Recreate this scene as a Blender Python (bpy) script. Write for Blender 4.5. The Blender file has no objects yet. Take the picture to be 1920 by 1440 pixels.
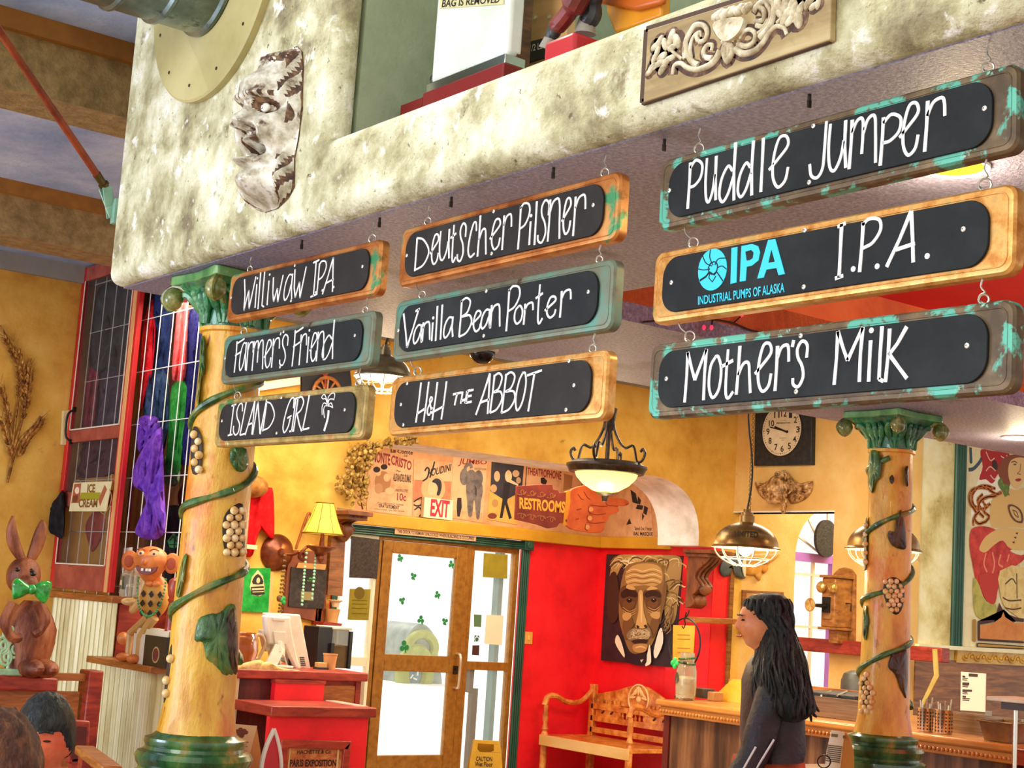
import bpy,bmesh,math,random
from math import sin,cos,pi,radians
from mathutils import Vector,Matrix,noise
random.seed(7)
V = Vector
SC = bpy.context.scene
COL = SC.collection

# ------------------------------------------------------------------ camera
FPX,PITCH,ROLL,YAW,EYE = 2890.11449,0.141343376,0.0668508877,0.921900851,1.55
def _cam_axis(r,fw,u):
    cp,sp = cos(PITCH),sin(PITCH)
    z = fw*cp + u*sp; y = fw*sp - u*cp
    c,s = cos(ROLL),sin(ROLL)
    return V((r*c - y*s,r*s + y*c,z))
AX = _cam_axis(sin(YAW),cos(YAW),0); AY = _cam_axis(-cos(YAW),sin(YAW),0); AZ = _cam_axis(0,0,1)
CAM = V((0,0,EYE))
RIGHT = V((AX.x,AY.x,AZ.x)); DOWN = V((AX.y,AY.y,AZ.y)); FWD = V((AX.z,AY.z,AZ.z))
cd = bpy.data.cameras.new('camera'); cam = bpy.data.objects.new('camera',cd); COL.objects.link(cam)
cd.sensor_width = 36; cd.sensor_fit = 'HORIZONTAL'; cd.lens = FPX/1920*36; cd.clip_start = .05; cd.clip_end = 200
m = Matrix((RIGHT,-DOWN,-FWD)).transposed().to_4x4(); m.translation = CAM; cam.matrix_world = m
SC.camera = cam

# ------------------------------------------------------------------ world, big lights, exposure
w = bpy.data.worlds.new('daylight'); SC.world = w; w.use_nodes = True
nt = w.node_tree; bg = nt.nodes['Background']
bg.inputs['Color'].default_value = (1.0,0.99,0.96,1); bg.inputs['Strength'].default_value = 0.95
SC.view_settings.view_transform = 'Standard'; SC.view_settings.look = 'None'
SC.view_settings.exposure = 0.3; SC.view_settings.gamma = 1; SC.view_settings.use_curve_mapping = False
def area(name,loc,target,sx,sy,power,col):
    d = bpy.data.lights.new(name,'AREA'); d.shape = 'RECTANGLE'; d.size = sx; d.size_y = sy; d.energy = power; d.color = col
    o = bpy.data.objects.new(name,d); COL.objects.link(o); o.location = loc
    o.rotation_euler = (V(target) - V(loc)).to_track_quat('-Z','Y').to_euler(); return o
sd = bpy.data.lights.new('sun','SUN'); sd.energy = 2.2; sd.angle = .02; sd.color = (1,.97,.88)
so = bpy.data.objects.new('sun',sd); COL.objects.link(so); so.rotation_euler = V((.12,-.62,-.78)).to_track_quat('-Z','Y').to_euler()
def point(name,loc,power,col,r=.05):
    d = bpy.data.lights.new(name,'POINT'); d.energy = power; d.color = col; d.shadow_soft_size = r
    o = bpy.data.objects.new(name,d); COL.objects.link(o); o.location = loc; return o
area('front_window_light',(-4.5,2.2,3.6),(2.2,3.0,2.2),3.0,2.2,130,(1,.98,.94))
area('side_cool_fill',(-3.2,6.2,1.3),(3.2,4.6,2.6),2.6,1.6,170,(.64,.75,1))  # added cool fill for the overhang's underside and the ceiling
area('entrance_fill',(7.6,10.0,2.83),(7.6,10.25,0),1.6,.5,22,(1,.9,.72))  # added fill to brighten the posters in the entrance recess
area('tray_fill',(5.2,2.1,2.58),(5.2,2.3,4),2.2,.5,32,(1,.9,.8))  # added fill, out of view, aimed up to brighten the red tray
area('window_room_fill',(11.0,8.35,3.3),(10.9,8.9,0),1.2,.8,45,(1,.9,.66))  # added fill to brighten the wall beyond the clock wall's opening
area('dining_room_light',(4.6,7.6,3.15),(4.9,8.0,0),2.2,1.6,120,(1,.86,.62))
area('kitchen_room_light',(7.6,6.6,3.15),(7.8,7.0,0),1.8,1.2,95,(1,.86,.62))
# ------------------------------------------------------------------ projection helpers: a pixel of the photograph + a plane of the room = a point
def ray(x,y):
    a = V(((x-960)/FPX,(y-720)/FPX,1.0))
    return V((a.dot(AX),a.dot(AY),a.dot(AZ)))
def onX(x,y,X): r = ray(x,y); return CAM + r*(X/r.x)
def onY(x,y,Y): r = ray(x,y); return CAM + r*(Y/r.y)
def onZ(x,y,Z): r = ray(x,y); return CAM + r*((Z-EYE)/r.z)
def atD(x,y,d): return CAM + ray(x,y)*d
class FX:      # wall plane X = c, facing the camera side (-X)
    def __init__(s,c): s.c = c; s.N = V((-1,0,0)); s.U = V((0,-1,0)); s.W = V((0,0,1))
    def P(s,x,y,off=0): return onX(x,y,s.c-off)
class FY:      # wall plane Y = c, facing -Y
    def __init__(s,c): s.c = c; s.N = V((0,-1,0)); s.U = V((1,0,0)); s.W = V((0,0,1))
    def P(s,x,y,off=0): return onY(x,y,s.c-off)
class FP:      # any upright plane through a point, facing N
    def __init__(s,p,N): s.p = V(p); s.N = V(N).normalized(); s.W = V((0,0,1)); s.U = s.W.cross(s.N).normalized()
    def P(s,x,y,off=0):
        r = ray(x,y); t = ((s.p + s.N*off) - CAM).dot(s.N)/r.dot(s.N); return CAM + r*t

# ------------------------------------------------------------------ materials
def lin(h):
    h = h.lstrip('#'); c = [int(h[i:i+2],16)/255 for i in (0,2,4)]
    return tuple((x/12.92 if x <= .04045 else ((x+.055)/1.055)**2.4) for x in c) + (1,)
MATS = {}
def M(name,cols,scale=6,stretch=(1,1,1),detail=6,rough=.6,metal=0,bump=0,bscale=None,lo=.35,hi=.65,dist=0,emis=0,trans=0,alpha=1,spec=.5,spots=None,coat=0,bstretch=None):
    if name in MATS: return MATS[name]
    if isinstance(cols,str): cols = [cols]
    m = bpy.data.materials.new(name); m.use_nodes = True; nt = m.node_tree; N = nt.nodes; L = nt.links
    b = N['Principled BSDF']; b.inputs['Roughness'].default_value = rough; b.inputs['Metallic'].default_value = metal
    b.inputs['Specular IOR Level'].default_value = spec; b.inputs['Coat Weight'].default_value = coat
    tc = N.new('ShaderNodeTexCoord')
    def noise_(sc,st,de=detail,di=dist):
        mp = N.new('ShaderNodeMapping'); mp.inputs['Scale'].default_value = st; L.new(tc.outputs['Object'],mp.inputs['Vector'])
        n = N.new('ShaderNodeTexNoise'); n.inputs['Scale'].default_value = sc; n.inputs['Detail'].default_value = de; n.inputs['Distortion'].default_value = di
        n.inputs['Roughness'].default_value = .62
        L.new(mp.outputs[0],n.inputs['Vector']); return n.outputs['Fac']
    b.inputs['Base Color'].default_value = lin(cols[0])
    out = None
    if len(cols) > 1:
        f = noise_(scale,stretch); r = N.new('ShaderNodeValToRGB'); L.new(f,r.inputs[0]); e = r.color_ramp.elements
        while len(e) < len(cols): e.new(.5)
        for i,c in enumerate(cols):
            e[i].position = lo + (hi-lo)*i/(len(cols)-1); e[i].color = lin(c)
        out = r.outputs[0]
    if spots:                                   # (colour, scale, threshold, softness)
        for c,sc,th,so in spots:
            f = noise_(sc,stretch,8,.3); r = N.new('ShaderNodeValToRGB'); L.new(f,r.inputs[0]); e = r.color_ramp.elements
            e[0].position = th; e[1].position = min(1,th+so); e[0].color = (0,0,0,1); e[1].color = (1,1,1,1)
            mx = N.new('ShaderNodeMix'); mx.data_type = 'RGBA'; L.new(r.outputs[0],mx.inputs['Factor'])
            if out: L.new(out,mx.inputs['A'])
            else: mx.inputs['A'].default_value = lin(cols[0])
            mx.inputs['B'].default_value = lin(c); out = mx.outputs['Result']
    if out: L.new(out,b.inputs['Base Color'])
    if bump:
        f = noise_(bscale or scale*3,bstretch or stretch,8,0); bp = N.new('ShaderNodeBump'); bp.inputs['Strength'].default_value = bump; bp.inputs['Distance'].default_value = .02
        L.new(f,bp.inputs['Height']); L.new(bp.outputs[0],b.inputs['Normal'])
    if emis: b.inputs['Emission Color'].default_value = lin(cols[0]); b.inputs['Emission Strength'].default_value = emis
    if trans: b.inputs['Transmission Weight'].default_value = trans; b.inputs['IOR'].default_value = 1.35
    if alpha < 1: b.inputs['Alpha'].default_value = alpha
    MATS[name] = m; return m
def flat(h,rough=.7,**k): return M('paint_'+h.lstrip('#')+('_%g' % rough),h,rough=rough,**k)

# ------------------------------------------------------------------ mesh builder
def smooth_path(pts,n=6,closed=False):
    pts = [V(p) for p in pts]
    if len(pts) < 3: return pts
    out = []; L = len(pts); rng = L if closed else L-1
    for i in range(rng):
        p1 = pts[i]; p2 = pts[(i+1) % L]
        p0 = pts[(i-1) % L] if (closed or i > 0) else p1*2-p2
        p3 = pts[(i+2) % L] if (closed or i+2 < L) else p2*2-p1
        for k in range(n):
            t = k/n; out.append(.5*((2*p1)+(p2-p0)*t+(2*p0-5*p1+4*p2-p3)*t*t+(3*p1-p0-3*p2+p3)*t**3))
    if not closed: out.append(pts[-1])
    return out
def rotz(a): return Matrix.Rotation(a,3,'Z')
def align(d):   # 3x3 whose z axis is d
    return V(d).to_track_quat('Z','Y').to_matrix()
class B:
    def __init__(s): s.v = []; s.f = []; s.m = []; s.cur = 0; s.mats = []
    def use(s,mat):
        if mat not in s.mats: s.mats.append(mat)
        s.cur = s.mats.index(mat); return s
    def add(s,vs,fs):
        o = len(s.v); s.v += [V(v) for v in vs]; s.f += [[i+o for i in f] for f in fs]; s.m += [s.cur]*len(fs); return s
    def bx(s,lo,hi):
        x0,y0,z0 = [min(a,b) for a,b in zip(lo,hi)]; x1,y1,z1 = [max(a,b) for a,b in zip(lo,hi)]
        return s.add([(x0,y0,z0),(x1,y0,z0),(x1,y1,z0),(x0,y1,z0),(x0,y0,z1),(x1,y0,z1),(x1,y1,z1),(x0,y1,z1)],
                     [(3,2,1,0),(4,5,6,7),(0,1,5,4),(1,2,6,5),(2,3,7,6),(3,0,4,7)])
    def box(s,c,size,R=None):
        R = R or Matrix.Identity(3); c = V(c); h = V(size)/2
        vs = [c + R @ V((sx*h.x,sy*h.y,sz*h.z)) for sz in (-1,1) for sx,sy in ((-1,-1),(1,-1),(1,1),(-1,1))]
        return s.add(vs,[(3,2,1,0),(4,5,6,7),(0,1,5,4),(1,2,6,5),(2,3,7,6),(3,0,4,7)])
    def beam(s,a,b,w,h,up=(0,0,1)):      # straight bar between two points
        a = V(a); b = V(b); d = (b-a).normalized(); u = V(up); r = d.cross(u)
        if r.length < 1e-4: r = d.cross(V((1,0,0)))
        r.normalize(); u = r.cross(d).normalized(); vs = []
        for p in (a,b):
            for sx,sy in ((-1,-1),(1,-1),(1,1),(-1,1)): vs.append(p + r*sx*w/2 + u*sy*h/2)
        return s.add(vs,[(3,2,1,0),(4,5,6,7),(0,1,5,4),(1,2,6,5),(2,3,7,6),(3,0,4,7)])
    def prism(s,pts,ext,side=None):
        pts = [V(p) for p in pts]; n = len(pts); ext = V(ext); o = s.cur
        s.add(pts + [p+ext for p in pts],[list(range(n)),list(range(2*n-1,n-1,-1))])
        if side: s.use(side)
        k = len(s.v)-2*n
        s.f += [[k+i,k+n+i,k+n+(i+1) % n,k+(i+1) % n] for i in range(n)]; s.m += [s.cur]*n; s.cur = o; return s
    def poly(s,pts): return s.add(pts,[list(range(len(pts)))])
    def pp(s,fr,px,off=0,th=.01,sm=0,side=None):   # prism from a pixel outline on a plane
        P = [fr.P(x,y,off+th) for x,y in px]
        if sm: P = smooth_path(P,sm,True)
        return s.prism(P,-fr.N*th,side)
    def disc(s,c,N,r,n=20,th=.004,ry=None,U=None):
        c = V(c); R = align(N); ry = ry or r
        pts = [c + V(N).normalized()*th + R @ V((r*cos(2*pi*i/n),ry*sin(2*pi*i/n),0)) for i in range(n)]
        return s.prism(pts,-V(N).normalized()*th)
    def tube(s,pts,r,n=8,closed=False,flatten=None):
        pts = [V(p) for p in pts]; L = len(pts)
        rs = r if isinstance(r,(list,tuple)) else [r]*L
        if len(rs) != L: rs = [rs[min(len(rs)-1,int(i*(len(rs)-1)/(L-1)))] + 0 for i in range(L)]
        vs = []; prev = None
        for i,p in enumerate(pts):
            if closed: d = pts[(i+1) % L]-pts[i-1]
            else: d = pts[min(i+1,L-1)]-pts[max(i-1,0)]
            if d.length < 1e-9: d = V((0,0,1))
            d.normalize()
            if prev is None:
                a = V((0,0,1)) if abs(d.z) < .9 else V((1,0,0)); u = d.cross(a).normalized()
            else:
                u = prev - d*prev.dot(d)
                u = u.normalized() if u.length > 1e-6 else d.orthogonal().normalized()
            prev = u; w = d.cross(u)
            for k in range(n): a = 2*pi*k/n; vs.append(p + (u*cos(a)+w*sin(a))*rs[i])
        fs = []
        for i in range(L if closed else L-1):
            j = (i+1) % L
            for k in range(n): fs.append((i*n+k,i*n+(k+1) % n,j*n+(k+1) % n,j*n+k))
        if not closed: fs += [list(range(n-1,-1,-1)),[(L-1)*n+k for k in range(n)]]
        return s.add(vs,fs)
    def lathe(s,prof,c,n=28,R=None,fn=None):
        R = R or Matrix.Identity(3); c = V(c); vs = []; L = len(prof)
        for i,(r,z) in enumerate(prof):
            for k in range(n):
                a = 2*pi*k/n; rr = fn(r,z,a) if fn else r; vs.append(c + R @ V((rr*cos(a),rr*sin(a),z)))
        fs = [(i*n+k,i*n+(k+1) % n,(i+1)*n+(k+1) % n,(i+1)*n+k) for i in range(L-1) for k in range(n)]
        fs += [list(range(n-1,-1,-1)),[(L-1)*n+k for k in range(n)]]
        return s.add(vs,fs)
    def ell(s,c,r,R=None,nu=14,nv=9,fn=None):
        R = R or Matrix.Identity(3); c = V(c); r = V(r) if not isinstance(r,(int,float)) else V((r,r,r)); vs = []
        vs.append(V((0,0,-1)))
        for j in range(1,nv):
            t = -pi/2 + pi*j/nv
            for i in range(nu): a = 2*pi*i/nu; vs.append(V((cos(t)*cos(a),cos(t)*sin(a),sin(t))))
        vs.append(V((0,0,1)))
        vs = [c + R @ (V((p.x*r.x,p.y*r.y,p.z*r.z)) if not fn else fn(p)) for p in vs]
        fs = [(0,1+(i+1) % nu,1+i) for i in range(nu)]
        for j in range(nv-2):
            for i in range(nu): a = 1+j*nu; fs.append((a+i,a+(i+1) % nu,a+nu+(i+1) % nu,a+nu+i))
        a = 1+(nv-2)*nu; fs += [(a+i,a+(i+1) % nu,len(vs)-1) for i in range(nu)]
        return s.add(vs,fs)
    def grid(s,fn,nu,nv,cu=False):
        vs = [V(fn(i/(nu if cu else nu-1),j/(nv-1))) for j in range(nv) for i in range(nu)]
        fs = [(j*nu+i,j*nu+(i+1) % nu,(j+1)*nu+(i+1) % nu,(j+1)*nu+i) for j in range(nv-1) for i in range(nu if cu else nu-1)]
        return s.add(vs,fs)
    def torus(s,c,R_,r,N=(0,0,1),n=24,k=8,ry=None):
        A = align(N); c = V(c); ry = ry or R_
        return s.tube([c + A @ V((R_*cos(2*pi*i/n),ry*sin(2*pi*i/n),0)) for i in range(n)],r,k,True)
    def ribbon(s,pts,N,w,th=.0015):        # a flat brush stroke lying on a surface
        pts = [V(p) for p in pts]; N = V(N).normalized(); L = len(pts); ws = w if isinstance(w,list) else [w]*L
        top = []
        for i,p in enumerate(pts):
            d = (pts[min(i+1,L-1)]-pts[max(i-1,0)]); d = d.normalized() if d.length > 1e-9 else V((0,0,1))
            r = d.cross(N).normalized(); top += [p + r*ws[i]/2 + N*th,p - r*ws[i]/2 + N*th,p + r*ws[i]/2,p - r*ws[i]/2]
        fs = []
        for i in range(L-1):
            a = i*4; b = a+4; fs += [(a,a+1,b+1,b),(a,b,b+2,a+2),(a+1,a+3,b+3,b+1)]
        fs += [(0,2,3,1),(a+4,a+5,a+7,a+6)]
        return s.add(top,fs)
    def stroke(s,fr,px,w,off=0,sm=5,th=.0015,taper=False):
        P = [fr.P(x,y,off) for x,y in px]
        if sm and len(P) > 2: P = smooth_path(P,sm)
        ww = [w]*len(P)
        if taper: ww = [w*(.25+.75*sin(pi*min(1,max(0,i/(len(P)-1)*.8+.1)))) for i in range(len(P))]
        return s.ribbon(P,fr.N,ww,th)
    def text(s,txt,fr,quad,off=.001,bold=0):  # quad: pixel corners BL, BR, TR, TL of the text's box
        vs,fs = text2d(txt,bold); A,Bq,C,D = [V(q) for q in quad]
        P = []
        for u,v in vs:
            p = (A*(1-u)+Bq*u)*(1-v) + (D*(1-u)+C*u)*v; P.append(fr.P(p.x,p.y,off))
        return s.add(P,fs)
    def make(s,name,mat=None,parent=None,loc=None,sharp=35,bevel=0,seg=2,rec=True,solid=0):
        if mat is not None and not s.mats: s.mats = mat if isinstance(mat,list) else [mat]
        me = bpy.data.meshes.new(name)
        if parent is not None: base = V(parent['_w'])
        elif loc is not None: base = V(loc)
        else:
            xs = [v.x for v in s.v]; ys = [v.y for v in s.v]; zs = [v.z for v in s.v]
            base = V(((min(xs)+max(xs))/2,(min(ys)+max(ys))/2,min(zs)))
        me.from_pydata([tuple(v-base) for v in s.v],[],s.f); me.update()
        for m_ in s.mats: me.materials.append(m_)
        for p,i in zip(me.polygons,s.m): p.material_index = i; p.use_smooth = True
        if rec:
            bm = bmesh.new(); bm.from_mesh(me); bmesh.ops.recalc_face_normals(bm,faces=bm.faces); bm.to_mesh(me); bm.free()
        me.set_sharp_from_angle(angle=radians(sharp))
        o = bpy.data.objects.new(name,me); COL.objects.link(o)
        if parent is not None: o.parent = parent
        else: o.location = base
        o['_w'] = tuple(base)
        if bevel:
            md = o.modifiers.new('bevel','BEVEL'); md.width = bevel; md.segments = seg; md.limit_method = 'ANGLE'; md.angle_limit = radians(40)
        if solid:
            md = o.modifiers.new('solid','SOLIDIFY'); md.thickness = solid
        return o
_T = {}
def text2d(txt,bold=0):
    key = (txt,bold)
    if key in _T: return _T[key]
    c = bpy.data.curves.new('t','FONT'); c.body = txt; c.size = 1; c.offset = bold; c.resolution_u = 3
    o = bpy.data.objects.new('t',c); COL.objects.link(o); bpy.context.view_layer.update()
    me = bpy.data.meshes.new_from_object(o.evaluated_get(bpy.context.evaluated_depsgraph_get()))
    bpy.data.objects.remove(o); bpy.data.curves.remove(c)
    vs = [(v.co.x,v.co.y) for v in me.vertices]; fs = [list(p.vertices) for p in me.polygons]; bpy.data.meshes.remove(me)
    x0 = min(v[0] for v in vs); x1 = max(v[0] for v in vs); y0 = min(v[1] for v in vs); y1 = max(v[1] for v in vs)
    vs = [((x-x0)/(x1-x0),(y-y0)/(y1-y0)) for x,y in vs]; _T[key] = (vs,fs); return vs,fs

# ------------------------------------------------------------------ scene tree helpers
def tag(o,label,cat,group=None):
    o['label'] = label; o['category'] = cat
    if group: o['group'] = group
    return o
def thing(name,loc,label,cat,group=None):
    o = bpy.data.objects.new(name,None); COL.objects.link(o); o.location = loc; o['_w'] = tuple(loc); o.empty_display_size = .05
    return tag(o,label,cat,group)
def struct(o): o['kind'] = 'structure'; return o
def dup(o,move,parent=None):
    c = o.copy(); COL.objects.link(c); mv = V(move)
    if parent is None: c.location = o.location + mv
    else: c.parent = parent
    c['_w'] = tuple(V(o['_w']) + mv)
    for k in list(o.children): dup(k,move,c)
    return c
def along(a,b,t): return V(a)*(1-t)+V(b)*t
# ------------------------------------------------------------------ the setting
XF,ZU,XS = 1.945,2.5,2.03           # front of the overhang, its underside, the plane the signs hang in
YO,YD,XE,XCL,YM,ZC = 9.271,10.75,9.29,9.485,7.45,3.47
m_plaster = M('mottled_plaster',['#857a5c','#b8b288','#dcdab6','#f4f2de'],scale=6.5,detail=14,lo=.33,hi=.66,rough=.75,bump=.75,bscale=30,dist=.1,
              spots=[('#8a8058',9,.6,.1),('#fbfbf0',14,.58,.08),('#6a5f40',40,.64,.06),('#a89878',70,.62,.08)])
m_under = M('rough_stucco',['#8f8ab0','#b0aacc','#d0cae2'],scale=90,detail=9,rough=.5,bump=1,bscale=150,spots=[('#6a5a58',3,.56,.2)])
m_orange = M('ochre_plaster',['#c48a2c','#d8a03c','#e4b04c','#ecc05e'],scale=2.2,detail=9,rough=.8,bump=.25,bscale=18,dist=.1,spots=[('#8a5a20',5,.66,.1)])
m_yellow = M('yellow_plaster',['#c98f2c','#dba93a','#e2b44a','#d39a3c'],scale=2,detail=9,rough=.8,bump=.2,bscale=18,dist=.1,spots=[('#a06c28',4,.66,.1)])
m_tan = M('tan_plaster',['#d8a758','#e0b468','#e9c680'],scale=2,detail=9,rough=.8,bump=.2,bscale=18,spots=[('#b0803c',4,.66,.12)])
m_pale = M('pale_plaster',['#b79f5e','#d8c88a','#ebe0ae','#f2ecc6'],scale=2.6,detail=9,rough=.8,bump=.2,bscale=18,dist=.1,spots=[('#8a7436',6,.66,.1)])
m_white = M('white_plaster',['#dcd8ce','#f0eee8','#ffffff'],scale=6,rough=.7,bump=.35,bscale=22)
m_red = M('red_wall_paint',['#d80f1c','#ec1522','#f21d28'],scale=3,rough=.45,bump=.1,bscale=40,spots=[('#ff5a58',22,.72,.06)])
m_ceil = M('textured_ceiling_paint',['#86a0cc','#a4bade','#c4d4ee'],scale=2,rough=.5,bump=.5,bscale=7,spots=[('#e4ecf6',9,.68,.05)])
m_beam = M('burlap_brown_beam',['#7d673c','#94794a','#a78b5a'],scale=18,stretch=(1,1,1),rough=.85,bump=.4,bscale=60)
m_green = M('dark_green_trim',['#12352a','#1c4a38','#235a44'],scale=8,stretch=(1,1,.2),rough=.45)
m_bronze = M('bronze_anodised',['#8a5a18','#9c6820','#a87428'],scale=20,rough=.4,metal=.35)
m_floor = M('floor_tile',['#a08464','#b09474'],scale=2,rough=.35)
m_wood = M('oak_wood',['#6d3f1c','#8a5426','#a56a34'],scale=3,stretch=(1,1,8),rough=.45,dist=1)
m_redwood = M('stained_red_wood',['#7c2216','#9a3020','#b04228'],scale=3,stretch=(2,2,9),rough=.4,dist=1)
m_woodh = M('oak_wood_flat',['#8a4c20','#a8622c','#bf7a3c'],scale=3,stretch=(2,2,12),rough=.4,dist=1)

def S(b,name,mat=None,**k): return struct(b.make(name,mat,**k))
S(B().bx((-6,-6,-.1),(16,10.9,0)),'floor',m_floor)
S(B().bx((-30,10.9,-.14),(60,80,-.02)),'ground',M('snowy_lot',['#efece0','#fbfaf4'],scale=.4,rough=.8))
# overhang: a plaster front with an opening above the ledge, and a soffit with a painted tray let into it
b = B().use(m_plaster).bx((XF,3.43,ZU),(2.03,4.82,5.2)).bx((2.0,3.46,ZU),(2.36,4.82,5.2)).bx((XF+.001,-1.5,ZU),(2.30,3.50,2.728)); S(b,'wall_overhang',bevel=.04,seg=4)
TX,TY = 2.99,3.76                      # tray corner
S(B().bx((XF+.05,-1.5,ZU-.003),(TX,4.79,2.66)).bx((TX,TY,ZU-.003),(8.8,4.79,2.66)),'ceiling_soffit',m_under)
mo = M('orange_tray_paint',['#c9531c','#e06a26','#ea7a30'],scale=3,rough=.7); mr = M('red_tray_paint',['#d9141c','#ee1c22'],scale=3,rough=.6)
b = B().use(mo).bx((TX-.05,TY,2.56),(8.8,TY+.06,2.81)).use(mr).bx((TX-.05,-1.5,2.80),(8.8,TY+.06,2.86)).use(mo).bx((TX-.06,-1.5,2.66),(TX,TY,2.86))
S(b,'ceiling_tray')
S(B().bx((2.9,-1.5,2.86),(8.8,4.79,2.9)).bx((2.28,-1.5,2.66),(2.9,4.79,2.7)),'floor_mezzanine',flat('#8c8f84'))
m_sage = M('sage_wall_paint',['#8f9b7c','#9aa688'],scale=12,rough=.8,bump=.15,bscale=60)
S(B().bx((3.05,-1.5,2.86),(3.12,4.79,5.2)),'wall_mezzanine',m_sage)
S(B().bx((2.031,3.435,2.7),(3.05,3.5,5.2)),'wall_pier_return',m_sage)
# half wall carrying the carved columns
S(B().bx((1.99,3.9,0),(2.95,4.72,.93)),'wall_half_left',m_wood)
S(B().bx((5.0,4.0,0),(5.72,4.75,.93)),'wall_half_right',m_wood)
# far ceiling and its beams
S(B().bx((-3,4.83,ZC),(12.5,10.9,ZC+.1)),'ceiling',m_ceil)
for i,(y0,y1) in enumerate(((5.2,5.46),(7.53,7.82))):
    S(B().bx((-3,y0,3.2),(12.5,y1,ZC)),'ceiling_beam',m_beam)
    S(B().bx((-3,y0-.035,3.40),(12.5,y0,ZC)),'trim_%d' % (10+i),M('beam_cap',['#8e5a1a','#a56c22'],scale=9,rough=.6))
S(B().bx((-3,YO-.04,3.36),(9.4,YO,ZC)),'trim_1',M('grey_cornice',['#8d8a80','#a09c90'],scale=4))
# ochre wall with the wide arched opening of the entrance
def arch_right():
    pts = [(XE-.02,0),(XE-.02,2.13),(9.09,2.13)]
    c = (9.09-.62,2.66-.52)
    for i in range(1,12): a = (i/12)*pi/2; pts.append((c[0]+.62*cos(a)**.8,c[1]+.52*sin(a)**.8))
    return pts
R_ = arch_right(); Ltop = []
for x,z in reversed(R_[2:]): Ltop.append((6.02-(x-(9.09-.62))*.9+(.62-.62),z))
shift = 5.72
Ltop = [(5.72+.55-(x-(9.09-.62))/.62*.55,z) for x,z in reversed(R_[2:])]
out = [(-3,0),(5.58,0),(5.58,2.13)] + list(reversed(Ltop)) + list(reversed(R_)) + [(XE+.15,0),(XE+.15,ZC),(-3,ZC)]
b = B().use(m_yellow)
out = [(-3,0),(5.58,0),(5.58,2.13),(5.72,2.13)] + [p for p in reversed(Ltop[:-1])][:-1] + list(reversed(R_[3:])) + [(9.09,2.13),(XE-.02,2.13),(XE-.02,0),(9.62,0),(9.62,ZC),(-3,ZC)]
b.use(m_orange).prism([(x,YO,z) for x,z in out],(0,.5,0),side=m_white)
S(b,'wall_back')
# entrance recess
b = B().use(m_red).bx((8.46,YD,0),(XE+.1,YD+.12,2.12)).bx((XE,YO+.5,0),(XE+.12,YD+.1,2.12)).bx((XE-.025,YO-.004,0),(XE+.06,YO+.51,2.128)) \
    .bx((4.5,YD,0),(6.5,YD+.12,2.12))
S(b,'wall_entrance')
m_paper = M('aged_poster_paper',['#c48a5a','#d09a6a','#d9a878'],scale=5,rough=.8)
b = B().use(m_paper).bx((4.5,YD,2.12),(XE+.1,YD+.12,3.0)).bx((XE,YO+.5,2.12),(XE+.12,YD+.1,3.0)); S(b,'wall_poster_band')
S(B().bx((4.5,YO+.5,2.86),(XE+.1,YD,2.95)),'ceiling_entrance',m_white)
b = B().bx((4.5,YD-.05,2.105),(XE,YD,2.21)).bx((XE-.05,YO+.5,2.105),(XE,YD-.05,2.21)); S(b,'trim_2',M('mustard_trim',['#c58f1e','#d6a22a'],scale=4,rough=.5),bevel=.008)
# red strip at the arch foot, its dark corner trim
S(B().bx((XE-.02,YO-.012,0),(9.46,YO,2.1)),'wall_red_strip',m_red)
S(B().bx((9.455,YO-.03,0),(9.5,YO,2.1)),'trim_3',m_wood)
# clock wall with its wide opening, and the far room seen through it
XW = 12.2
o_y0,o_y1,o_z0,o_z1 = 8.165,9.24,1.05,2.44
b = B().use(m_tan).bx((XCL,YM-.01,0),(XCL+.15,o_y0,ZC)).bx((XCL,o_y0,o_z1),(XCL+.15,YO,ZC)).bx((XCL,o_y0,0),(XCL+.15,YO,o_z0)); S(b,'wall_clock')
S(B().bx((XCL-.004,o_y0,o_z1),(XCL+.15,YO,o_z1+.012)),'trim_4',m_white)
S(B().bx((XCL+.02,YM,0),(15,YM+.12,ZC)),'wall_mural',m_pale)
# green fluted post on the mural wall
fm = FY(YM)
def green_post(x,z0,z1,w=.075,y=YM,n=4,hor=False):
    b = B()
    for i in range(n):
        a = x - w/2 + w*i/n
        if hor: b.tube([(z0,y-.012,a+w/n/2),(z1,y-.012,a+w/n/2)],w/n*.5,8)
        else: b.tube([(a+w/n/2,y-.012,z0),(a+w/n/2,y-.012,z1)],w/n*.5,8)
    if hor: b.bx((z0,y-.012,x-w/2),(z1,y,x+w/2))
    else: b.bx((x-w/2,y-.012,z0),(x+w/2,y,z1))
    return b
px_ = fm.P(1796,1000).x
S(green_post(px_,1.44,ZC,.13),'trim_5',m_green)
# outer wall beyond the opening, with its arched window
fy = FY(YO)
xl = fy.P(1489,1100).x; xr = fy.P(1566,1050).x + .42; xc = (xl+xr)/2; rad = (xr-xl)/2
zs = fy.P(1489,1040).z; zt = fy.P(1545,962).z+.05; zb = fy.P(1520,1300).z-.1
arc = [V((xr-rad+rad*cos(pi*i/20),YO,zs+(zt-zs)*sin(pi*i/20))) for i in range(21)]
b = B().use(m_tan)
b.prism([(9.62,YO,0),(xl,YO,0)] + [p for p in reversed(arc)][:11] + [(xc,YO,ZC),(9.62,YO,ZC)],(0,.12,0))
b.prism([(12.6,YO,0),(12.6,YO,ZC),(xc,YO,ZC)] + [p for p in reversed(arc)][10:] + [(xr,YO,0)],(0,.12,0))
b.bx((xl,YO,0),(xr,YO+.12,zb)); S(b,'wall_far')
S(B().bx((12.5,YM,0),(12.6,YO,ZC)),'wall_right',m_tan)
wf = B(); mp = M('lilac_window_frame',['#b072d8','#c088e0'],scale=2,rough=.5); mw = flat('#efe8d2'); yy = YO+.06
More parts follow.
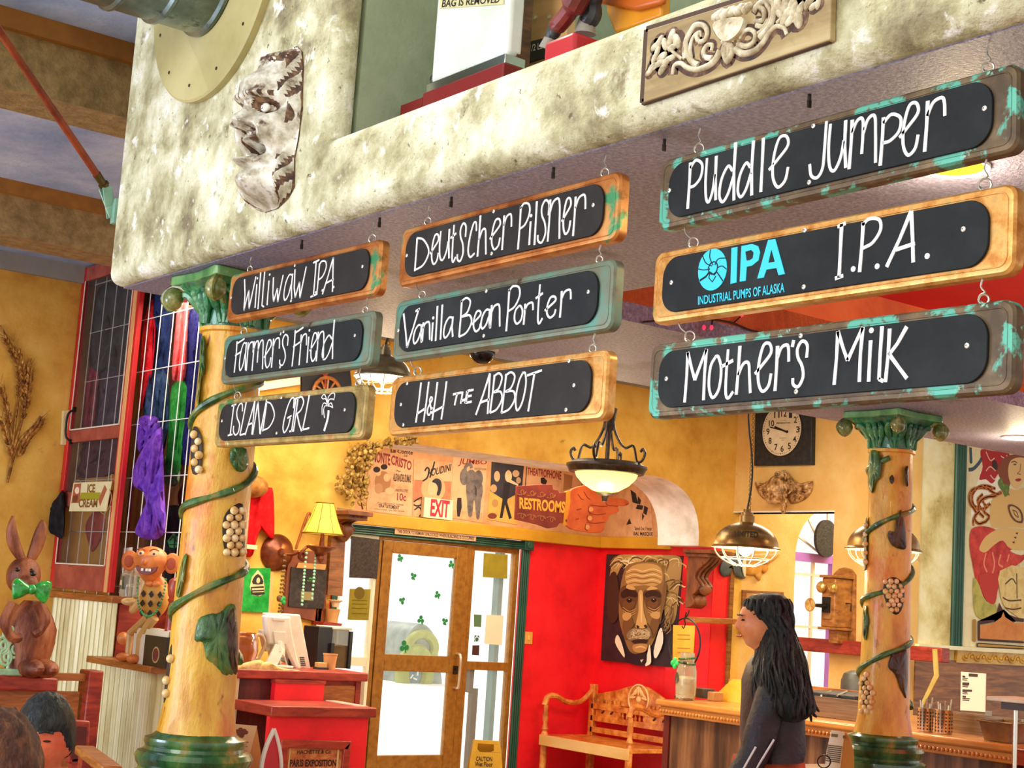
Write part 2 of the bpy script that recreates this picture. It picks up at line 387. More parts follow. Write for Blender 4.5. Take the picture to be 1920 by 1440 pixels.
wf.use(mw).tube([p+V((0,.06,0)) for p in arc],.022,6).beam((xl+.02,yy,zs),(xl+.02,yy,zb),.04,.05).beam((xr-.02,yy,zs),(xr-.02,yy,zb),.04,.05)
wf.use(mp).beam((xl,yy-.02,zs-.01),(xr,yy-.02,zs-.01),.05,.075).beam((xc+.06,yy-.02,zs),(xc+.06,yy-.02,zb),.05,.05)
wf.use(mw)
for a in (.3,.5,.7,.86): wf.beam((xc,yy,zs),(xc+rad*cos(pi*a),yy,zs+(zt-zs)*sin(pi*a)),.015,.015)
for dz in (.16,.62): wf.beam((xl,yy,zs-dz),(xr,yy,zs-dz),.02,.02)
wf.beam((xl+.3,yy,zb),(xl+.3,yy,zs),.025,.025)
wo = struct(wf.make('window_1'))
glassm = M('door_glass','#f4fbf2',rough=.02,alpha=.1)
B().prism([p+V((0,.075,0)) for p in arc] + [(xl,YO+.075,zb),(xr,YO+.075,zb)],(0,.004,0)).make('pane',glassm,wo)
# storefront at the entrance
fd = FY(YD)
def zx(px,py,off=0): p = fd.P(px,py,off); return p.x,p.z
xL,xDl,xDr,xR = 6.53,6.925,7.845,8.375
S(green_post(2.065,6.48,8.48,.075,YD,4,True),'trim_6',m_green)
S(green_post(8.425,0,2.03,.085,YD),'trim_7',m_green)
S(B().box((8.435,YD-.02,2.068),(.1,.05,.09)).disc((8.435,YD-.045,2.068),(0,-1,0),.03,16,.012),'trim_8',m_green,bevel=.005)
S(B().bx((xL-.05,YD-.02,0),(xL,YD+.06,2.03)),'trim_9',m_green)
def pane(x0,x1,z0,z1,y): return B().bx((x0,y,z0),(x1,y+.006,z1))
def sidelight(n,x0,x1):
    b = B(); y = YD+.02
    for a,c in ((x0,x0+.045),(x1-.045,x1)): b.bx((a,y,0),(c,y+.06,2.03))
    for a,c in ((0,.08),(.97,1.04),(1.985,2.03)): b.bx((x0+.045,y+.002,a),(x1-.045,y+.058,c))
    f = struct(b.make('window_%d' % n,m_bronze if n == 3 else M('pale_window_frame',['#e8e2bc','#f2eed2'],scale=4)))
    pane(x0+.045,x1-.045,.08,.97,y+.028).make('pane',glassm,f); pane(x0+.045,x1-.045,1.04,1.985,y+.028).make('pane',glassm,f); return f
sidelight(2,xL,xDl); sidelight(3,xDr,xR)
b = B(); y = YD+.005; x0,x1 = xDl+.02,xDr-.05
b.bx((x0,y,.02),(x0+.095,y+.05,2.0)).bx((x1-.1,y,.02),(x1,y+.05,2.0)).bx((x0+.095,y+.001,.02),(x1-.1,y+.049,.26)).bx((x0+.095,y+.001,.94),(x1-.1,y+.049,1.075)).bx((x0+.095,y+.001,1.90),(x1-.1,y+.049,2.0))
b.bx((xDl-.02,y+.01,0),(xDl+.015,y+.07,2.03)).bx((xDr-.045,y+.01,0),(xDr+.01,y+.07,2.03)).bx((xDl,y+.012,2.003),(xDr,y+.068,2.03))
door = struct(b.make('door_1',m_bronze,bevel=.004))
pane(x0+.095,x1-.1,.26,.94,y+.022).make('pane',glassm,door); pane(x0+.095,x1-.1,1.075,1.90,y+.022).make('pane',glassm,door)
hx = x1-.035
B().tube(smooth_path([(hx,y,1.10),(hx,y-.06,1.085),(hx,y-.065,.96),(hx,y-.06,.83),(hx,y,.815)],5),.013,8).make('door_handle',M('brushed_nickel','#d8c8a8',rough=.3,metal=.8),door)
B().bx((x1-.06,y-.012,.93),(x1-.015,y,1.0)).disc((x1-.038,y-.012,.975),(0,-1,0),.014,12,.01).make('lock',M('dark_bronze','#3a2a18',rough=.4,metal=.6),door)
# ------------------------------------------------------------------ the nine hanging beer signs
m_copper = M('copper_frame',['#8a4a1c','#b4692c','#c98444','#d89a58'],scale=9,rough=.38,metal=.55,spots=[('#4f9a68',9,.6,.05),('#6f5a2a',16,.6,.1)])
m_copper2 = M('honey_copper_frame',['#b9772c','#cf9044','#e0a85e','#caa05c'],scale=30,rough=.35,metal=.45,spots=[('#7f8a40',12,.62,.08)])
m_patina = M('patina_frame',['#4e3f2e','#665238','#7e6a4c'],scale=14,rough=.5,metal=.3,spots=[('#5fb09a',12,.52,.04),('#8ed0b8',22,.62,.04),('#3c342a',20,.66,.05)])
m_patina2 = M('grey_green_frame',['#5b5a48','#74745e','#6f8470','#5a9080'],scale=10,rough=.45,metal=.35,spots=[('#4a3420',14,.62,.06)])
m_olive = M('olive_copper_frame',['#8a7440','#a58c50','#c0a868','#b8804a'],scale=14,rough=.4,metal=.4,spots=[('#4f8a50',10,.6,.05),('#e6dfa8',30,.66,.05)])
m_chalk = M('chalkboard',['#171a1c','#1f2325','#292d2e'],scale=7,detail=10,rough=.6,spec=.2)
m_chalkb = M('brown_chalkboard',['#221f1e','#2a2726','#34312e'],scale=7,detail=10,rough=.6,spec=.2)
m_ink = M('white_chalk_paint',['#dcdfe4','#f4f4f4','#ffffff'],scale=30,rough=.8)
m_screw = M('bright_screw','#e8e4dc',rough=.25,metal=.7)
m_hook = M('galvanised_hook',['#a8a296','#c8c2b4'],scale=60,rough=.3,metal=.8)

def S_(*a): return list(a)
GL = {   # hand-lettered glyphs in a unit box: strokes; a leading 1 means a curved stroke
 'p': [(0,(.06,.98),(.05,.6),(.0,0)),(1,(.06,.86),(.4,1.0),(.8,.88),(.75,.62),(.4,.47),(.08,.45))],
 'P': [(0,(.08,.95),(.06,.5),(.0,0)),(1,(.04,.9),(.35,1.0),(.8,.95),(.88,.75),(.55,.53),(.1,.45))],
 'u': [(1,(.05,1),(.0,.5),(.1,.12),(.35,.02),(.65,.25),(.8,.6)),(0,(.85,1),(.85,.5),(.95,.02))],
 'd': [(1,(.7,.52),(.45,.62),(.12,.42),(.03,.15),(.22,.02),(.5,.14),(.76,.42)),(0,(.82,1),(.78,.5),(.84,0))],
 'D': [(0,(.06,.98),(.04,.5),(.0,0)),(1,(.04,.98),(.5,.9),(.92,.62),(.95,.38),(.6,.12),(.02,.03))],
 'l': [(0,(.5,1),(.42,.5),(.4,.04)),(0,(.38,.05),(.85,.0))],
 'I': [(0,(.5,1),(.48,.5),(.45,0)),(0,(.1,.96),(.9,1)),(0,(.05,0),(.85,.03))],
 '|': [(0,(.5,1),(.48,.5),(.45,0))],
 'i': [(0,(.5,.78),(.46,.4),(.44,0)),(2,(.55,.97))],
 'e': [(1,(.0,.38),(.4,.55),(.85,.78),(.75,.97),(.42,.95),(.2,.6),(.2,.22),(.45,.0),(.78,.1),(.9,.35))],
 'j': [(1,(.9,1),(.85,.5),(.78,.15),(.5,.0),(.15,.06),(.03,.28))],
 'm': [(0,(.05,1),(.04,.5),(.0,0)),(1,(.05,.72),(.22,.95),(.42,.97),(.46,.7),(.44,.25)),(1,(.46,.65),(.62,.93),(.86,.97),(.92,.6),(.96,0))],
 'n': [(0,(.05,1),(.05,.5),(.0,0)),(1,(.06,.68),(.3,.92),(.7,.98),(.85,.8),(.9,.4),(.96,0))],
 'r': [(0,(.08,1),(.07,.5),(.02,0)),(1,(.08,.7),(.35,.94),(.75,1),(.9,.9),(.95,.62))],
 'R': [(0,(.08,.98),(.06,.5),(.0,0)),(1,(.04,.95),(.45,1),(.8,.85),(.6,.62),(.12,.5)),(0,(.2,.5),(.6,.2),(.98,0))],
 'W': [(0,(0,1),(.14,.5),(.12,0)),(0,(.12,0),(.45,.62)),(0,(.45,.62),(.58,.02)),(0,(.58,.02),(1,1))],
 'w': [(0,(.04,1),(.08,.4),(.22,.08)),(0,(.22,.08),(.5,.55)),(0,(.5,.55),(.62,.02)),(0,(.62,.02),(.98,1))],
 'a': [(1,(.85,.95),(.5,.98),(.15,.7),(.02,.25),(.2,.02),(.55,.2),(.8,.6)),(0,(.88,1),(.84,.5),(.96,.0))],
 'F': [(0,(.12,.96),(.1,.5),(.0,0)),(0,(.1,.88),(.95,1)),(0,(.0,.52),(.7,.62))],
 's': [(1,(.95,.62),(.95,.9),(.6,1),(.3,.85),(.35,.65),(.65,.45),(.75,.2),(.45,.0),(.1,.06),(.05,.2))],
 'S': [(1,(.95,.75),(.8,.98),(.45,.98),(.2,.78),(.35,.55),(.75,.35),(.75,.1),(.4,.0),(.05,.12),(.0,.3))],
 'L': [(0,(.45,1),(.3,.5),(.1,0)),(0,(.1,0),(.95,.04))],
 'A': [(0,(.78,1),(.42,.5),(.0,0)),(0,(.78,1),(.86,.5),(.92,0)),(0,(.3,.3),(.95,.36))],
 'N': [(0,(.14,.95),(.08,.5),(.0,0)),(0,(.14,.95),(.45,.45),(.72,.02)),(0,(.74,.0),(.86,.5),(.97,1))],
 'G': [(1,(.98,.7),(.9,.98),(.55,.96),(.2,.65),(.02,.2),(.25,.0),(.6,.15),(.75,.42)),(0,(.42,.42),(.85,.48))],
 't': [(1,(.45,1),(.38,.5),(.4,.1),(.6,.0),(.95,.12)),(0,(.0,.66),(.85,.76))],
 'c': [(1,(.95,.72),(.85,.97),(.55,.95),(.2,.6),(.05,.2),(.35,.0),(.85,.08))],
 'h': [(0,(.12,1),(.08,.5),(.0,0)),(1,(.08,.4),(.4,.62),(.75,.62),(.85,.35),(.95,0))],
 'V': [(0,(.0,.95),(.2,.4),(.32,.0)),(0,(.32,0),(.65,.5),(.95,1)),(0,(.75,.95),(1,1))],
 'B': [(0,(.08,.97),(.06,.5),(.0,0)),(1,(.0,.92),(.45,1),(.8,.88),(.6,.62),(.15,.52)),(1,(.2,.52),(.8,.52),(.98,.32),(.6,.08),(.0,.0))],
 'o': [(1,(.5,.98),(.12,.75),(.05,.3),(.35,.02),(.8,.2),(.92,.65),(.68,.95),(.45,.97))],
 'O': [(1,(.55,1),(.18,.75),(.02,.3),(.3,.0),(.75,.2),(.96,.65),(.78,.95),(.5,.98))],
 'H': [(0,(.14,1),(.1,.5),(.0,0)),(0,(1,1),(.95,.5),(.86,0)),(0,(.06,.22),(.92,.34))],
 '&': [(1,(.95,.05),(.3,.75),(.45,1),(.7,.85),(.1,.4),(.1,.08),(.5,.0),(.9,.4))],
 'T': [(0,(.5,.95),(.42,.5),(.32,0)),(0,(.0,.9),(1,1))],
 'E': [(0,(.15,.98),(.1,.5),(.0,0)),(0,(.12,.95),(1,1)),(0,(.1,.5),(.8,.56)),(0,(.0,.02),(.9,.08))],
 'M': [(0,(.06,.98),(.05,.5),(.0,0)),(0,(.06,.98),(.3,.62),(.45,.42)),(0,(.45,.42),(.7,.72),(.95,1)),(0,(.95,1),(.9,.5),(.9,0))],
 'K': [(0,(.12,1),(.1,.5),(.02,0)),(0,(.9,1),(.5,.7),(.12,.5)),(0,(.14,.52),(.6,.25),(1,.02))],
 "'": [(0,(.6,1),(.3,0))],
 '.': [(2,(.5,.5))],
}
def letters(b,fr,off,tr,seq,slope,lean,w):
    ox,oy,k = tr
    for ch,xl,xr,yt,yb in seq:
        xc = (xl+xr)/2; h = yb-yt
        def mp(g):
            gx,gy = g; x = xl+(xr-xl)*gx; y = yb+(yt-yb)*gy + slope*(x-xc)
            x += lean*(gy-.5)*h
            return (ox+x/k,oy+y/k)
        for st in GL[ch]:
            if st[0] == 2:
                x,y = mp(st[1]); b.disc(fr.P(x,y,off),fr.N,w*.75,10,.0015)
            else:
                pts = [mp(g) for g in st[1:]]
                if st[0] == 0: b.ribbon([fr.P(x,y,off) for x,y in pts],fr.N,[w*1.15,w*.95,w*1.05][:len(pts)] if len(pts) == 3 else w)
                else: b.stroke(fr,pts,w*.9,off,5)
TA,TB,TC,TD,TE,TF = (390,420,5.3333),(390,600,5.3333),(720,300,4.1739),(720,480,4.1739),(1200,90,2.6667),(1200,400,2.6667)
SIGNS = [  # corners (TL, TR, BR, BL), board colour, chalk colour, label, screws, lettering
 dict(c=((1242,302),(1913,112),(1905,282),(1228,434)),fm=m_patina,cm=m_chalk,t=TE,sl=-.24,le=.04,wd=.0066,
      label='brown sign with turquoise patina lettered Puddle Jumper, top of its stack',sc=((148,713),(868,390),(847,672),(1724,302)),
      L=[('p',245,325,560,795),('u',330,388,545,772),('d',400,492,480,770),('d',492,580,470,745),('|',588,640,450,720),('e',648,755,440,695),
         ('j',850,938,375,648),('u',945,1040,370,615),('m',1052,1190,345,590),('p',1208,1325,330,575),('e',1300,1405,275,535),('r',1428,1530,255,508)]),
 dict(c=((1228,477),(1906,337),(1899,515),(1219,606)),fm=m_copper2,cm=m_chalk,t=TE,sl=-.17,le=.04,wd=.0068,
      label='honey copper sign with a cyan pump company logo and I.P.A. lettering',sc=((158,1173),(825,911),(820,1195),(1618,906)),
      L=[('I',980,1030,880,1150),('.',1056,1080,1093,1118),('P',1105,1215,852,1112),('.',1176,1200,1080,1104),('A',1240,1385,822,1083),('.',1424,1452,1028,1054)]),
 dict(c=((1222,647),(1902,558),(1900,735),(1210,785)),fm=m_patina,cm=m_chalk,t=TF,sl=-.12,le=.04,wd=.0066,
      label="brown sign with turquoise patina lettered Mother's Milk, bottom of its stack",sc=((133,828),(805,613),(782,892),(1636,662)),
      L=[('M',230,335,685,940),('o',345,412,710,925),('t',408,475,680,925),('h',488,562,660,903),('e',578,668,648,890),('r',680,748,660,885),("'",758,778,635,668),('s',765,838,640,866),
         ('M',978,1118,578,850),('i',1135,1170,578,842),('l',1182,1232,565,842),('K',1232,1342,572,838)]),
 dict(c=((752,432),(1163,317),(1158,449),(746,538)),fm=m_copper,cm=m_chalkb,t=TC,sl=-.24,le=.05,wd=.0053,
      label='orange copper sign lettered Deutscher Pilsner, top of the middle stack',sc=((180,748),(860,402),(844,733),(1639,353)),
      L=[('D',250,355,595,858),('e',365,437,582,815),('u',438,522,548,785),('t',522,572,508,800),('s',578,642,498,790),('c',662,727,488,758),('h',742,812,428,748),('e',832,922,462,700),('r',932,1002,428,698),
         ('P',1060,1148,338,690),('i',1130,1165,430,665),('|',1170,1212,325,665),('s',1208,1292,318,645),('n',1292,1388,300,628),('e',1395,1472,298,580),('r',1488,1582,278,585)]),
 dict(c=((742,566),(1152,483),(1148,617),(734,678)),fm=m_patina2,cm=m_chalk,t=TD,sl=-.19,le=.05,wd=.0053,
      label='grey green sign lettered Vanilla Bean Porter, middle of the middle stack',sc=((114,584),(802,275),(782,625),(1600,281)),
      L=[('V',150,275,425,712),('a',233,303,540,685),('n',305,367,515,662),('i',368,397,480,665),('|',402,428,392,665),('|',438,468,382,655),('a',470,548,480,640),
         ('B',598,692,328,625),('e',692,768,430,590),('a',762,838,420,568),('n',838,917,378,560),('P',968,1072,235,580),('o',1022,1092,388,532),('r',1098,1172,368,532),('t',1188,1252,222,530),('e',1262,1358,318,482),('r',1383,1468,268,475)]),
 dict(c=((734,709),(1143,652),(1131,787),(725,817)),fm=m_copper2,cm=m_chalkb,t=TD,sl=-.08,le=.1,wd=.0051,
      label='honey copper sign lettered H&H The Abbot, bottom of the middle stack',sc=((183,998),(134,1163),(153,1322),(1450,822),(1488,1013),(1426,1205)),
      L=[('H',268,338,988,1302),('&',345,388,1105,1242),('H',395,478,985,1282),('T',540,602,1072,1168),('H',608,648,1060,1155),('E',648,698,1050,1150),
         ('A',738,838,922,1240),('B',848,932,918,1225),('B',938,1034,910,1225),('O',1038,1112,908,1208),('T',1112,1222,900,1215)]),
 dict(c=((434,514),(714,448),(709,550),(421,606)),fm=m_copper,cm=m_chalkb,t=TA,sl=-.25,le=.07,wd=.0047,
      label='copper sign with green corners lettered Williwaw I.P.A., top of its stack',sc=((232,735),(870,415),(832,768),(1546,425)),
      L=[('W',358,472,540,858),('i',470,502,535,840),('|',500,535,485,852),('l',535,582,478,832),('i',582,634,498,812),('w',645,748,522,790),('a',765,852,505,762),('w',858,978,440,752),
         ('I',1038,1110,368,722),('.',1072,1092,675,695),('P',1102,1188,370,700),('.',1138,1158,655,675),('A',1160,1268,342,690),('.',1250,1270,620,642)]),
 dict(c=((422,631),(703,580),(694,686),(411,721)),fm=m_patina2,cm=m_chalk,t=TB,sl=-.16,le=.06,wd=.0047,
      label="grey green sign lettered Farmer's Friend, middle of its stack",sc=((173,382),(757,118),(722,470),(1470,155)),
      L=[('F',275,362,195,520),('a',320,388,228,508),('r',393,455,222,506),('m',452,560,205,500),('e',565,642,198,476),('r',645,718,182,472),("'",722,740,125,152),('s',722,800,148,452),
         ('F',855,950,82,458),('r',922,988,142,448),('i',982,1030,95,428),('e',1022,1098,128,412),('n',1095,1168,112,408),('d',1150,1280,5,398)]),
 dict(c=((408,752),(691,717),(679,824),(401,837)),fm=m_olive,cm=m_chalkb,t=TB,sl=-.07,le=.12,wd=.0047,
      label='olive copper sign lettered Island Girl beside a small palm tree',sc=((141,1010),(735,777),(687,1132),(1369,899)),
      L=[('I',218,272,845,1155),('S',268,342,838,1150),('L',335,405,820,1150),('A',395,468,812,1148),('N',470,572,798,1145),('D',568,668,810,1110),('G',765,852,782,1125),('I',835,892,780,1115),('R',878,962,768,1115),('L',962,1038,752,1097)]),
]
fs_ = FX(XS)
def rrect(cx,cz,hw,hh,r,n=6):
    pts = []
    for sx,sz,a0 in ((1,1,0),(-1,1,pi/2),(-1,-1,pi),(1,-1,1.5*pi)):
        for i in range(n+1): a = a0 + pi/2*i/n; pts.append((cx+sx*(hw-r)+r*cos(a),cz+sz*(hh-r)+r*sin(a)))
    return pts
def beer_sign(d,first):
    P = [fs_.P(x,y,.012) for x,y in d['c']]                 # corners on the front of the board
    ctr = sum(P,V())/4; t = thing('beer_sign',(XS,ctr.y,min(p.z for p in P)),d['label'],'sign','hanging beer signs')
    eu = ((P[1]-P[0]) + (P[2]-P[3])).normalized(); eu.x = 0; eu.normalize(); ev = V((0,-eu.z,eu.y)); ev = ev if ev.z > 0 else -ev
    def uv(p): q = p-ctr; return q.dot(eu),q.dot(ev)
    us = [uv(p) for p in P]; hw = (us[1][0]-us[0][0] + us[2][0]-us[3][0])/4; hh = (us[0][1]-us[3][1] + us[1][1]-us[2][1])/4
    sh = ((us[0][0]+us[1][0]) - (us[2][0]+us[3][0]))/4/hh      # slight shear seen in the photo (the boards hang a touch askew)
    def W(u,v,x): return V((x,0,0)) + V((0,ctr.y,ctr.z)) + eu*u + ev*v
    fx = XS-.012
    # board: back + raised rounded rim
    b = B().use(d['fm']); r = hh*.3
    ring = [rrect(0,0,hw,hh,r),rrect(0,0,hw,hh,r),rrect(0,0,hw-.004,hh-.004,r*.9),rrect(0,0,hw-.010,hh-.010,r*.8)]
    xs = [fx+.026,fx+.006,fx+.001,fx]
    vs = []; n = len(ring[0])
    for rg,x in zip(ring,xs): vs += [W(u,v,x) for u,v in rg]
    fs = [(k*n+i,k*n+(i+1) % n,(k+1)*n+(i+1) % n,(k+1)*n+i) for k in range(3) for i in range(n)] + [list(range(n)),list(range(4*n-1,3*n-1,-1))]
    b.add(vs,fs)
    ri = rrect(0,0,hw-.0125,hh-.0125,r*.75)
    b.tube([W(u,v,fx) for u,v in ri],.0014,6,True)
    b.make('board',None,t)
    # chalkboard with half-round ends
    cw,ch,cr = hw*.905,hh*.76,hh*.55
    cu = -hw*.012
    pts = rrect(cu,0,cw,ch,cr,9)
    cbd = B().use(d['cm']).prism([W(u,v,fx-.006) for u,v in pts],(.006,0,0)).make('chalkboard',None,t,bevel=.001)
    fr = FX(fx-.006); ox,oy,k = d['t']
    for sx,sy in d['sc']:
        p = fr.P(ox+sx/k,oy+sy/k)
        B().use(m_screw).lathe([(.0048,0),(.0045,.0015),(.0025,.0026),(.0008,.0028)],p,12,align((-1,0,0))).use(MATS['chalkboard']).disc(p+V((-.0027,0,0)),(-1,0,0),.0012,6,.0004).make('screw',None,cbd)
    b = B().use(m_ink); letters(b,fr,0,d['t'],d['L'],d['sl'],d['le'],d['wd'])
    if 'Island' in d['label']:      # the little palm
        fp = lambda *q: [(ox+x/k,oy+y/k) for x,y in q]
        for q,w_ in (((1210,905),(1200,990),(1165,1110)),.008),(((1205,850),(1205,780),(1240,735),(1270,740),(1262,800)),.0022),(((1203,850),(1215,800),(1245,790),(1265,800)),.0022), \
                     (((1200,845),(1185,780),(1165,745),(1140,770)),.0022),(((1200,850),(1180,790),(1155,790),(1138,775)),.0022),(((1200,850),(1165,830),(1145,870),(1145,950)),.0022),(((1198,860),(1175,860),(1160,900),(1168,980)),.0022), \
                     (((1205,855),(1235,830),(1252,880)),.0022),(((1205,862),(1225,862),(1252,880)),.0022): b.stroke(fr,fp(*q),w_,0,5)
    b.make('lettering',None,cbd)
    if 'logo' in d['label']:
        mc = M('cyan_vinyl','#35cfee',rough=.6); b = B().use(mc); T = lambda *q: [(ox+x/k,oy+y/k) for x,y in q]
        b.pp(fr,T((457,1000),(487,994),(482,1172),(452,1180)),0,.0015)
        b.pp(fr,T((507,990),(560,980),(590,990),(600,1020),(592,1062),(560,1088),(533,1094),(528,1164),(498,1168)),0,.0015)
        b.pp(fr,T((640,960),(676,955),(724,1130),(692,1136),(682,1100),(632,1108),(618,1148),(586,1153)),0,.0015)
        b.pp(fr,[(ox+(362+72*cos(a))/k,oy+(1108+104*sin(a)+(-.2*72*cos(a)))/k) for a in [2*pi*i/28 for i in range(28)]],0,.0015)
        b.text('INDUSTRIAL PUMPS OF ALASKA',fr,T((290,1285),(722,1221),(722,1172),(290,1242)),.001,.012)
        b.make('company_logo',None,cbd)
        b = B().use(d['cm'])
        b.pp(fr,T((527,1018),(555,1010),(566,1022),(562,1050),(548,1060),(533,1062)),.0012,.001); b.pp(fr,T((656,1010),(672,1068),(642,1073)),.0012,.001)
        for q in (((360,1090),(330,1075),(312,1035)),((365,1085),(350,1050),(352,1008)),((375,1085),(392,1055),(430,1050)),((350,1105),(320,1110),(292,1105)),((385,1100),(410,1090),(432,1105)),((345,1120),(330,1140),(300,1160))): b.stroke(fr,T(*q),.0018,.0015,4,.0008)
        b.stroke(fr,T((300,1165),(330,1145),(350,1120),(372,1135),(385,1120),(415,1165)),.0022,.0015,0,.0008); b.stroke(fr,T((350,1120),(345,1150),(362,1170),(380,1140)),.0018,.0015,0,.0008)
        b.torus(fr.P(*T((365,1100))[0],.0018),.012,.0011,(-1,0,0)); b.make('logo_lines',None,cbd)
    return dict(t=t,W=W,hw=hw,hh=hh,fx=fx)
built = [beer_sign(d,i == 0) for i,d in enumerate(SIGNS)]
def eye_hook(parent,top,bottom,screw_in=True):
    """an S-bent hook from the point above down to a ring just over the board"""
    a,c = V(top),V(bottom); L = (a-c).length; b = B().use(m_hook); r = min(.011,L*.2)
    b.torus(c+V((0,0,r*.9)),r,.0019,(1,.5,0),14,6)
    b.tube(smooth_path([a,a+(c-a)*.3+V((0,.003,0)),a+(c-a)*.55+V((0,-.004,0)),c+V((0,r*.8,r*1.9)),c+V((0,r*1.1,r*.9)),c+V((0,0,r*.1))],4),.0017,6)
    if screw_in: b.tube([c+V((0,0,-.008)),c+V((0,0,r*.2))],.0019,6)
    return b.make('hook',None,parent)
for col in range(3):
    st = built[col*3:col*3+3]
    for row in range(3):
        d = st[row]
        for s in (-1,1):
            u = d['hw']*.84*s - (.0 if s > 0 else -.03)
            low = d['W'](u,d['hh'],d['fx']+.013)
            if row == 0: top = V((low.x,low.y,ZU-.004))
            else: dd = st[row-1]; top = dd['W'](dd['hw']*.84*s,-dd['hh'],dd['fx']+.013)
            eye_hook(d['t'],top,low)
# small bolts left in the soffit between the hooks
for x,y in ((562,450),(846,370),(1031,313),(1518,178),(1246,262),(700,406)):
    p = onZ(x,y,ZU-.004); p.x = min(max(p.x,XS-.01),XS+.25)
    tag(B().use(M('dark_iron',['#231f1c','#3a332c'],scale=30,rough=.5,metal=.7)).tube([p+V((0,0,.01)),p+V((0,0,-.012))],.0035,8).box(p+V((0,0,-.017)),(.008,.004,.014)).make('hanger_bolt'),
        'short dark bolt in the soffit above the hanging signs','bolt','bolts in the soffit')
# ------------------------------------------------------------------ carved columns
m_col = M('painted_column',['#b0701a','#d49622','#e6b640','#dd8424','#c65c14'],scale=6,stretch=(1,1,.4),detail=12,lo=.3,hi=.7,rough=.3,bump=.5,bscale=22,bstretch=(1,1,.4),coat=.15,spots=[('#f2dc94',9,.64,.1),('#8a4410',14,.62,.08),('#b8701c',34,.62,.08)])
m_vine = M('painted_vine',['#16301a','#2c5a2c','#567a34','#8a7a3a'],scale=16,rough=.3,coat=.3,bump=.3)
m_leaf = M('painted_leaf',['#1c2c14','#2f5a26','#4f7a34','#8a8a44'],scale=13,stretch=(1,1,.4),rough=.3,coat=.3,bump=.5,bscale=40)
m_leafb = M('painted_brown_leaf',['#2a180c','#4a2c14','#6a4a22'],scale=13,stretch=(1,1,.4),rough=.35,coat=.2,bump=.5,bscale=40)
m_cap = M('painted_capital',['#10402c','#1e6a42','#3c8a54','#7a9a58'],scale=9,rough=.28,coat=.4,bump=.3,spots=[('#241a10',12,.62,.07),('#c8b878',14,.64,.07)])
m_abac = M('painted_abacus',['#3f7a44','#5f9a58','#7fb070'],scale=9,rough=.35,coat=.3,spots=[('#d8cfa0',20,.66,.06)])
m_berry = M('grape_cream',['#d8a858','#ecc888','#f8e4b8'],scale=40,rough=.3,coat=.3)
m_bed = flat('#2a1a10',.5)
m_base = M('painted_green_base',['#16351c','#2a5a30','#4a7a3c','#a88a44'],scale=7,stretch=(1,1,.5),rough=.25,coat=.5,spots=[('#d9b860',10,.68,.06)])
def cyl_hit(c,r,x,y,off=0):
    """where the sight line of a photo pixel meets the round shaft"""
    d = ray(x,y); o = CAM - V((c[0],c[1],0)); R = r+off
    a = d.x*d.x+d.y*d.y; b = 2*(o.x*d.x+o.y*d.y); q = o.x*o.x+o.y*o.y-R*R; D = b*b-4*a*q
    t = (-b-math.sqrt(D))/(2*a) if D > 0 else -b/(2*a)
    p = CAM + d*t
    if D <= 0: h = V((p.x-c[0],p.y-c[1],0)).normalized()*R; p = V((c[0]+h.x,c[1]+h.y,p.z))
    return p
def cyl_relief(b,c,r,px,h,veins=0):
    pts = smooth_path([V((x,y,0)) for x,y in px],3,True); n = len(pts); g = sum(pts,V())/n; vs = []
    for k,(s,hh) in enumerate(((1,-.004),(.97,.45),(.8,.8),(.5,1),(.2,1.0))):
        for i,p in enumerate(pts):
            q = g + (p-g)*s; e = (h*.25*sin(i*2.1+k) if veins and 0 < k < 4 else 0); vs.append(cyl_hit(c,r,q.x,q.y,h*hh+e))
    fs = [(k*n+i,k*n+(i+1) % n,(k+1)*n+(i+1) % n,(k+1)*n+i) for k in range(4) for i in range(n)] + [[4*n+i for i in range(n)]]
    b.add(vs,fs)
def inside(px,x,y):
    c = False; j = len(px)-1
    for i in range(len(px)):
        (xi,yi),(xj,yj) = px[i],px[j]
        if (yi > y) != (yj > y) and x < (xj-xi)*(y-yi)/(yj-yi)+xi: c = not c
        j = i
    return c
def grapes(c,r,px,step,parent,rb):
    b = B().use(m_bed); cyl_relief(b,c,r,px,.006); b.use(m_berry); row = 0
    y = min(p[1] for p in px)
    while y < max(p[1] for p in px):
        x = min(p[0] for p in px) + (step/2 if row % 2 else 0)
        while x < max(p[0] for p in px):
            if inside(px,x,y):
                p = cyl_hit(c,r,x+random.uniform(-1,1),y+random.uniform(-1,1),.009); b.ell(p,rb*random.uniform(.9,1.1),None,10,7)
            x += step
        y += step*.86; row += 1
    return b.make('grape_cluster',None,parent)
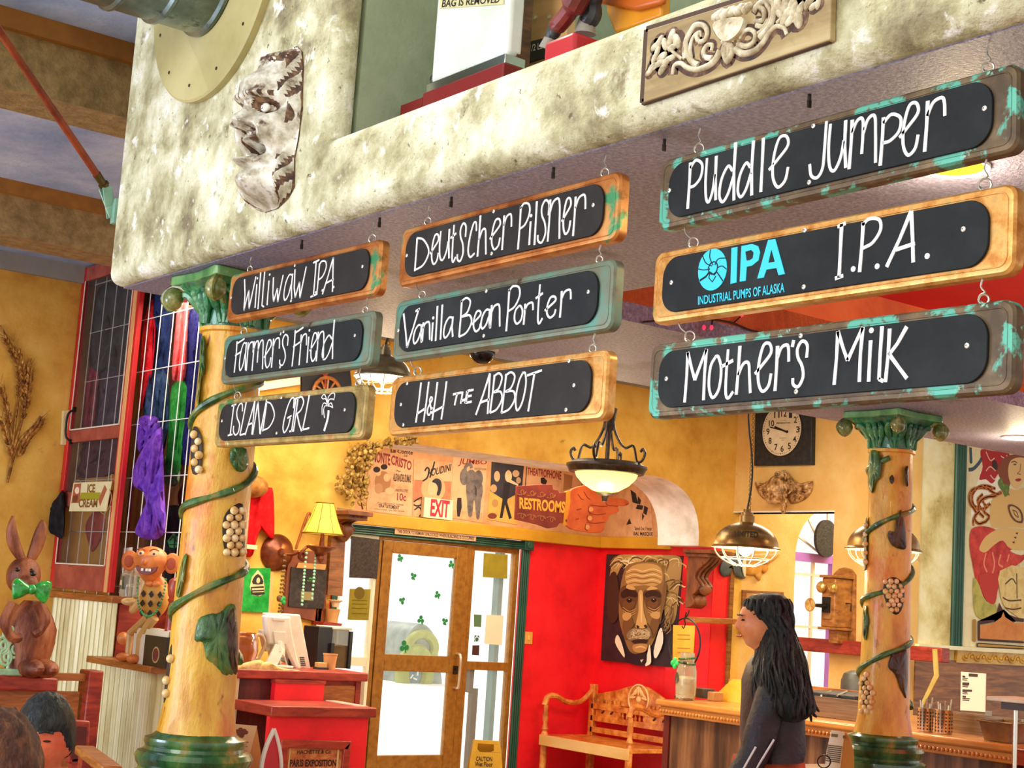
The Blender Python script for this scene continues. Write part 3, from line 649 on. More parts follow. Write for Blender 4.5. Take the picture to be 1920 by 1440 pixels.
def column(label,cx,cy,zb,zt,r0,r1,helix,leaves,bleaves,clusters,step,rb):
    t = thing('carved_column',(cx,cy,.93),label,'column','carved grapevine columns'); t['kind'] = 'thing'
    rr = lambda z: r0 + (r1-r0)*min(1,max(0,(z-zb)/(zt-zb)))**.8
    prof = [(r0*1.12,zb-.01),(r0*1.08,zb+.015),(r0*1.02,zb+.05)] + [(rr(zb+(zt-zb)*i/14),zb+(zt-zb)*i/14) for i in range(1,15)] + [(r1*1.12,zt+.004),(r1*1.12,zt+.016),(r1*.98,zt+.02)]
    prof = [(a,z-0) for a,z in prof]
    wob = lambda r,z,a: r*(1+.018*noise.noise(V((cos(a)*2,sin(a)*2,z*3)))+.01*noise.noise(V((cos(a)*5,sin(a)*5,z*5))))
    B().use(m_col).lathe(prof,(cx,cy,0),48,None,wob).make('shaft',None,t,sharp=60)
    B().use(m_base).lathe([(.185,.93),(.19,.95),(.185,.985),(.165,.995),(.162,1.005),(.172,1.02),(.176,1.035),(.168,1.05),(.15,1.056),(.147,1.066),(.152,1.076),(.150,1.09),(.13,zb-.008),(.118,zb+.002)],(cx,cy,0),40).make('base_ring',None,t)
    # capital
    def bell(r,z,a):
        k = max(0,(z-zt-.03)/(2.465-zt-.03)); sq = 1/max(abs(cos(a+pi/4-pi/4)),abs(sin(a)))
        return r*(1+(sq**.9-1)*k)*(1+.05*(1-k)*cos(8*a)+.035*k*cos(8*a+pi))
    b = B().use(m_cap).lathe([(r1*1.0,zt+.018),(r1*1.02,zt+.04),(r1*1.06,zt+.07),(r1*1.16,zt+.10),(r1*1.32,zt+.125),(r1*1.5,2.455),(r1*1.55,2.466)],(cx,cy,0),64,None,bell)
    for k in range(8):
        a = pi/4*k; d = V((cos(a),sin(a),0)); w = V((-sin(a),cos(a),0)); far = 1.75 if k % 2 else 1.42
        for s in (-.5,0,.5):
            pts = [V((cx,cy,0)) + d*(r1*(1.02+.04)) + w*s*.02 + V((0,0,zt+.025)),V((cx,cy,0)) + d*r1*1.12 + w*s*.05 + V((0,0,zt+.075)),V((cx,cy,0)) + d*r1*(1.12+(far-1.12)*.6) + w*s*.07 + V((0,0,zt+.115)),V((cx,cy,0)) + d*r1*far + w*s*.05 + V((0,0,zt+.125-.012*abs(s)))]
            b.tube(smooth_path(pts,4),[.009,.016,.013,.006],7)
    b.make('capital',None,t,sharp=50)
    b = B().use(m_abac); hs = .158; o = []
    for k in range(4):
        a = pi/2*k; e = V((cos(a),sin(a),0)); g = V((-sin(a),cos(a),0))
        for s,dd in ((-.93,1.0),(-.5,.94),(0,.9),(.5,.94),(.93,1.0)): o.append(V((cx,cy,2.466)) + e*hs*dd + g*hs*s)
    b.prism(o,(0,0,.0295)); b.make('abacus',None,t,bevel=.004)
    for k in range(4):
        a = pi/2*k+pi/4; d = V((cos(a),sin(a),0)); p = V((cx,cy,2.425)) + d*.205
        bb = B().use(M('painted_scroll',['#2f3a1c','#6f7a3c','#c0b070'],scale=14,rough=.25,coat=.4))
        bb.ell(p,(.033,.033,.037)); bb.tube(smooth_path([V((cx,cy,2.40))+d*.12,V((cx,cy,2.452))+d*.165,V((cx,cy,2.462))+d*.205,p+d*.034,p+V((0,0,-.036)),p-d*.03],4),[.012,.012,.011,.009,.006,.004],7)
        bb.make('scroll',None,t)
    # vine winding up the shaft
    ph,pitch,z0,z1 = helix; fwd = math.atan2(-cy,-cx); pts = []; N = int((z1-z0)/pitch*28)
    for i in range(N+1):
        z = z0+(z1-z0)*i/N; a = fwd + ph + 2*pi*(z-z0)/pitch; r = rr(z)+.006+.003*sin(i*.9); pts.append((cx+r*cos(a),cy+r*sin(a),z+.01*sin(i*.35)))
    B().use(m_vine).tube(pts,[.0115*(1+.15*sin(i*1.3)) for i in range(N+1)],8).make('vine',None,t)
    for px in leaves: b = B().use(m_leaf); cyl_relief(b,(cx,cy),rr(1.8),px,.016,1); b.make('leaf',None,t,sharp=60)
    for px in bleaves: b = B().use(m_leafb); cyl_relief(b,(cx,cy),rr(1.5),px,.014,1); b.make('leaf',None,t,sharp=60)
    for px in clusters: grapes((cx,cy),rr(1.6),px,step,t,rb)
    return t
cl = onX(367,1385,2.165)
column('wide carved grapevine column below the left end of the overhang, beside hanging jackets',cl.x,cl.y,1.105,2.315,.108,.094,(radians(95),.29,1.32,2.25),
  [[(395,1150),(372,1160),(364,1200),(380,1205),(386,1235),(405,1250),(418,1265),(438,1265),(442,1210),(444,1140),(430,1132),(412,1148)],[(432,845),(430,860),(440,880),(455,885),(466,870),(462,842),(440,838)],
   [(377,632),(384,640),(384,690),(376,715),(373,690)],[(341,1050),(351,1040),(345,1090),(336,1120),(330,1110)],[(374,695),(378,700),(372,760),(368,740)]],
  [[(425,1150),(440,1140),(446,1180),(446,1260),(434,1258),(424,1210)]],
  [[(433,952),(455,945),(459,990),(456,1040),(425,1038),(417,1000),(420,970)],[(361,805),(370,802),(380,830),(376,880),(361,888),(357,850)],[(320,1210),(323,1215),(318,1260),(310,1320),(304,1318),(310,1260)]],15,.0126)
cr = onX(1655,1385,5.46)
column('carved grapevine column standing behind the dark-haired person, by the mural wall',cr.x,cr.y,1.105,2.315,.112,.092,(radians(95),.29,1.22,2.3),
  [[(1632,845),(1645,845),(1654,870),(1650,895),(1641,905),(1634,925),(1627,905),(1628,865)],[(1618,1145),(1624,1135),(1629,1165),(1624,1200),(1617,1190)]],
  [[(1672,1225),(1684,1220),(1700,1218),(1703,1260),(1700,1310),(1688,1292),(1678,1265),(1665,1250)],[(1690,955),(1697,985),(1700,1025),(1690,1030),(1672,1022),(1664,1005),(1668,995),(1676,1005),(1680,975)],[(1673,890),(1677,900),(1672,908),(1667,898)],[(1696,880),(1703,875),(1703,910),(1698,908)]],
  [[(1660,1090),(1675,1082),(1690,1090),(1696,1110),(1692,1140),(1680,1153),(1666,1140),(1656,1110)],[(1617,1262),(1622,1255),(1634,1285),(1637,1310),(1632,1340),(1616,1342),(1610,1310)],[(1622,980),(1626,975),(1626,1050),(1620,1070),(1617,1030)]],10.2,.0122)

# ------------------------------------------------------------------ carved mask on the pier
m_ivory = M('antique_silver',['#8f8672','#b8b09a','#d8d4c4','#eceadf'],scale=24,rough=.35,metal=.15,coat=.2,spots=[('#5a3a26',18,.57,.09)])
m_dk = M('antique_dark_brown',['#2f1a10','#55341f','#8a6a4c'],scale=40,rough=.45)
yc0 = onX(562,240,XF).y + .115; ztop,zbot = onX(520,92,XF-.03).z,onX(470,388,XF-.06).z
hz = ztop-zbot
def G(u,v,cu,cv,su,sv): return math.exp(-((u-cu)/su)**2-((v-cv)/sv)**2)
def mask_h(u,v):
    au = abs(u)
    h = .052*max(0,1-au**3.2)*max(0,1-(abs(v-.5)/.52)**4)
    h += .052*G(u,v,0,.27,.75,.12) + .022*G(au,v,.4,.345,.3,.03) - .03*G(au,v,.42,.42,.24,.035) + .016*G(au,v,.40,.415,.12,.022)
    h += .032*G(u,v,0,.45,.22,.09) + .040*G(u,v,0,.505,.34,.055) + .026*G(au,v,.26,.525,.13,.024) - .020*G(au,v,.2,.545,.1,.012)
    h += .036*G(au,v,.55,.55,.26,.10) - .030*G(au,v,.34,.60,.05,.08)
    h += .030*G(u,v,0,.60,.34,.022) - .06*G(u,v,0,.665,.3,.04) + .046*G(u,v,0,.735,.46,.03)
    h += .052*G(u,v,0,.86,.60,.10) - .020*G(u,v,0,.775,.4,.018)
    h += .020*G(au,v,.95,.42,.10,.09) - .016*G(au,v,.90,.45,.05,.06) + .022*G(au,v,.9,.88,.16,.09) + .012*sin(au*30+v*46)*(G(au,v,.95,.2,.2,.2) + G(u,v,0,.04,.9,.07) + .8*G(au,v,.92,.78,.14,.14))
    h += .02*G(u,v,0,.05,.7,.06)
    return max(.010,h)
def halfw(v):
    k = [(0,.55),(.05,.8),(.15,.92),(.3,.98),(.42,1.05),(.6,1.0),(.72,.9),(.8,.95),(.9,1.0),(.96,.75),(1.0,.3)]
    for (a,x),(c,y) in zip(k,k[1:]):
        if v <= c: return x+(y-x)*(v-a)/(c-a)
    return .3
b = B(); nu,nv = 61,121; vs = []
for j in range(nv):
    v = j/(nv-1); hw_ = halfw(v)*.118
    for i in range(nu):
        u = -1+2*i/(nu-1); edge = min(1,(1-abs(u))*9,v*14,(1-v)*14)
        vs.append(V((XF - max(0,1.25*mask_h(u,v)*max(.12,edge)**.5),yc0 - u*hw_,ztop-v*hz)))
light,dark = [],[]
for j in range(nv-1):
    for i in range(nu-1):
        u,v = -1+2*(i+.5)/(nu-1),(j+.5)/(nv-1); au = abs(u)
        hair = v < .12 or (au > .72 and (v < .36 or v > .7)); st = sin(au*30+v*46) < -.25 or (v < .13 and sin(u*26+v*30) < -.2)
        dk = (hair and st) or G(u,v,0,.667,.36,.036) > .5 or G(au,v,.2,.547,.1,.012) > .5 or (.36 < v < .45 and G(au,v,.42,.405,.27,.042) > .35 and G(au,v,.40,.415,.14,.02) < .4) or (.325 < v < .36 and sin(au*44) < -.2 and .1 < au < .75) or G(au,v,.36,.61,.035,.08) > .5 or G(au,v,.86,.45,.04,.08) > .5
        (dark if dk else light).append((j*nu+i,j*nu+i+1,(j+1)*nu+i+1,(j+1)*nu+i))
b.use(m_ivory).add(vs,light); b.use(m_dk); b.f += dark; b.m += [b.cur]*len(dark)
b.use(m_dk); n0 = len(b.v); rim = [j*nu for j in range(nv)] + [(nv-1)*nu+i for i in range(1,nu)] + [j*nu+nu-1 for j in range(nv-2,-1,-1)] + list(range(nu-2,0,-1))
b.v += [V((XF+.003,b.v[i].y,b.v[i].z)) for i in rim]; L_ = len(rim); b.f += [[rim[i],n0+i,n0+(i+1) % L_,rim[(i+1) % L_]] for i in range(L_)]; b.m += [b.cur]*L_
mk = tag(b.make('wall_mask',None,None,(XF,yc0,zbot),sharp=55),'antique silver grotesque face mask with open mouth on the plaster pier','mask')
for s in (-1,1):
    p = V((XF-.072,yc0-s*.046,ztop-.415*hz)); B().use(flat('#f4f2e6',.25)).ell(p,(.012,.018,.012)).use(m_dk).torus(p+V((-.0105,0,0)),.0055,.0012,(-1,0,0),12,6).make('eye',None,mk)

# ------------------------------------------------------------------ duct and its round flange
m_galv = M('galvanised_duct',['#4f5c58','#6f7d78','#93a09a'],scale=5,stretch=(1,1,1),rough=.32,metal=.75,spots=[('#3c4644',18,.6,.1)])
dc = V((XF,4.19,3.39)); Rm = align((-1,0,0))
dt = thing('air_duct',dc,'grey metal spiral duct with round cream flange on the pier','duct')
prof = [(.188,.02)]
for i in range(9): x = .02+.14*i; prof += [(.188,x+.005),(.197,x+.012),(.197,x+.022),(.188,x+.03),(.188,x+.138)]
B().use(m_galv).lathe(prof,dc,48,Rm).make('pipe',None,dt)
m_cream = M('cream_flange_paint',['#9f9562','#b5aa72','#c4ba84'],scale=2,rough=.5)
b = B().use(m_cream).lathe([(.395,0),(.397,.022),(.39,.028),(.2,.028)],dc,64,Rm); b.make('flange',None,dt)
for a in range(12):
    an = 2*pi*a/12+.2; p = dc+V((-.028,.345*cos(an),.345*sin(an))); B().use(flat('#3a3222',.4)).disc(p,(-1,0,0),.0055,8,.002).make('screw',None,dt)

# ------------------------------------------------------------------ tie rod
ra = onX(212,372,1.95); rb_ = onZ(-30,15,3.22)
tr = thing('tie_rod',(1.95,4.83,ra.z),'rust red steel tie rod with green bracket at the pier edge','rod')
B().use(M('rusty_red_steel',['#6a2412','#8e3a1c','#a84c26'],scale=9,stretch=(1,1,1),rough=.45,metal=.2)).tube([along(ra,rb_,.13),rb_],.0125,12).make('rod',None,tr)
B().use(M('dark_brass',['#4a3a18','#6a5424'],scale=9,rough=.4,metal=.5)).tube([along(ra,rb_,.065),along(ra,rb_,.14)],[.0125,.0145],12).tube([along(ra,rb_,.075),along(ra,rb_,.085)],.018,10).make('sleeve',None,tr)
mgb = M('mint_bracket_paint',['#6f9a86','#8fb8a2'],scale=16,rough=.4,metal=.2)
d_ = (rb_-ra).normalized(); b = B().use(mgb)
q = V((1.955,4.836,ra.z-.035))
b.beam(q+V((0,.0,-.03)),along(ra,rb_,.065)+V((0,.018,0)),.035,.006,(0,1,0)).beam(q+V((0,.02,-.03)),along(ra,rb_,.065)+V((0,-.014,0)),.035,.006,(0,1,0)).bx((1.945,4.815,q.z-.055),(2.03,4.842,q.z+.03)); b.make('bracket',None,tr,bevel=.002)

# ------------------------------------------------------------------ carved wooden panel on the ledge
fo = FX(XF)
op = thing('wood_carving',fo.P(1380,128),'weathered wooden panel carved with a fruit bowl and leaf scrolls','carving')
B().use(M('weathered_board',['#8a744c','#a89264','#bfae80'],scale=4,stretch=(1,.25,3),rough=.7,spots=[('#5a4026',9,.62,.1)])).pp(fo,[(1206,192),(1557,74),(1560,-52),(1214,56)],0,.014).make('board',None,op,bevel=.002)
m_carv = M('carved_relief',['#9a8868','#c8bc9a','#e8e2cc'],scale=30,rough=.5,spots=[('#5a3a24',22,.62,.08)])
fo2 = FX(XF-.014)
def oc(*q): return [(1200+x/5.053,y/5.053) for x,y in q]
b = B().use(m_carv); bw_ = B().use(m_dk)  # bw_: wider dark strips and discs behind the scrolls and leaves
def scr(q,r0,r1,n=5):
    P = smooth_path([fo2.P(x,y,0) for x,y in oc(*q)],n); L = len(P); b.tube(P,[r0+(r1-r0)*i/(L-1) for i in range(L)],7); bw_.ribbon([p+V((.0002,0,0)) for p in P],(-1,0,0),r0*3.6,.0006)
# bowl
bw = oc((700,205),(960,160),(955,260),(900,340),(800,390),(720,330)); b.pp(fo2,bw,0,.012,3)
for i in range(9):
    x = 715+i*28; scr(((x,205-i*4.5),(x+10-i*2,290-i*6),(800+i*11,378-i*4)),.0035,.002)
for i in range(13):
    x = 720+i*26; p = fo2.P(*oc((x,170-i*8+14*sin(i*2.4)))[0]); b.ell(p,(.010,.009,.009)); p = fo2.P(*oc((x+10,140-i*7+10*cos(i*1.7)))[0]); b.ell(p,(.007,.008,.008))
scr(((785,410),(830,380),(900,378)),.006,.005)
scr(((840,400),(800,480),(835,580),(880,480),(840,400)),.008,.006); scr(((845,400),(840,480),(835,575)),.006,.004)
# left and right scrolls
scr(((770,480),(720,570),(640,630),(540,660),(450,640),(390,600),(330,620),(310,710)),.008,.004)
scr(((690,555),(620,540),(605,490),(640,430),(690,430),(680,480)),.006,.004); scr(((560,400),(620,380),(640,300),(600,240),(530,240),(480,310),(440,400),(450,500),(500,590),(560,620)),.005,.007)
scr(((490,560),(480,450),(510,350),(570,300),(580,350)),.005,.003); scr(((560,400),(540,350),(560,310)),.006,.004); scr(((430,560),(415,470),(440,380)),.005,.003)
scr(((910,470),(980,510),(1080,490),(1160,420),(1230,310),(1300,250),(1370,270),(1395,330)),.008,.004)
scr(((930,420),(1010,440),(1080,400),(1095,320),(1040,280),(980,310),(950,370)),.006,.004)
scr(((1090,200),(1170,190),(1175,100),(1110,60),(1090,110),(1130,40),(1210,5),(1270,40),(1270,150),(1230,260),(1140,360)),.005,.007); scr(((1200,30),(1240,120),(1210,230),(1120,320)),.005,.004); scr(((1110,240),(1170,250),(1210,180)),.006,.003)
# leaf sprays
def lf(x,y,a,l):
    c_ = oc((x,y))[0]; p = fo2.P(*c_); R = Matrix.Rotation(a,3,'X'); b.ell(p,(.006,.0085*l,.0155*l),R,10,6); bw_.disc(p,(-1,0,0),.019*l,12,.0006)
for x,y,a,l in ((190,400,.6,1),(150,440,1.2,.9),(240,420,-.4,1),(300,360,.3,1.2),(350,390,-.5,1.2),(310,450,1.4,.9),(210,540,1.2,1),(170,490,.5,.8),(250,590,.9,1),(190,600,1.4,.9),(120,640,1,.9),(90,690,1.2,.7),(220,650,.8,1),(300,550,1.5,.8),(140,560,.4,.8),
                   (1310,50,-.5,1.2),(1380,40,.2,1.2),(1450,20,.6,1),(1400,130,.8,1.2),(1460,110,.1,1.3),(1500,180,-.3,1.3),(1520,90,.5,1),(1430,190,1,1),(1370,190,.8,.9),(1590,40,.4,.8),(1650,60,1.2,.8),(1690,40,.2,.7),(1620,10,.9,.8),(1330,130,-.8,.9)): lf(x,y,a,l)
scr(((400,560),(300,480),(230,420),(160,400)),.004,.0025); scr(((300,540),(200,600),(80,700)),.004,.0025); scr(((1300,220),(1400,100),(1480,10)),.004,.0025); scr(((1340,210),(1460,200),(1540,120)),.004,.0025); scr(((1480,70),(1560,50),(1600,-10)),.004,.0025)
b.make('relief',None,op,sharp=60); bw_.make('dark_backing',None,op)
b = B().use(flat('#4a3020',.7)); ring = [(1206,192),(1557,74),(1560,-52),(1214,56)]
for p,q in ((0,1),(1,2),(3,0),(2,3)): b.beam(fo.P(*ring[p],.006),fo.P(*ring[q],.006),.008,.012)
b.make('edge_strip',None,op)

# ------------------------------------------------------------------ things kept on the mezzanine behind the ledge
fz = FX(2.12)
t = thing('shop_machine',fz.P(880,150),'white enamel shop machine with a worn instruction plate','machine')
pl = [fz.P(*q) for q in ((821,-60),(806,158),(950,118),(962,-60))]; zl = 2.728
m_en = M('chipped_enamel',['#c8d2c4','#dfe6da','#eef2ea'],scale=4,rough=.3,spots=[('#6a5a40',40,.75,.03)])
ya,yb = pl[1].y,pl[2].y; zb_ = pl[1].z
B().use(m_en).bx((2.12,yb,zb_),(2.17,ya,3.3)).make('body',None,t,bevel=.012)
B().use(M('chrome_strip','#c8ccd0',rough=.15,metal=1)).bx((2.112,yb-.003,zb_-.026),(2.175,ya+.003,zb_-.001)).make('chrome_band',None,t,bevel=.002)
B().use(M('maroon_enamel','#7c1a1c',rough=.35)).bx((2.105,yb-.008,zl),(2.18,ya+.008,zb_-.026)).make('base',None,t,bevel=.004)
B().use(flat('#1c1a18',.4)).ell((2.14,ya+.012,zb_+.02),(.012,.010,.016)).make('knob',None,t)
fp_ = FX(2.119)
B().use(M('plate_yellow',['#c9c08a','#ddd6a4'],scale=6,rough=.5)).pp(fp_,[(824,16),(944,8),(945,-30),(826,-26)],0,.0015).make('label_plate',None,t)
B().use(flat('#1c1c1a',.7)).text('BAG IS REMOVED',fp_,[(828,14),(936,5),(938,-9),(830,-1)],.002,.02).make('label_text',None,t)
tag(B().use(M('dark_oak_post',['#3c2818','#5a3c22','#7a5430'],scale=4,stretch=(2,2,9),rough=.5)).bx((2.15,FX(2.15).P(972,60).y,2.728),(2.19,FX(2.15).P(955,60).y,3.3)).make('wood_post'),'dark brown wooden upright beside the white shop machine','post')
fb = FX(2.30)
t = thing('scale_board',fb.P(1010,90),'tan board with screws and a black half pound label','board')
B().use(M('tan_board',['#c09058','#d0a468','#dab27a'],scale=3,stretch=(1,1,4),rough=.6)).pp(fb,[(969,-60),(969,150),(1062,115),(1062,-60)],0,.03).make('panel',None,t,bevel=.003)
B().use(flat('#231f1c',.5)).pp(fb,[(988,79),(1030,69),(1030,105),(987,118)],.03,.006).make('label_plate',None,t)
B().use(flat('#f0ece0',.7)).text('1/2 LB',fb,[(993,97),(1018,91),(1018,79),(994,84)],.037,.01).make('label_text',None,t)
for x,y in ((1005,33),(1030,32),(975,110)): B().use(m_screw).disc(fb.P(x,y,.03),(-1,0,0),.005,10,.003).make('screw',None,t)
# carousel horse: two legs show above the ledge
fh = FX(2.14)
t = thing('horse_statue',fh.P(1060,100),'painted carousel horse with dark hooves and a red base','statue')
mh = M('horse_red',['#5a1c1c','#7c2a26','#9a3c34'],scale=6,rough=.4); mhd = M('horse_dark',['#1f2020','#35383a','#4a4c4e'],scale=8,rough=.4); mhg = M('hoof_grey',['#8a8578','#a8a294'],scale=8,rough=.5)
def leg(pts,rs): return [fh.P(x,y,o) for x,y,o in pts],rs
p1 = [fh.P(*q,.012) for q in ((1100,-40),(1078,5),(1060,32),(1040,55),(1032,72),(1026,92))]
bd = B().use(mh); c_ = fh.P(1110,-85); bd.ell(c_,(.05,.13,.07)).make('horse_body',None,t)
B().use(mh).tube(smooth_path(p1[:4],4),[.030,.021,.017],10).use(mhd).ell(p1[3],(.017,.018,.024)).tube([p1[3],p1[4]],[.017,.014],10).use(mhg).tube([p1[4],p1[5]],[.015,.021],12).make('leg',None,t)
p2 = [fh.P(*q,-.035) for q in ((1130,-40),(1108,-5),(1110,25),(1100,42),(1097,64))]
B().use(mhd).tube(smooth_path(p2[:4],4),[.028,.024,.021],10).use(mhg).tube([p2[3]+V((0,0,.010)),p2[4]],[.019,.026],12).make('leg',None,t)
lo = fh.P(1060,108)
B().use(M('horse_base_red','#b81c24',rough=.4)).bx((2.09,lo.y-.09,2.728),(2.20,lo.y+.02,p1[5].z-.003)).make('base',None,t,bevel=.01)
t = thing('toy_sled',fh.P(1180,40),'orange and yellow toy sled lying behind the ledge','toy')
fl_ = FX(2.27)
B().use(M('sled_yellow',['#d98a14','#e89c20','#f0ac34'],scale=3,rough=.4)).pp(fl_,[(1136,20),(1152,62),(1240,30),(1240,-30),(1140,-30)],0,.03).make('body',None,t,bevel=.006)
B().use(M('sled_orange','#c9641a',rough=.4)).pp(fl_,[(1104,-20),(1110,3),(1190,18),(1240,5),(1240,-40),(1110,-40)],.03,.02).make('rail',None,t,bevel=.008)
tag(B().use(M('maroon_enamel','#7c1a1c',rough=.35)).bx((2.15,onX(792,185,2.15).y,2.728),(2.22,onX(752,195,2.15).y,onX(770,191,2.15).z)).make('maroon_stand'),'small maroon metal stand on the ledge below the sage wall','stand')
# ------------------------------------------------------------------ soft shapes
def mpp(fr,x,y): p = fr.P(x,y); return (p-CAM).dot(FWD)/FPX       # metres per photo pixel at that place
def pillow(b,fr,px,off,h,sm=3,fold=0,ff=.35,cen=None):
    """a soft raised shape with the given outline lying on a plane"""
    pts = [V((x,y,0)) for x,y in px]
    if sm: pts = smooth_path(pts,sm,True)
    n = len(pts); g = V((cen[0],cen[1],0)) if cen else sum(pts,V())/n; vs = []
    prof = ((1,0),(1,.5),(.9,.85),(.7,1),(.45,1.05),(.2,1.05))
    for k,(s,hh) in enumerate(prof):
        for p in pts:
            q = g+(p-g)*s; f = fold*(sin(q.x*ff+q.y*.04)+.5*sin(q.x*ff*2.3+q.y*.1)) if hh > .4 else 0
            vs.append(fr.P(q.x,q.y,off+h*hh+f))
    m_ = len(prof); fs = [(k*n+i,k*n+(i+1) % n,(k+1)*n+(i+1) % n,(k+1)*n+i) for k in range(m_-1) for i in range(n)] + [[(m_-1)*n+i for i in range(n)],[n-1-i for i in range(n)]]
    return b.add(vs,fs)
def cloth(name,cols,**k): return M('cloth_'+name,cols,scale=k.pop('scale',18),rough=.95,bump=.25,bscale=90,spec=.1,**k)

# ------------------------------------------------------------------ merchandise partition on the left
XP = 3.64; fP = FX(XP)
m_corr = M('corrugated_steel',['#b09a5c','#d4c890','#e8dfb4'],scale=2.4,stretch=(1,3,.4),rough=.45,metal=.25,spots=[('#7a6c44',5,.66,.08)])
def corr(u,v,y0,y1,z0,z1): y = y0+(y1-y0)*u; return (XP - .012*(1+sin(y*2*pi/.068)),y,z0+(z1-z0)*v)
b = B().use(m_corr); b.grid(lambda u,v: corr(u,v,9.27,8.33,0,1.405),180,2); b.grid(lambda u,v: corr(u,v,8.33,onX(345,1350,XP).y,0,1.085),220,2)
o = b.make('corrugated_panel',None,sharp=80); tag(o,'corrugated galvanised steel sheet facing the low partition wall','panel')
struct(B().bx((XP+.002,onX(345,1350,XP).y,0),(4.02,9.27,1.08)).bx((XP+.002,8.33,1.08),(4.02,9.27,1.40)).make('wall_partition',m_redwood))
m_backb = M('display_backboard',['#3a2014','#5a3420','#7a4a2c','#8f5c38'],scale=3,stretch=(1,3,.6),rough=.7)
YE = onX(392,900,4.0).y
struct(B().bx((3.98,YE,1.08),(4.02,9.27,ZC)).make('wall_display',m_backb))
tag(B().use(m_woodh).bx((XP-.05,8.33,1.405),(XP+.12,9.27,1.445)).make('wainscot_cap',None,bevel=.004),'light wood cap board over the corrugated steel, below the screen door','board')
# screen door hung open against the partition
dn = thing('screen_door',(XP-.05,8.82,1.46),'tall red wooden screen door leaning on the partition over corrugated steel','screen door'); fD = FX(XP-.06)
m_dr = M('red_door_paint',['#b3141a','#cf1c20','#dd2a28'],scale=6,stretch=(1,1,.3),rough=.45,spots=[('#8a4a30',10,.68,.06)])
m_drf = M('faded_red_door_paint',['#8e3c30','#a64c3c','#b8604c'],scale=6,rough=.55)
def zq(px,py): p = fD.P(px,py); return p.y,p.z
yl_,yr_ = 9.262,8.352; z0_,z1_ = 1.462,3.46
for a,c,mm in ((yl_,yl_-.055,m_dr),(yr_+.10,yr_,m_dr)): B().use(mm).bx((XP-.06,a,z0_),(XP-.028,c,z1_)).make('stile',None,dn,bevel=.004)
B().use(M('bare_wood_edge',['#d89a5a','#e8b478'],scale=4,stretch=(1,1,.3))).bx((XP-.064,yr_+.075,z0_),(XP-.06,yr_+.03,z1_)).make('bead_strip',None,dn)
for za,zb2 in ((z1_-.09,z1_),(2.35,2.425),(1.955,2.045),(z0_,z0_+.145)):
    B().use(m_drf).bx((XP-.058,yl_-.055,za),(XP-.03,yr_+.10,zb2)).make('rail',None,dn,bevel=.004)
m_screen = M('screen_mesh',['#4a4440','#5a524c'],scale=60,rough=.9,alpha=.22)
for za,zb2 in ((2.425,z1_-.09),(2.045,2.35),(z0_+.145,1.955)): B().use(m_screen).bx((XP-.046,yl_-.055,za),(XP-.044,yr_+.10,zb2)).make('mesh',None,dn)
b = B().use(flat('#efe6d0'))
for za,zb2 in ((2.425,z1_-.09),(z0_+.145,1.955)):
    for y_ in (yl_-.06,yr_+.105): b.bx((XP-.062,y_-.004,za),(XP-.058,y_+.004,zb2))
    b.bx((XP-.062,yl_-.055,za),(XP-.058,yr_+.10,za+.008))
b.make('moulding',None,dn)
m_iron = M('black_iron',['#1a1614','#2c2622'],scale=30,rough=.4,metal=.5)
hp = fD.P(136,798,.0); B().use(m_iron).tube(smooth_path([hp+V((0,0,.10)),hp+V((-.03,.012,.07)),hp+V((-.035,.016,0)),hp+V((-.03,.012,-.07)),hp+V((0,0,-.10))],5),.007,8).box(hp+V((0,0,.1)),(.02,.02,.03)).box(hp+V((0,0,-.1)),(.02,.02,.03)).make('door_handle',None,dn)
b = B().use(m_iron); y_ = yl_+.012
for i in range(7):
    za = z0_+.12+i*.29
    b.tube([(XP-.05,y_+.008,za),(XP-.05,y_+.008,za+.25)],.004,6)
    b.box((XP-.05,y_,za),(.014,.03,.012))
b.make('tension_rod',None,dn)
# ice cream sign on the door
t = thing('ice_cream_sign',fD.P(170,958),'small tin sign lettered ICE CREAM wired to the screen door','sign'); fI = FX(XP-.085)
ICE = lambda *q: [(x/4.8,780+y/4.8) for x,y in q]
B().use(M('tin_cream',['#e2dba4','#f4f0cc'],scale=6,rough=.35)).pp(fI,ICE((662,600),(1000,588),(950,858),(620,858)),0,.006).make('plate',None,t)
b = B().use(flat('#a3a11c')).pp(fI,ICE((728,690),(905,688),(893,752),(718,756)),.006,.001).use(flat('#b0603c')).pp(fI,ICE((668,612),(730,606),(715,782),(642,784)),.006,.001).pp(fI,ICE((942,618),(962,660),(900,810),(886,752)),.006,.001)
b.use(flat('#f2e2c4')).pp(fI,ICE((690,640),(710,650),(708,690),(685,700),(672,670)),.007,.001,3).use(flat('#7a3a24')).pp(fI,ICE((660,720),(700,715),(690,770),(655,770)),.007,.001,2); b.make('picture',None,t)
b = B().use(flat('#8a5a1c')).text('ICE',fI,ICE((783,690),(853,690),(857,612),(790,612)),.0075,.03).text('CREAM',fI,ICE((705,824),(872,822),(880,745),(712,745)),.0075,.03); b.make('lettering',None,t)
b = B().use(M('bare_wire','#c8b078',rough=.3,metal=.6))
b.tube(smooth_path([fI.P(*q,.008) for q in ICE((660,605),(700,575),(735,600))],4),.0022,6).tube(smooth_path([fI.P(*q,.008) for q in ICE((1000,590),(1000,540),(1008,525))],4),.0022,6).tube(smooth_path([fI.P(*q,.01) for q in ICE((985,660),(1003,720),(990,800),(940,880),(905,862))],4),.0022,6); b.make('wire',None,t)

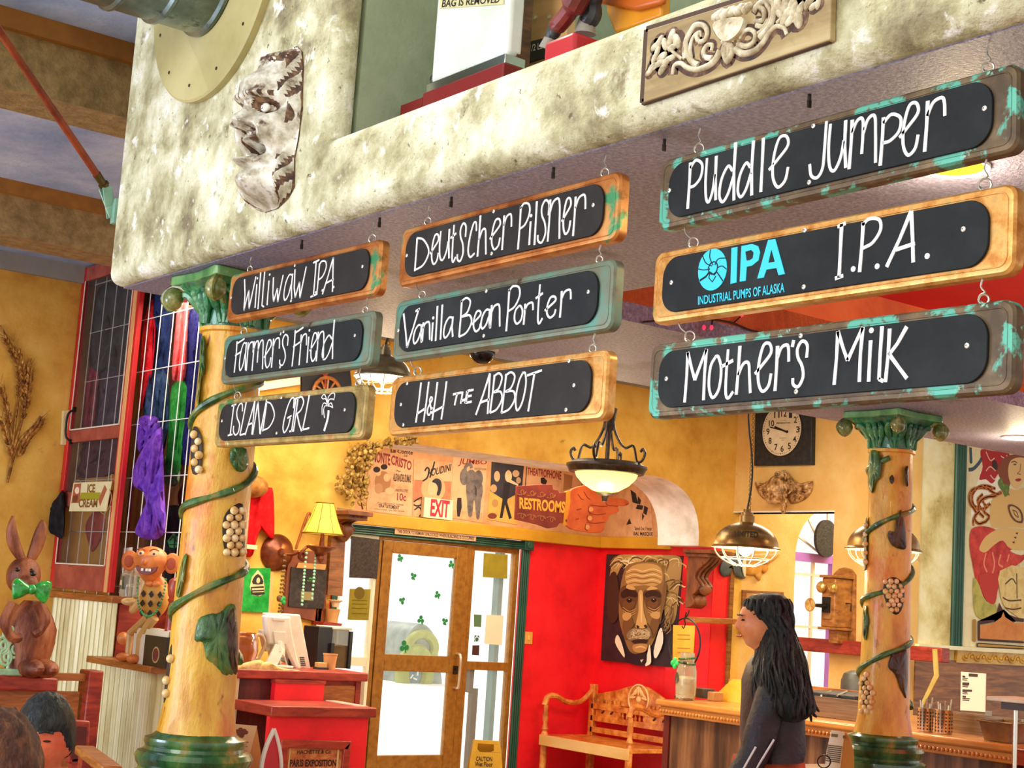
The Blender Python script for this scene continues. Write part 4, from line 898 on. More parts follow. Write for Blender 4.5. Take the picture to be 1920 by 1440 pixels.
# ------------------------------------------------------------------ wire grid and the clothes hung on it
gt = thing('wire_grid',(3.70,7.9,1.45),'white wire display grid hung with sweatshirts beside the red screen door','rack')
b = B().use(M('white_wire','#f0efea',rough=.4))
for i in range(11): y = 9.2-.17*i; b.tube([(3.648,y,1.42),(3.648,y,3.42)],.003,6)
for i in range(7): z = 1.5+.31*i; b.tube([(3.651,9.22,z),(3.651,7.5,z)],.003,6)
b.make('grid',None,gt); B().use(M('white_wire','#f0efea')).bx((3.668,7.48,1.42),(3.68,7.5,3.44)).make('post',None,gt)
def garment(px,X,mat,label,cat,fold=.012,h=.05,ff=.35,group=None,name=None,hanger=None,sub=None):
    b = B().use(mat); pillow(b,FX(X),px,0,h,3,fold,ff); o = b.make(name or cat.replace(' ','_').replace('-','_'),None,sharp=70); tag(o,label,cat,group); return o
cg = cloth('charcoal',['#3a3d40','#4a4e50','#5a5e60']); cn = cloth('navy',['#1a2344','#22305c','#2c3a6a']); cs = cloth('slate_blue',['#24344c','#34486a','#44587c'])
garment([(182,545),(215,530),(262,545),(262,640),(250,690),(228,700),(205,690),(185,700),(168,690),(172,620)],3.73,cg,'charcoal grey hooded sweatshirt behind the upper screen of the red door','sweatshirt',.015,.06,.3)
garment([(163,690),(186,695),(184,760),(176,812),(148,812),(152,750)],3.73,cloth('rose',['#a8324c','#c24460','#d25a70']),'rose pink shirt behind the screen door, under the grey sweatshirt','shirt',.012,.05,.4)
garment([(188,695),(240,690),(240,760),(236,806),(178,812),(184,750)],3.735,cloth('mauve',['#4a3c50','#5c4c62','#6c5a70']),'dusty mauve shirt behind the screen door, right of the pink shirt','shirt',.014,.05,.35)
garment([(142,830),(232,818),(226,885),(132,892)],3.74,cloth('plum',['#4a2430','#6a3442','#7c4450']),'pleated plum garment behind the narrow middle screen','garment',.018,.05,.5)
garment([(160,985),(178,958),(196,965),(195,1000),(175,1035),(166,1020)],3.73,cloth('brick',['#b4483c','#c85a4a']),'brick red cap behind the lowest screen of the door','cap',.006,.05,.4)
garment([(270,600),(289,560),(292,640),(282,720),(262,770),(262,700)],3.72,cloth('scarlet',['#c41420','#e02630','#ea3840']),'scarlet sleeve hanging just right of the screen door','sweatshirt',.012,.05,.5)
garment([(290,540),(330,540),(325,600),(318,690),(305,710),(284,690),(286,620)],3.73,cn,'navy sweatshirt sleeve between the scarlet and coral ones','sweatshirt',.014,.05,.4)
garment([(335,552),(352,545),(352,640),(348,712),(330,716),(322,700),(328,620)],3.725,cloth('coral',['#d8484c','#ee6064','#f47a78']),'coral pink sweatshirt hanging left of the carved column','sweatshirt',.01,.05,.4)
garment([(322,725),(350,712),(352,780),(342,850),(336,885),(312,884),(316,800)],3.73,cloth('kelly',['#1f6a28','#2c8434','#409a46']),'kelly green sweatshirt hanging under the coral one','sweatshirt',.01,.05,.4)
garment([(352,600),(366,575),(385,590),(392,700),(384,820),(362,868),(334,860),(344,760)],3.74,cloth('indigo',['#14143c','#1c1c54','#2a2868'],scale=50),'indigo knit sweatshirt half behind the carved column','sweatshirt',.014,.06,.4)
o = thing('jacket_on_hanger',FX(3.735).P(300,850),'slate blue jacket on a wooden hanger clipped to the wire grid','jacket')
b = B().use(cs); pillow(b,FX(3.735),[(285,690),(312,690),(318,760),(314,815),(305,850),(292,850),(272,800),(268,750),(270,715)],0,.055,3,.014,.4); b.make('body',None,o,sharp=70)
b = B().use(M('hanger_wood','#c89058',rough=.5)).pp(FX(3.72),[(281,674),(302,669),(303,676),(281,683)],0,.012).use(M('bare_wire','#c8b078')).tube(smooth_path([FX(3.715).P(*q) for q in ((290,674),(291,664),(298,660),(297,652),(290,652))],4),.003,6); b.make('hanger',None,o)
o = thing('fleece_robe',FX(3.643).P(280,1010),'bright purple fleece draped on the wire grid above the wooden imp','fleece')
cp = cloth('purple',['#5a2a9a','#7440b8','#8a56cc']); b = B().use(cp); pillow(b,FX(3.643),[(303,800),(306,850),(308,920),(311,985),(300,1008),(278,1012),(253,1000),(262,975),(275,965),(268,920),(251,912),(250,880),(270,838)],0,.07,3,.016,.3); b.make('body',None,o,sharp=70)
b = B().use(cp); pillow(b,FX(3.70),[(255,790),(280,778),(300,790),(296,830),(275,850),(257,840)],0,.06,3,.014,.5); b.make('hood',None,o,sharp=70)
garment([(256,860),(250,920),(244,985),(238,1000),(240,930),(248,870)],3.72,cloth('wine',['#5c1430','#7a1c3c']),'wine red scarf strip between the door and the purple fleece','scarf',.006,.04,.5)
# caps on the backboard
def cap(px,X,mat,label,name='cap'):
    b = B().use(mat); pillow(b,FX(X),px,0,.07,3,.003,.5); return tag(b.make(name,None,sharp=70),label,'cap','caps on the backboard')
cap([(307,860),(318,856),(333,862),(338,880),(335,905),(322,912),(308,905)],3.86,cloth('sage_cap',['#3c4a3c','#54664e','#6a7a5c'],scale=30),'sage mesh back cap on the backboard beside the purple fleece')
cap([(338,790),(352,782),(362,800),(360,835),(350,852),(338,840),(334,812)],3.88,cloth('taupe_cap',['#5a4038','#7a584a']),'taupe cap on the backboard, upper one beside the column')
cap([(338,915),(352,900),(356,930),(350,955),(336,948),(333,930)],3.88,cloth('maroon_cap',['#3c1418','#54201f']),'maroon cap on the backboard, low beside the column')
cap([(345,835),(354,826),(358,848),(350,862)],3.88,cloth('burgundy_cap',['#4a1420','#641c2a']),'small burgundy cap between the taupe and maroon caps')
o = thing('black_tee',FX(3.84).P(330,1060),'black tee shirt with a green leaf emblem behind the wooden imp','tee shirt')
b = B().use(cloth('black',['#17161a','#232226','#2e2c30'])); pillow(b,FX(3.84),[(312,955),(335,948),(348,962),(346,1080),(330,1140),(312,1130),(308,1020)],0,.05,3,.008,.4); b.make('body',None,o,sharp=70)
b = B().use(flat('#2f8a4a')).pp(FX(3.785),[(325,999),(333,1007),(335,1020),(328,1028),(318,1026),(314,1014)],0,.004).use(flat('#17161a')).stroke(FX(3.785),[(318,1014),(325,1006),(332,1015)],.008,.004,0).stroke(FX(3.785),[(318,1021),(332,1021)],.006,.004,0); b.make('emblem',None,o)
garment([(88,955),(105,935),(120,922),(120,1005),(100,1002),(84,992)],3.58,cloth('black',['#17161a','#232226','#2e2c30']),'black shirt hem poking out left of the screen door','shirt',.006,.04,.4)

# ------------------------------------------------------------------ shelf with the wooden imp, jug, menu box and bedpost
zsh = 1.108
tag(B().use(m_woodh).bx((XP-.16,7.5,zsh-.035),(XP-.002,8.34,zsh)).make('wall_shelf',None,bevel=.004),'narrow wooden shelf on the corrugated steel, under the grinning imp','shelf')
fT = FX(XP-.08); s_ = mpp(fT,270,1130)
def E(b,x,y,rx,ry,rz=None,off=0,fr=fT,R=None):     # an ellipsoid placed by its photo outline, sized in photo pixels
    k = mpp(fr,x,y); rz = rz if rz is not None else (rx+ry)/2
    b.ell(fr.P(x,y,off),(rz*k,rx*k/.75,ry*k) if isinstance(fr,FX) else (rx*k/.75,rz*k,ry*k),R,16,11); return b
def TB(b,px,r,fr=fT,off=0,sm=4,n=8):
    k = mpp(fr,*px[0]); P = smooth_path([fr.P(x,y,off) for x,y in px],sm); rr = [q*k for q in r] if isinstance(r,(list,tuple)) else r*k; b.tube(P,rr,n); return b
def turn(o,c,a):
    R = rotz(a); q = V(c)-V(o.parent['_w'])
    for v in o.data.vertices: v.co = q + R @ (v.co-q)
imp = thing('wooden_imp',(XP-.08,fT.P(280,1230).y,zsh),'grinning wooden imp figure with big ears holding a glass jug','figure')
m_imp = M('orange_wood',['#c4622a','#dc7e3c','#e89450'],scale=9,rough=.35); m_impl = M('pale_turned_wood',['#c89a5a','#e0b878'],scale=7,rough=.35)
hc = fT.P(283,1052,.05)
def headf(p):
    q = V((p.x*.075,p.y*.095,p.z*.105)); t_ = max(0,-p.z)
    q.y *= 1-.45*t_; q.x *= 1-.1*t_; q.z *= 1.15 if p.z < 0 else .75
    if p.x < -.75 and abs(p.z) < .5: q.x -= .01
    return q
hdp = B().use(m_imp).ell(hc,1,None,26,18,headf).make('head',None,imp)
b = B().use(m_imp); nz = hc+V((-.075,.005,-.01)); b.ell(nz,(.022,.014,.018)).make('nose',None,hdp)
for s in (-1,1):
    c_ = hc+V((.0,s*.115,-.005)); b = B().use(m_imp).ell(c_,(.016,.045,.055)).use(flat('#b04f28')).ell(c_+V((-.012,0,-.003)),(.008,.026,.034)); b.make('ear',None,hdp)
    c_ = hc+V((-.066,s*.036,.036)); B().use(flat('#f0d8b0',.3)).ell(c_,(.012,.017,.014)).use(flat('#7c1c1c',.3)).ell(c_+V((-.009,0,0)),(.006,.007,.007)).make('eye',None,hdp)
    B().use(flat('#a84a26')).tube(smooth_path([hc+V((-.076,s*.012,.05)),hc+V((-.078,s*.035,.062)),hc+V((-.066,s*.06,.054))],4),.004,6).make('eyebrow',None,hdp)
mo_ = [hc+V((-.082+.016*abs(t)**2,.058*t,-.028-.045*(1-t*t)**.5*1.0)) for t in [i/8-1 for i in range(17)]] ; mt = [hc+V((-.082+.016*abs(t)**2,.058*t,-.028-.012*(1-t*t))) for t in [1-i/8 for i in range(1,16)]]
B().use(flat('#7c1410',.4)).prism([p+V((-.004,0,0)) for p in mo_+mt],(.03,0,0)).make('mouth',None,hdp)
b = B().use(flat('#f6f0dc',.3))
for y_ in (-.026,-.010,.014): b.box(hc+V((-.089,y_,-.048)),(.006,.012,.014))
b.make('teeth',None,hdp)
tc_ = fT.P(288,1125,.02); B().use(m_imp).ell(tc_+V((.02,0,.02)),(.055,.075,.115),None,18,12).make('torso',None,imp)
vest = M('vest_yellow',['#c88a34','#dba44a'],scale=8,rough=.5); b = B().use(vest).ell(tc_+V((.015,0,.01)),(.06,.079,.105),None,20,13)
b.use(flat('#2a1614'))
for r_ in range(3):
    for c2 in range(3):
        y_,z_ = (c2-1)*.045,.03-.05*r_; xx = -.048*math.sqrt(max(0,1-(y_/.085)**2-(z_/.13)**2))-.002
        q = tc_+V((xx-.008,y_,z_)); b.prism([q+V((0,.012,0)),q+V((0,0,.018)),q+V((0,-.012,0)),q+V((0,0,-.018))],(.012,0,0))
vst = b.make('vest',None,imp)
for s in (-1,1): B().use(m_imp).ell(tc_+V((-.05,s*.02,.085)),(.014,.022,.016)).make('bow_tie',None,vst)
b = B().use(M('green_beads',['#1a7a3c','#3cb060'],scale=30,rough=.15))
for i in range(34):
    a = pi*(-.05)+pi*1.1*i/33; q = tc_+V((-.062-.012*sin(a),.074*cos(a),.085-.17*sin(a))); b.ell(q,.0065,None,7,5)
b.make('bead_necklace',None,imp)
for o in list(imp.children_recursive): turn(o,hc if o.name.split('.')[0] in ('head','nose','ear','eye','eyebrow','mouth','teeth') else tc_,radians(48))
jg = fT.P(248,1095,.07); hand = jg+V((0,.01,-.095))
B().use(m_impl).tube(smooth_path([tc_+V((0,.07,.05)),tc_+V((-.05,.13,-.06)),hand+V((.03,.01,-.01))],5),[.022,.018,.016],10).ell(hand,(.045,.055,.022)).make('arm',None,imp)
for s,x,y in ((1,243,1198),(-1,262,1205)):
    kk = fT.P(x,y,.05); zf = zsh+.016
    B().use(m_impl).tube([V((tc_.x,tc_.y+s*.03,tc_.z-.09)),kk+V((0,0,.03))],[.028,.02],10).tube([kk+V((0,0,.03)),V((kk.x,kk.y,zf))],[.019,.016],10).make('leg',None,imp)
    B().use(m_imp).ell(V((kk.x-.02,kk.y+.005,zf+.008)),(.045,.03,.024)).make('shoe',None,imp)
B().use(m_imp).ell(fT.P(231,1197,.06),(.034,.03,.034)).make('knee_ball',None,imp)
m_jug = M('clear_jug_glass','#eee6c4',rough=.06,trans=.75,alpha=.75)
jt = thing('glass_jug',jg+V((0,0,-.075)),'clear glass jug with a dark label in the arm of the wooden imp','jug')
B().use(m_jug).lathe([(.055,-.07),(.062,-.065),(.064,.03),(.058,.055),(.03,.09),(.018,.105),(.017,.135),(.02,.138),(.02,.146)],jg,28).make('body',None,jt)
fj = FX(jg.x-.064); B().use(flat('#3a3c34')).prism([jg+V((-.0648+.012*(abs(t)**2),.034*t,z)) for t,z in ((1,-.03),(.5,-.03),(-.5,-.03),(-1,-.03),(-1,.03),(-.5,.038),(.5,.038),(1,.03))],(.004,0,0)).use(flat('#d8c890')).prism([jg+V((-.0655,.016*t,z)) for t,z in ((1,-.01),(-1,-.01),(-.6,.018),(.6,.018))],(.002,0,0)).make('label_plate',None,jt)
mb = thing('menu_box',fT.P(278,1230),'white and black napkin box of cream cards on the narrow shelf','box'); fb_ = FX(XP-.135)
yA,yB = fb_.P(250,1200).y,fb_.P(313,1200).y; yM = fb_.P(272,1200).y
B().use(flat('#e8e4d8')).bx((XP-.135,yM,zsh),(XP-.03,yA,zsh+.155)).make('side_panel',None,mb)
B().use(flat('#1f1b1c',.4)).bx((XP-.136,yB,zsh),(XP-.03,yM,zsh+.155)).use(flat('#b8955c')).disc((XP-.136,(yB+yM)/2-.02,zsh+.06),(-1,0,0),.042,22,.002).use(flat('#6a2c20')).disc((XP-.138,(yB+yM)/2-.02,zsh+.06),(-1,0,0),.034,22,.001).make('front_panel',None,mb)
b = B().use(flat('#efe6c4'))
for i in range(7): b.bx((XP-.125+.013*i,yB+.01,zsh+.05),(XP-.123+.013*i,yA-.01,zsh+.185+.006*sin(i*2)))
b.make('card',None,mb)
pb = fT.P(318,1232); B().use(M('cherry_turned_wood',['#8a2c1c','#a83e28','#bc5034'],scale=6,rough=.3))
b = B().use(MATS['cherry_turned_wood']).lathe([(.034,0),(.034,.07),(.026,.075),(.036,.085),(.026,.095),(.032,.12),(.028,.26),(.02,.33),(.03,.345),(.022,.355),(.03,.37),(.036,.41),(.03,.445),(.01,.46)],(XP-.09,pb.y,zsh),24)
tag(b.make('bed_post',None),'turned cherry wood post standing beside the wooden imp','post')
# striped card at the foot of the grid, little cow bag
tag(B().use(flat('#efe9da')).pp(FX(XP+.04),[(231,1028),(247,1026),(240,1115),(222,1112)],0,.006).use(flat('#2a2420')).text('THE',FX(XP+.04),[(230,1060),(244,1058),(246,1036),(233,1038)],.0065,.01).text('BEER',FX(XP+.04),[(225,1095),(240,1094),(244,1068),(228,1070)],.0065,.01).make('lettered_card'),'tall white card with black letters standing left of the imp','card')

# ------------------------------------------------------------------ wheat relief and odds on the ochre wall
fW = FY(YO); wt = thing('wheat_sheaf',fW.P(20,900),'bronze wheat sheaf relief on the ochre wall, left of the screen door','relief')
m_wh = M('bronze_wheat',['#5a3410','#8a5418','#b0762c','#cc9a4c'],scale=22,rough=.4,metal=.25)
b = B().use(m_wh)
for px in (((14,905),(22,850),(30,780),(36,720),(20,650),(0,610)),((14,905),(26,840),(42,780),(44,700),(28,650)),((14,905),(30,830),(48,760),(52,690),(58,672)),((14,905),(24,840),(12,760),(2,720)),((14,905),(35,830),(62,800),(78,782))): TB(b,px,2.2,fW,.02)
b.make('stalk',None,wt)
random.seed(3)
def ear(px,n):
    P = smooth_path([fW.P(x,y,.028) for x,y in px],8); b = B().use(m_wh); L = len(P)
    for i in range(n):
        k = int(i*(L-2)/n); p = P[k]; d = (P[k+1]-P[k]).normalized(); w_ = d.cross(V((0,1,0))).normalized()
        for s in (-1,1): b.ell(p+w_*s*.010,(.008,.008,.021),align(d+w_*s*.5+V((0,-.15,0))),8,6)
    for k in range(0,L,3): d = (P[min(k+1,L-1)]-P[max(k-1,0)]).normalized(); w_ = d.cross(V((0,1,0))).normalized(); [b.tube([P[k],P[k]+d*.06+w_*s*.03],[.002,.0006],4) for s in (-1,1)]
    b.make('ear',None,wt)
for q in (((36,740),(34,690),(18,650),(0,620)),((44,780),(46,720),(40,680),(26,640)),((50,760),(55,715),(58,680)),((18,790),(8,750),(0,715)),((20,850),(10,810),(2,780)),((60,812),(72,798),(80,780)),((38,850),(52,822),(66,802))): ear(q,11)
tag(B().use(flat('#e6d494')).pp(fW,[(119,770),(139,768),(135,835),(116,834)],0,.03).make('wall_box',None,bevel=.004),'cream switch box on the ochre wall beside the screen door handle','box')

# ------------------------------------------------------------------ booth, rabbit and shamrock at the lower left
YB = 7.6; fB = FY(YB)
bo = thing('booth_bench',(fB.P(90,1350).x,YB+.2,0),'red stained wooden booth back with tall end post by the corrugated wall','booth')
def bpx(x0,y0,x1,y1,off,th,mat,name,parent,fr=fB,**k): return B().use(mat).pp(fr,[(x0,y0),(x1,y0+(x1-x0)*.05),(x1-(y1-y0)*.09,y1+(x1-x0)*.02),(x0-(y1-y0)*.1,y1)],off,th).make(name,None,parent,**k)
B().use(m_redwood).pp(fB,[(-60,1262),(110,1272),(108,1298),(-62,1292)],-.09,.18).make('top_rail',None,bo,bevel=.01)
zt_ = fB.P(60,1295).z; X0,X1 = fB.P(-60,1290).x,fB.P(148,1290).x
B().use(m_woodh).bx((X0,YB-.015,.30),(X1,YB+.02,zt_)).make('back_panel',None,bo)
px0,px1 = fB.P(153,1300).x,fB.P(181,1300).x; zp = fB.P(165,1256).z
B().use(m_redwood).bx((px0,YB-.07,0),(px1,YB+.06,zp)).make('post',None,bo,bevel=.008)
B().use(m_woodh).bx((X1-.22,YB-.03,zp-.055),(px0,YB+.03,zp-.02)).make('cap_strip',None,bo)
B().use(m_redwood).bx((X0,YB-.55,.0),(px0,YB-.02,.45)).make('seat',None,bo)
# folding chair back and small table corner
fC = FY(6.9); ch = thing('red_chair',V((fC.P(150,1400).x,7.0,0)),'red wooden chair whose framed back shows beside the dark-haired man','chair')
B().use(m_redwood).pp(fC,[(134,1350),(170,1352),(166,1430),(128,1432)],-.02,.04).use(m_redwood).make('backrest',None,ch,bevel=.008)
c0 = fC.P(132,1430); c1 = fC.P(168,1430)
B().use(M('dark_red_wood',['#4a1210','#641a14'],scale=5,rough=.5)).pp(fC,[(140,1362),(163,1363),(160,1422),(135,1424)],.021,.004).make('panel',None,ch)
for x in (c0.x+.02,c1.x-.02):
    B().use(m_redwood).bx((x-.02,6.88,0),(x+.02,6.92,c0.z+.02)).make('leg',None,ch)
    B().use(m_redwood).bx((x-.02,6.46,0),(x+.02,6.50,.43)).make('leg',None,ch)
B().use(m_redwood).bx((c0.x-.01,6.45,.43),(c1.x+.01,6.90,.46)).make('seat',None,ch)
sc2 = thing('wooden_armchair',V((onZ(190,1440,.5).x*0 + atD(190,1420,6.0).x,atD(190,1420,6.0).y,0)),'light wooden chair arm with dark end grain at the foot of the corrugated wall','chair')
A0 = atD(158,1406,6.2); A1 = atD(212,1424,5.6); dz = A0.z
A1.z = dz
B().use(m_woodh).beam(A0,A1,.075,.035).make('armrest',None,sc2,bevel=.006)
for P_ in (along(A0,A1,.08),along(A0,A1,.92)): B().use(m_redwood).bx((P_.x-.022,P_.y-.022,0),(P_.x+.022,P_.y+.022,dz-.017)).make('leg',None,sc2)
q = A0-A1; q.z = 0; sd = V((-q.y,q.x,0)).normalized()*-.45
for P_ in (along(A0,A1,.08),along(A0,A1,.92)): B().use(m_redwood).bx((P_.x+sd.x-.022,P_.y+sd.y-.022,0),(P_.x+sd.x+.022,P_.y+sd.y+.022,.44)).make('leg',None,sc2)
mid = along(A0,A1,.5)+sd*.5; B().use(m_woodh).box((mid.x,mid.y,.45),(.5,.5,.03),rotz(math.atan2(q.y,q.x))).make('seat',None,sc2)
# carved rabbit
fR = FY(YB-.0); m_rab = M('carved_red_wood',['#4a2010','#743418','#96502a','#a8643a'],scale=11,stretch=(1,1,.35),rough=.45,bump=.5,bscale=30,bstretch=(1,1,.3))
kz = mpp(fR,40,1150); zr = fB.P(40,1266).z
rb = thing('carved_rabbit',V((fR.P(45,1266).x,YB,zr)),'carved wooden rabbit with a green bow tie standing on the booth rail','figure')
c_ = lambda x,y,o=0: fR.P(x,y,o)
b = B().use(m_rab); prof = [(.30,0),(.36,.04),(.34,.10),(.36,.25),(.40,.42),(.40,.58),(.33,.74),(.24,.86),(.16,.93)]
hb = c_(45,1115).z-zr
b.lathe([(r*hb*.78,z*hb) for r,z in prof],(c_(48,1266).x,YB,zr),26,None,lambda r,z,a: r*(1+.05*sin(6*a+z*20)+.05*noise.noise(V((cos(a)*2,sin(a)*2,z*8)))))
b.ell(c_(44,1080),(29*kz*1.1,30*kz,36*kz),None,20,14); b.ell(c_(52,1094,.10),(19*kz,20*kz,17*kz),None,14,10); b.make('body',None,rb,sharp=60)
for pts in (((42,1052),(28,1025),(22,995),(24,967)),((58,1050),(70,1020),(78,990),(79,975))):
    P = smooth_path([c_(*p) for p in pts],5); L = len(P); b = B().use(m_rab)
    vs,n = [],10
    for i,p in enumerate(P):
        w_ = kz*13*sin(pi*min(1,.22+.78*i/(L-1)))**.8+.001
        for k in range(n): a = 2*pi*k/n; vs.append(p+V((cos(a)*w_,sin(a)*.022-(.01 if abs(cos(a)) < .3 and sin(a) < 0 else 0)*-1,0)))
    b.add(vs,[(i*n+k,i*n+(k+1) % n,(i+1)*n+(k+1) % n,(i+1)*n+k) for i in range(L-1) for k in range(n)] + [list(range(n)),list(range((L-1)*n,L*n))]); b.make('ear',None,rb,sharp=60)
for x,y in ((33,1068),(60,1070)): B().use(flat('#2a120a',.25)).ell(c_(x,y,.135),(.014,.008,.011)).make('eye',None,rb)
B().use(flat('#1c0c08',.3)).ell(c_(62,1076,.16),(.016,.012,.012)).make('nose',None,rb)
for pts in (((25,1130),(10,1165),(22,1195),(40,1195)),((72,1130),(84,1160),(76,1180),(62,1190))): b = B().use(m_rab); TB(b,pts,[11,9,7],fR,.16); b.make('arm',None,rb)
for x in (38,64): B().use(m_rab).ell(V((c_(x,1260).x,YB-.14,zr+.045)),(.055,.12,.045)).make('foot',None,rb)
bt = thing('green_bow_tie',c_(58,1135,.2),'glossy green bow tie around the neck of the wooden rabbit','bow tie')
mbt = M('green_sequin',['#0f6a22','#1f9a38','#36b850'],scale=20,rough=.2,coat=.5,spots=[('#b8c840',12,.66,.06)])
b = B().use(mbt); pillow(b,fR,[(24,1090),(36,1084),(58,1100),(58,1108),(44,1118),(25,1124),(22,1110)],.20,.05,3,.002); b.make('wing',None,bt)
b = B().use(mbt); pillow(b,fR,[(62,1100),(76,1090),(97,1090),(94,1112),(84,1132),(70,1122),(62,1110)],.20,.05,3,.002); b.make('wing',None,bt)
B().use(mbt).ell(c_(60,1105,.235),(.022,.025,.025)).make('knot',None,bt)
st_ = thing('shamrock_ornament',V((c_(12,1266,.2).x,YB-.22,zr)),'pale green cut-out shamrock on a stand in front of the rabbit','ornament'); fS = FY(YB-.06)
msh = M('pale_green_metal',['#7fae84','#a4cfa4','#c0e0bc'],scale=14,rough=.35)
b = B().use(msh)
for cx,cy in ((18,1190),(4,1210),(26,1218),(10,1232)):
    for r_ in (15,7): b.tube([fS.P(cx+r_*.72*cos(a)+(2 if r_ < 10 else 0),cy+r_*sin(a)*1.0,.0) for a in [2*pi*i/20 for i in range(20)]],.0085,8,True)
b.make('leaf',None,st_); b = B().use(msh); TB(b,((16,1226),(15,1245),(13,1263)),3.2,fS); b.make('stem',None,st_)
sb = fS.P(14,1266); B().use(msh).bx((sb.x-.13,YB-.085,zr),(sb.x+.11,YB-.035,zr+.035)).make('base',None,st_,bevel=.008)
# ------------------------------------------------------------------ poster band above the entrance
fP2 = FY(YD-.001)
def PS(*q): return [(680+x/3.969,820+y/3.969) for x,y in q]
inkb = flat('#2a1c18',.8); inkr = flat('#8e2e30',.8); skin_p = flat('#dcb083',.8); sep = flat('#a8744a',.8)
def poster(name,quad,mat,label):
    t = thing(name,fP2.P(*quad[3]),label,'poster','old theatre posters above the entrance'); B().use(mat).pp(fP2,quad,0,.003).make('sheet',None,t); return t
mpA = M('rose_paper',['#c89468','#d8a87c','#e0b48a'],scale=7,rough=.85)
t = poster('poster',PS((45,150),(375,90),(365,590),(30,545)),mpA,'rose poster lettered Le Comte de Monte Cristo beside the dried flowers')
b = B().use(inkb).text('Le Comte',fP2,PS((210,112),(372,130),(375,98),(212,80)),.004,.02).text('DE',fP2,PS((308,145),(335,148),(336,132),(310,129)),.004,.01).text('GRATUITEMENT',fP2,PS((118,520),(272,538),(274,510),(119,494)),.004,.02).text('ALEXANDRE DUMAS',fP2,PS((225,325),(358,338),(360,280),(230,268)),.004,.02).text('Par',fP2,PS((252,256),(285,260),(286,246),(254,242)),.004,.01)
b.text('LIVRAISON ILLUSTREE',fP2,PS((240,402),(335,410),(337,388),(243,382)),.004,.0).use(inkr).text('10c',fP2,PS((255,470),(322,476),(326,420),(258,412)),.004,.02)
b.use(inkb).text('LA 1re LIVRAISON EST DONNEE',fP2,PS((105,492),(305,510),(306,498),(106,480)),.004,0).text('chez tous les libraires',fP2,PS((85,535),(310,556),(311,546),(86,526)),.004,0)
b.use(inkr).text('MONTE',fP2,PS((72,180),(205,212),(205,125),(78,100)),.0042,.03).text('CRISTO',fP2,PS((210,200),(360,250),(368,180),(215,128)),.0042,.03); b.make('lettering',None,t)
b = B()
for x,y,rx,ry,m_ in ((150,330,60,80,sep),(115,260,22,28,skin_p),(105,240,26,22,inkb),(180,300,24,30,skin_p),(180,320,14,10,flat('#a83c34')),(160,220,26,20,inkb),(200,400,34,26,skin_p),(120,380,30,40,flat('#b88658'))): b.use(m_).pp(fP2,[PS((x+rx*cos(a),y+ry*sin(a)))[0] for a in [2*pi*i/16 for i in range(16)]],.003+.0001*len(b.f) % .0008,.0008)
b.make('picture',None,t)
t = poster('poster',PS((382,160),(668,190),(662,618),(375,590)),mpA,'cream poster lettered Houdini with a dark-haired profile, behind the exit sign')
b = B().use(M('poster_rust',['#b0603c','#c47a50'],scale=12)).pp(fP2,PS((385,315),(660,330),(652,470),(378,470)),.003,.0006).use(flat('#d8a070')).pp(fP2,[PS((525+90*cos(a),380+100*sin(a)))[0] for a in [2*pi*i/20 for i in range(20)]],.0036,.0006).use(skin_p).pp(fP2,PS((495,340),(530,310),(580,340),(575,410),(540,430),(500,425),(483,405),(488,375)),.0042,.0006,3)
b.use(flat('#1c1a20')).pp(fP2,PS((515,330),(545,305),(580,320),(588,370),(572,430),(550,425),(560,380),(545,345)),.0048,.0006,3).use(inkb).stroke(fP2,PS((380,480),(410,460),(440,450),(435,500),(400,510),(380,500)),.012,.0036).stroke(fP2,PS((385,540),(420,520),(440,560),(420,590)),.012,.0036); b.make('picture',None,t)
b = B().use(flat('#1c1716')); b.text('HOUDINI',fP2,PS((478,300),(655,250),(662,195),(490,240)),.005,.02).stroke(fP2,PS((462,250),(480,225),(495,245),(480,300),(448,325)),.014,.0052).stroke(fP2,PS((500,300),(520,240),(535,180)),.014,.0052); b.make('lettering',None,t)
t = poster('poster',PS((672,150),(930,165),(890,635),(660,600)),M('poster_tan',['#d0a070','#deb488'],scale=7),'tan poster lettered Jumbo with a grey elephant, right of the exit sign')
b = B().use(inkr).text('JUMBO',fP2,PS((708,215),(925,210),(925,170),(725,155)),.004,.02).use(inkb).text('GREATEST SHOW',fP2,PS((830,240),(920,248),(921,232),(832,224)),.004,.0); b.make('lettering',None,t)
mele = M('poster_grey',['#4a4444','#6a605c','#7c706a'],scale=14); b = B().use(M('poster_sand',['#c08a58','#d8a674'],scale=12)).pp(fP2,PS((675,540),(890,560),(888,632),(672,600)),.003,.0006)
b.use(mele).pp(fP2,PS((770,330),(830,290),(880,320),(895,400),(880,480),(870,600),(845,600),(835,480),(825,480),(815,585),(785,585),(778,480)),.0036,.0006,2).pp(fP2,[PS((755+32*cos(a),295+62*sin(a)))[0] for a in [2*pi*i/18 for i in range(18)]],.0042,.0006).pp(fP2,[PS((862+34*cos(a),305+60*sin(a)))[0] for a in [2*pi*i/18 for i in range(18)]],.0042,.0006)
b.pp(fP2,[PS((808+36*cos(a),290+50*sin(a)))[0] for a in [2*pi*i/18 for i in range(18)]],.0048,.0006).stroke(fP2,PS((800,300),(765,250),(770,215),(800,200),(812,230)),.030,.0054,5,.0006).use(flat('#3c3634')).pp(fP2,PS((832,350),(850,380),(848,440),(836,420)),.0054,.0005)
b.use(inkb).pp(fP2,PS((705,450),(735,450),(738,520),(722,590),(705,590),(700,520)),.0042,.0006); b.make('picture',None,t)
t = poster('poster',PS((960,175),(1202,210),(1150,650),(928,610)),M('poster_yellowish',['#c89a48','#dab458'],scale=7),'dark blue and yellow poster of a dancing couple, left of the restrooms sign')
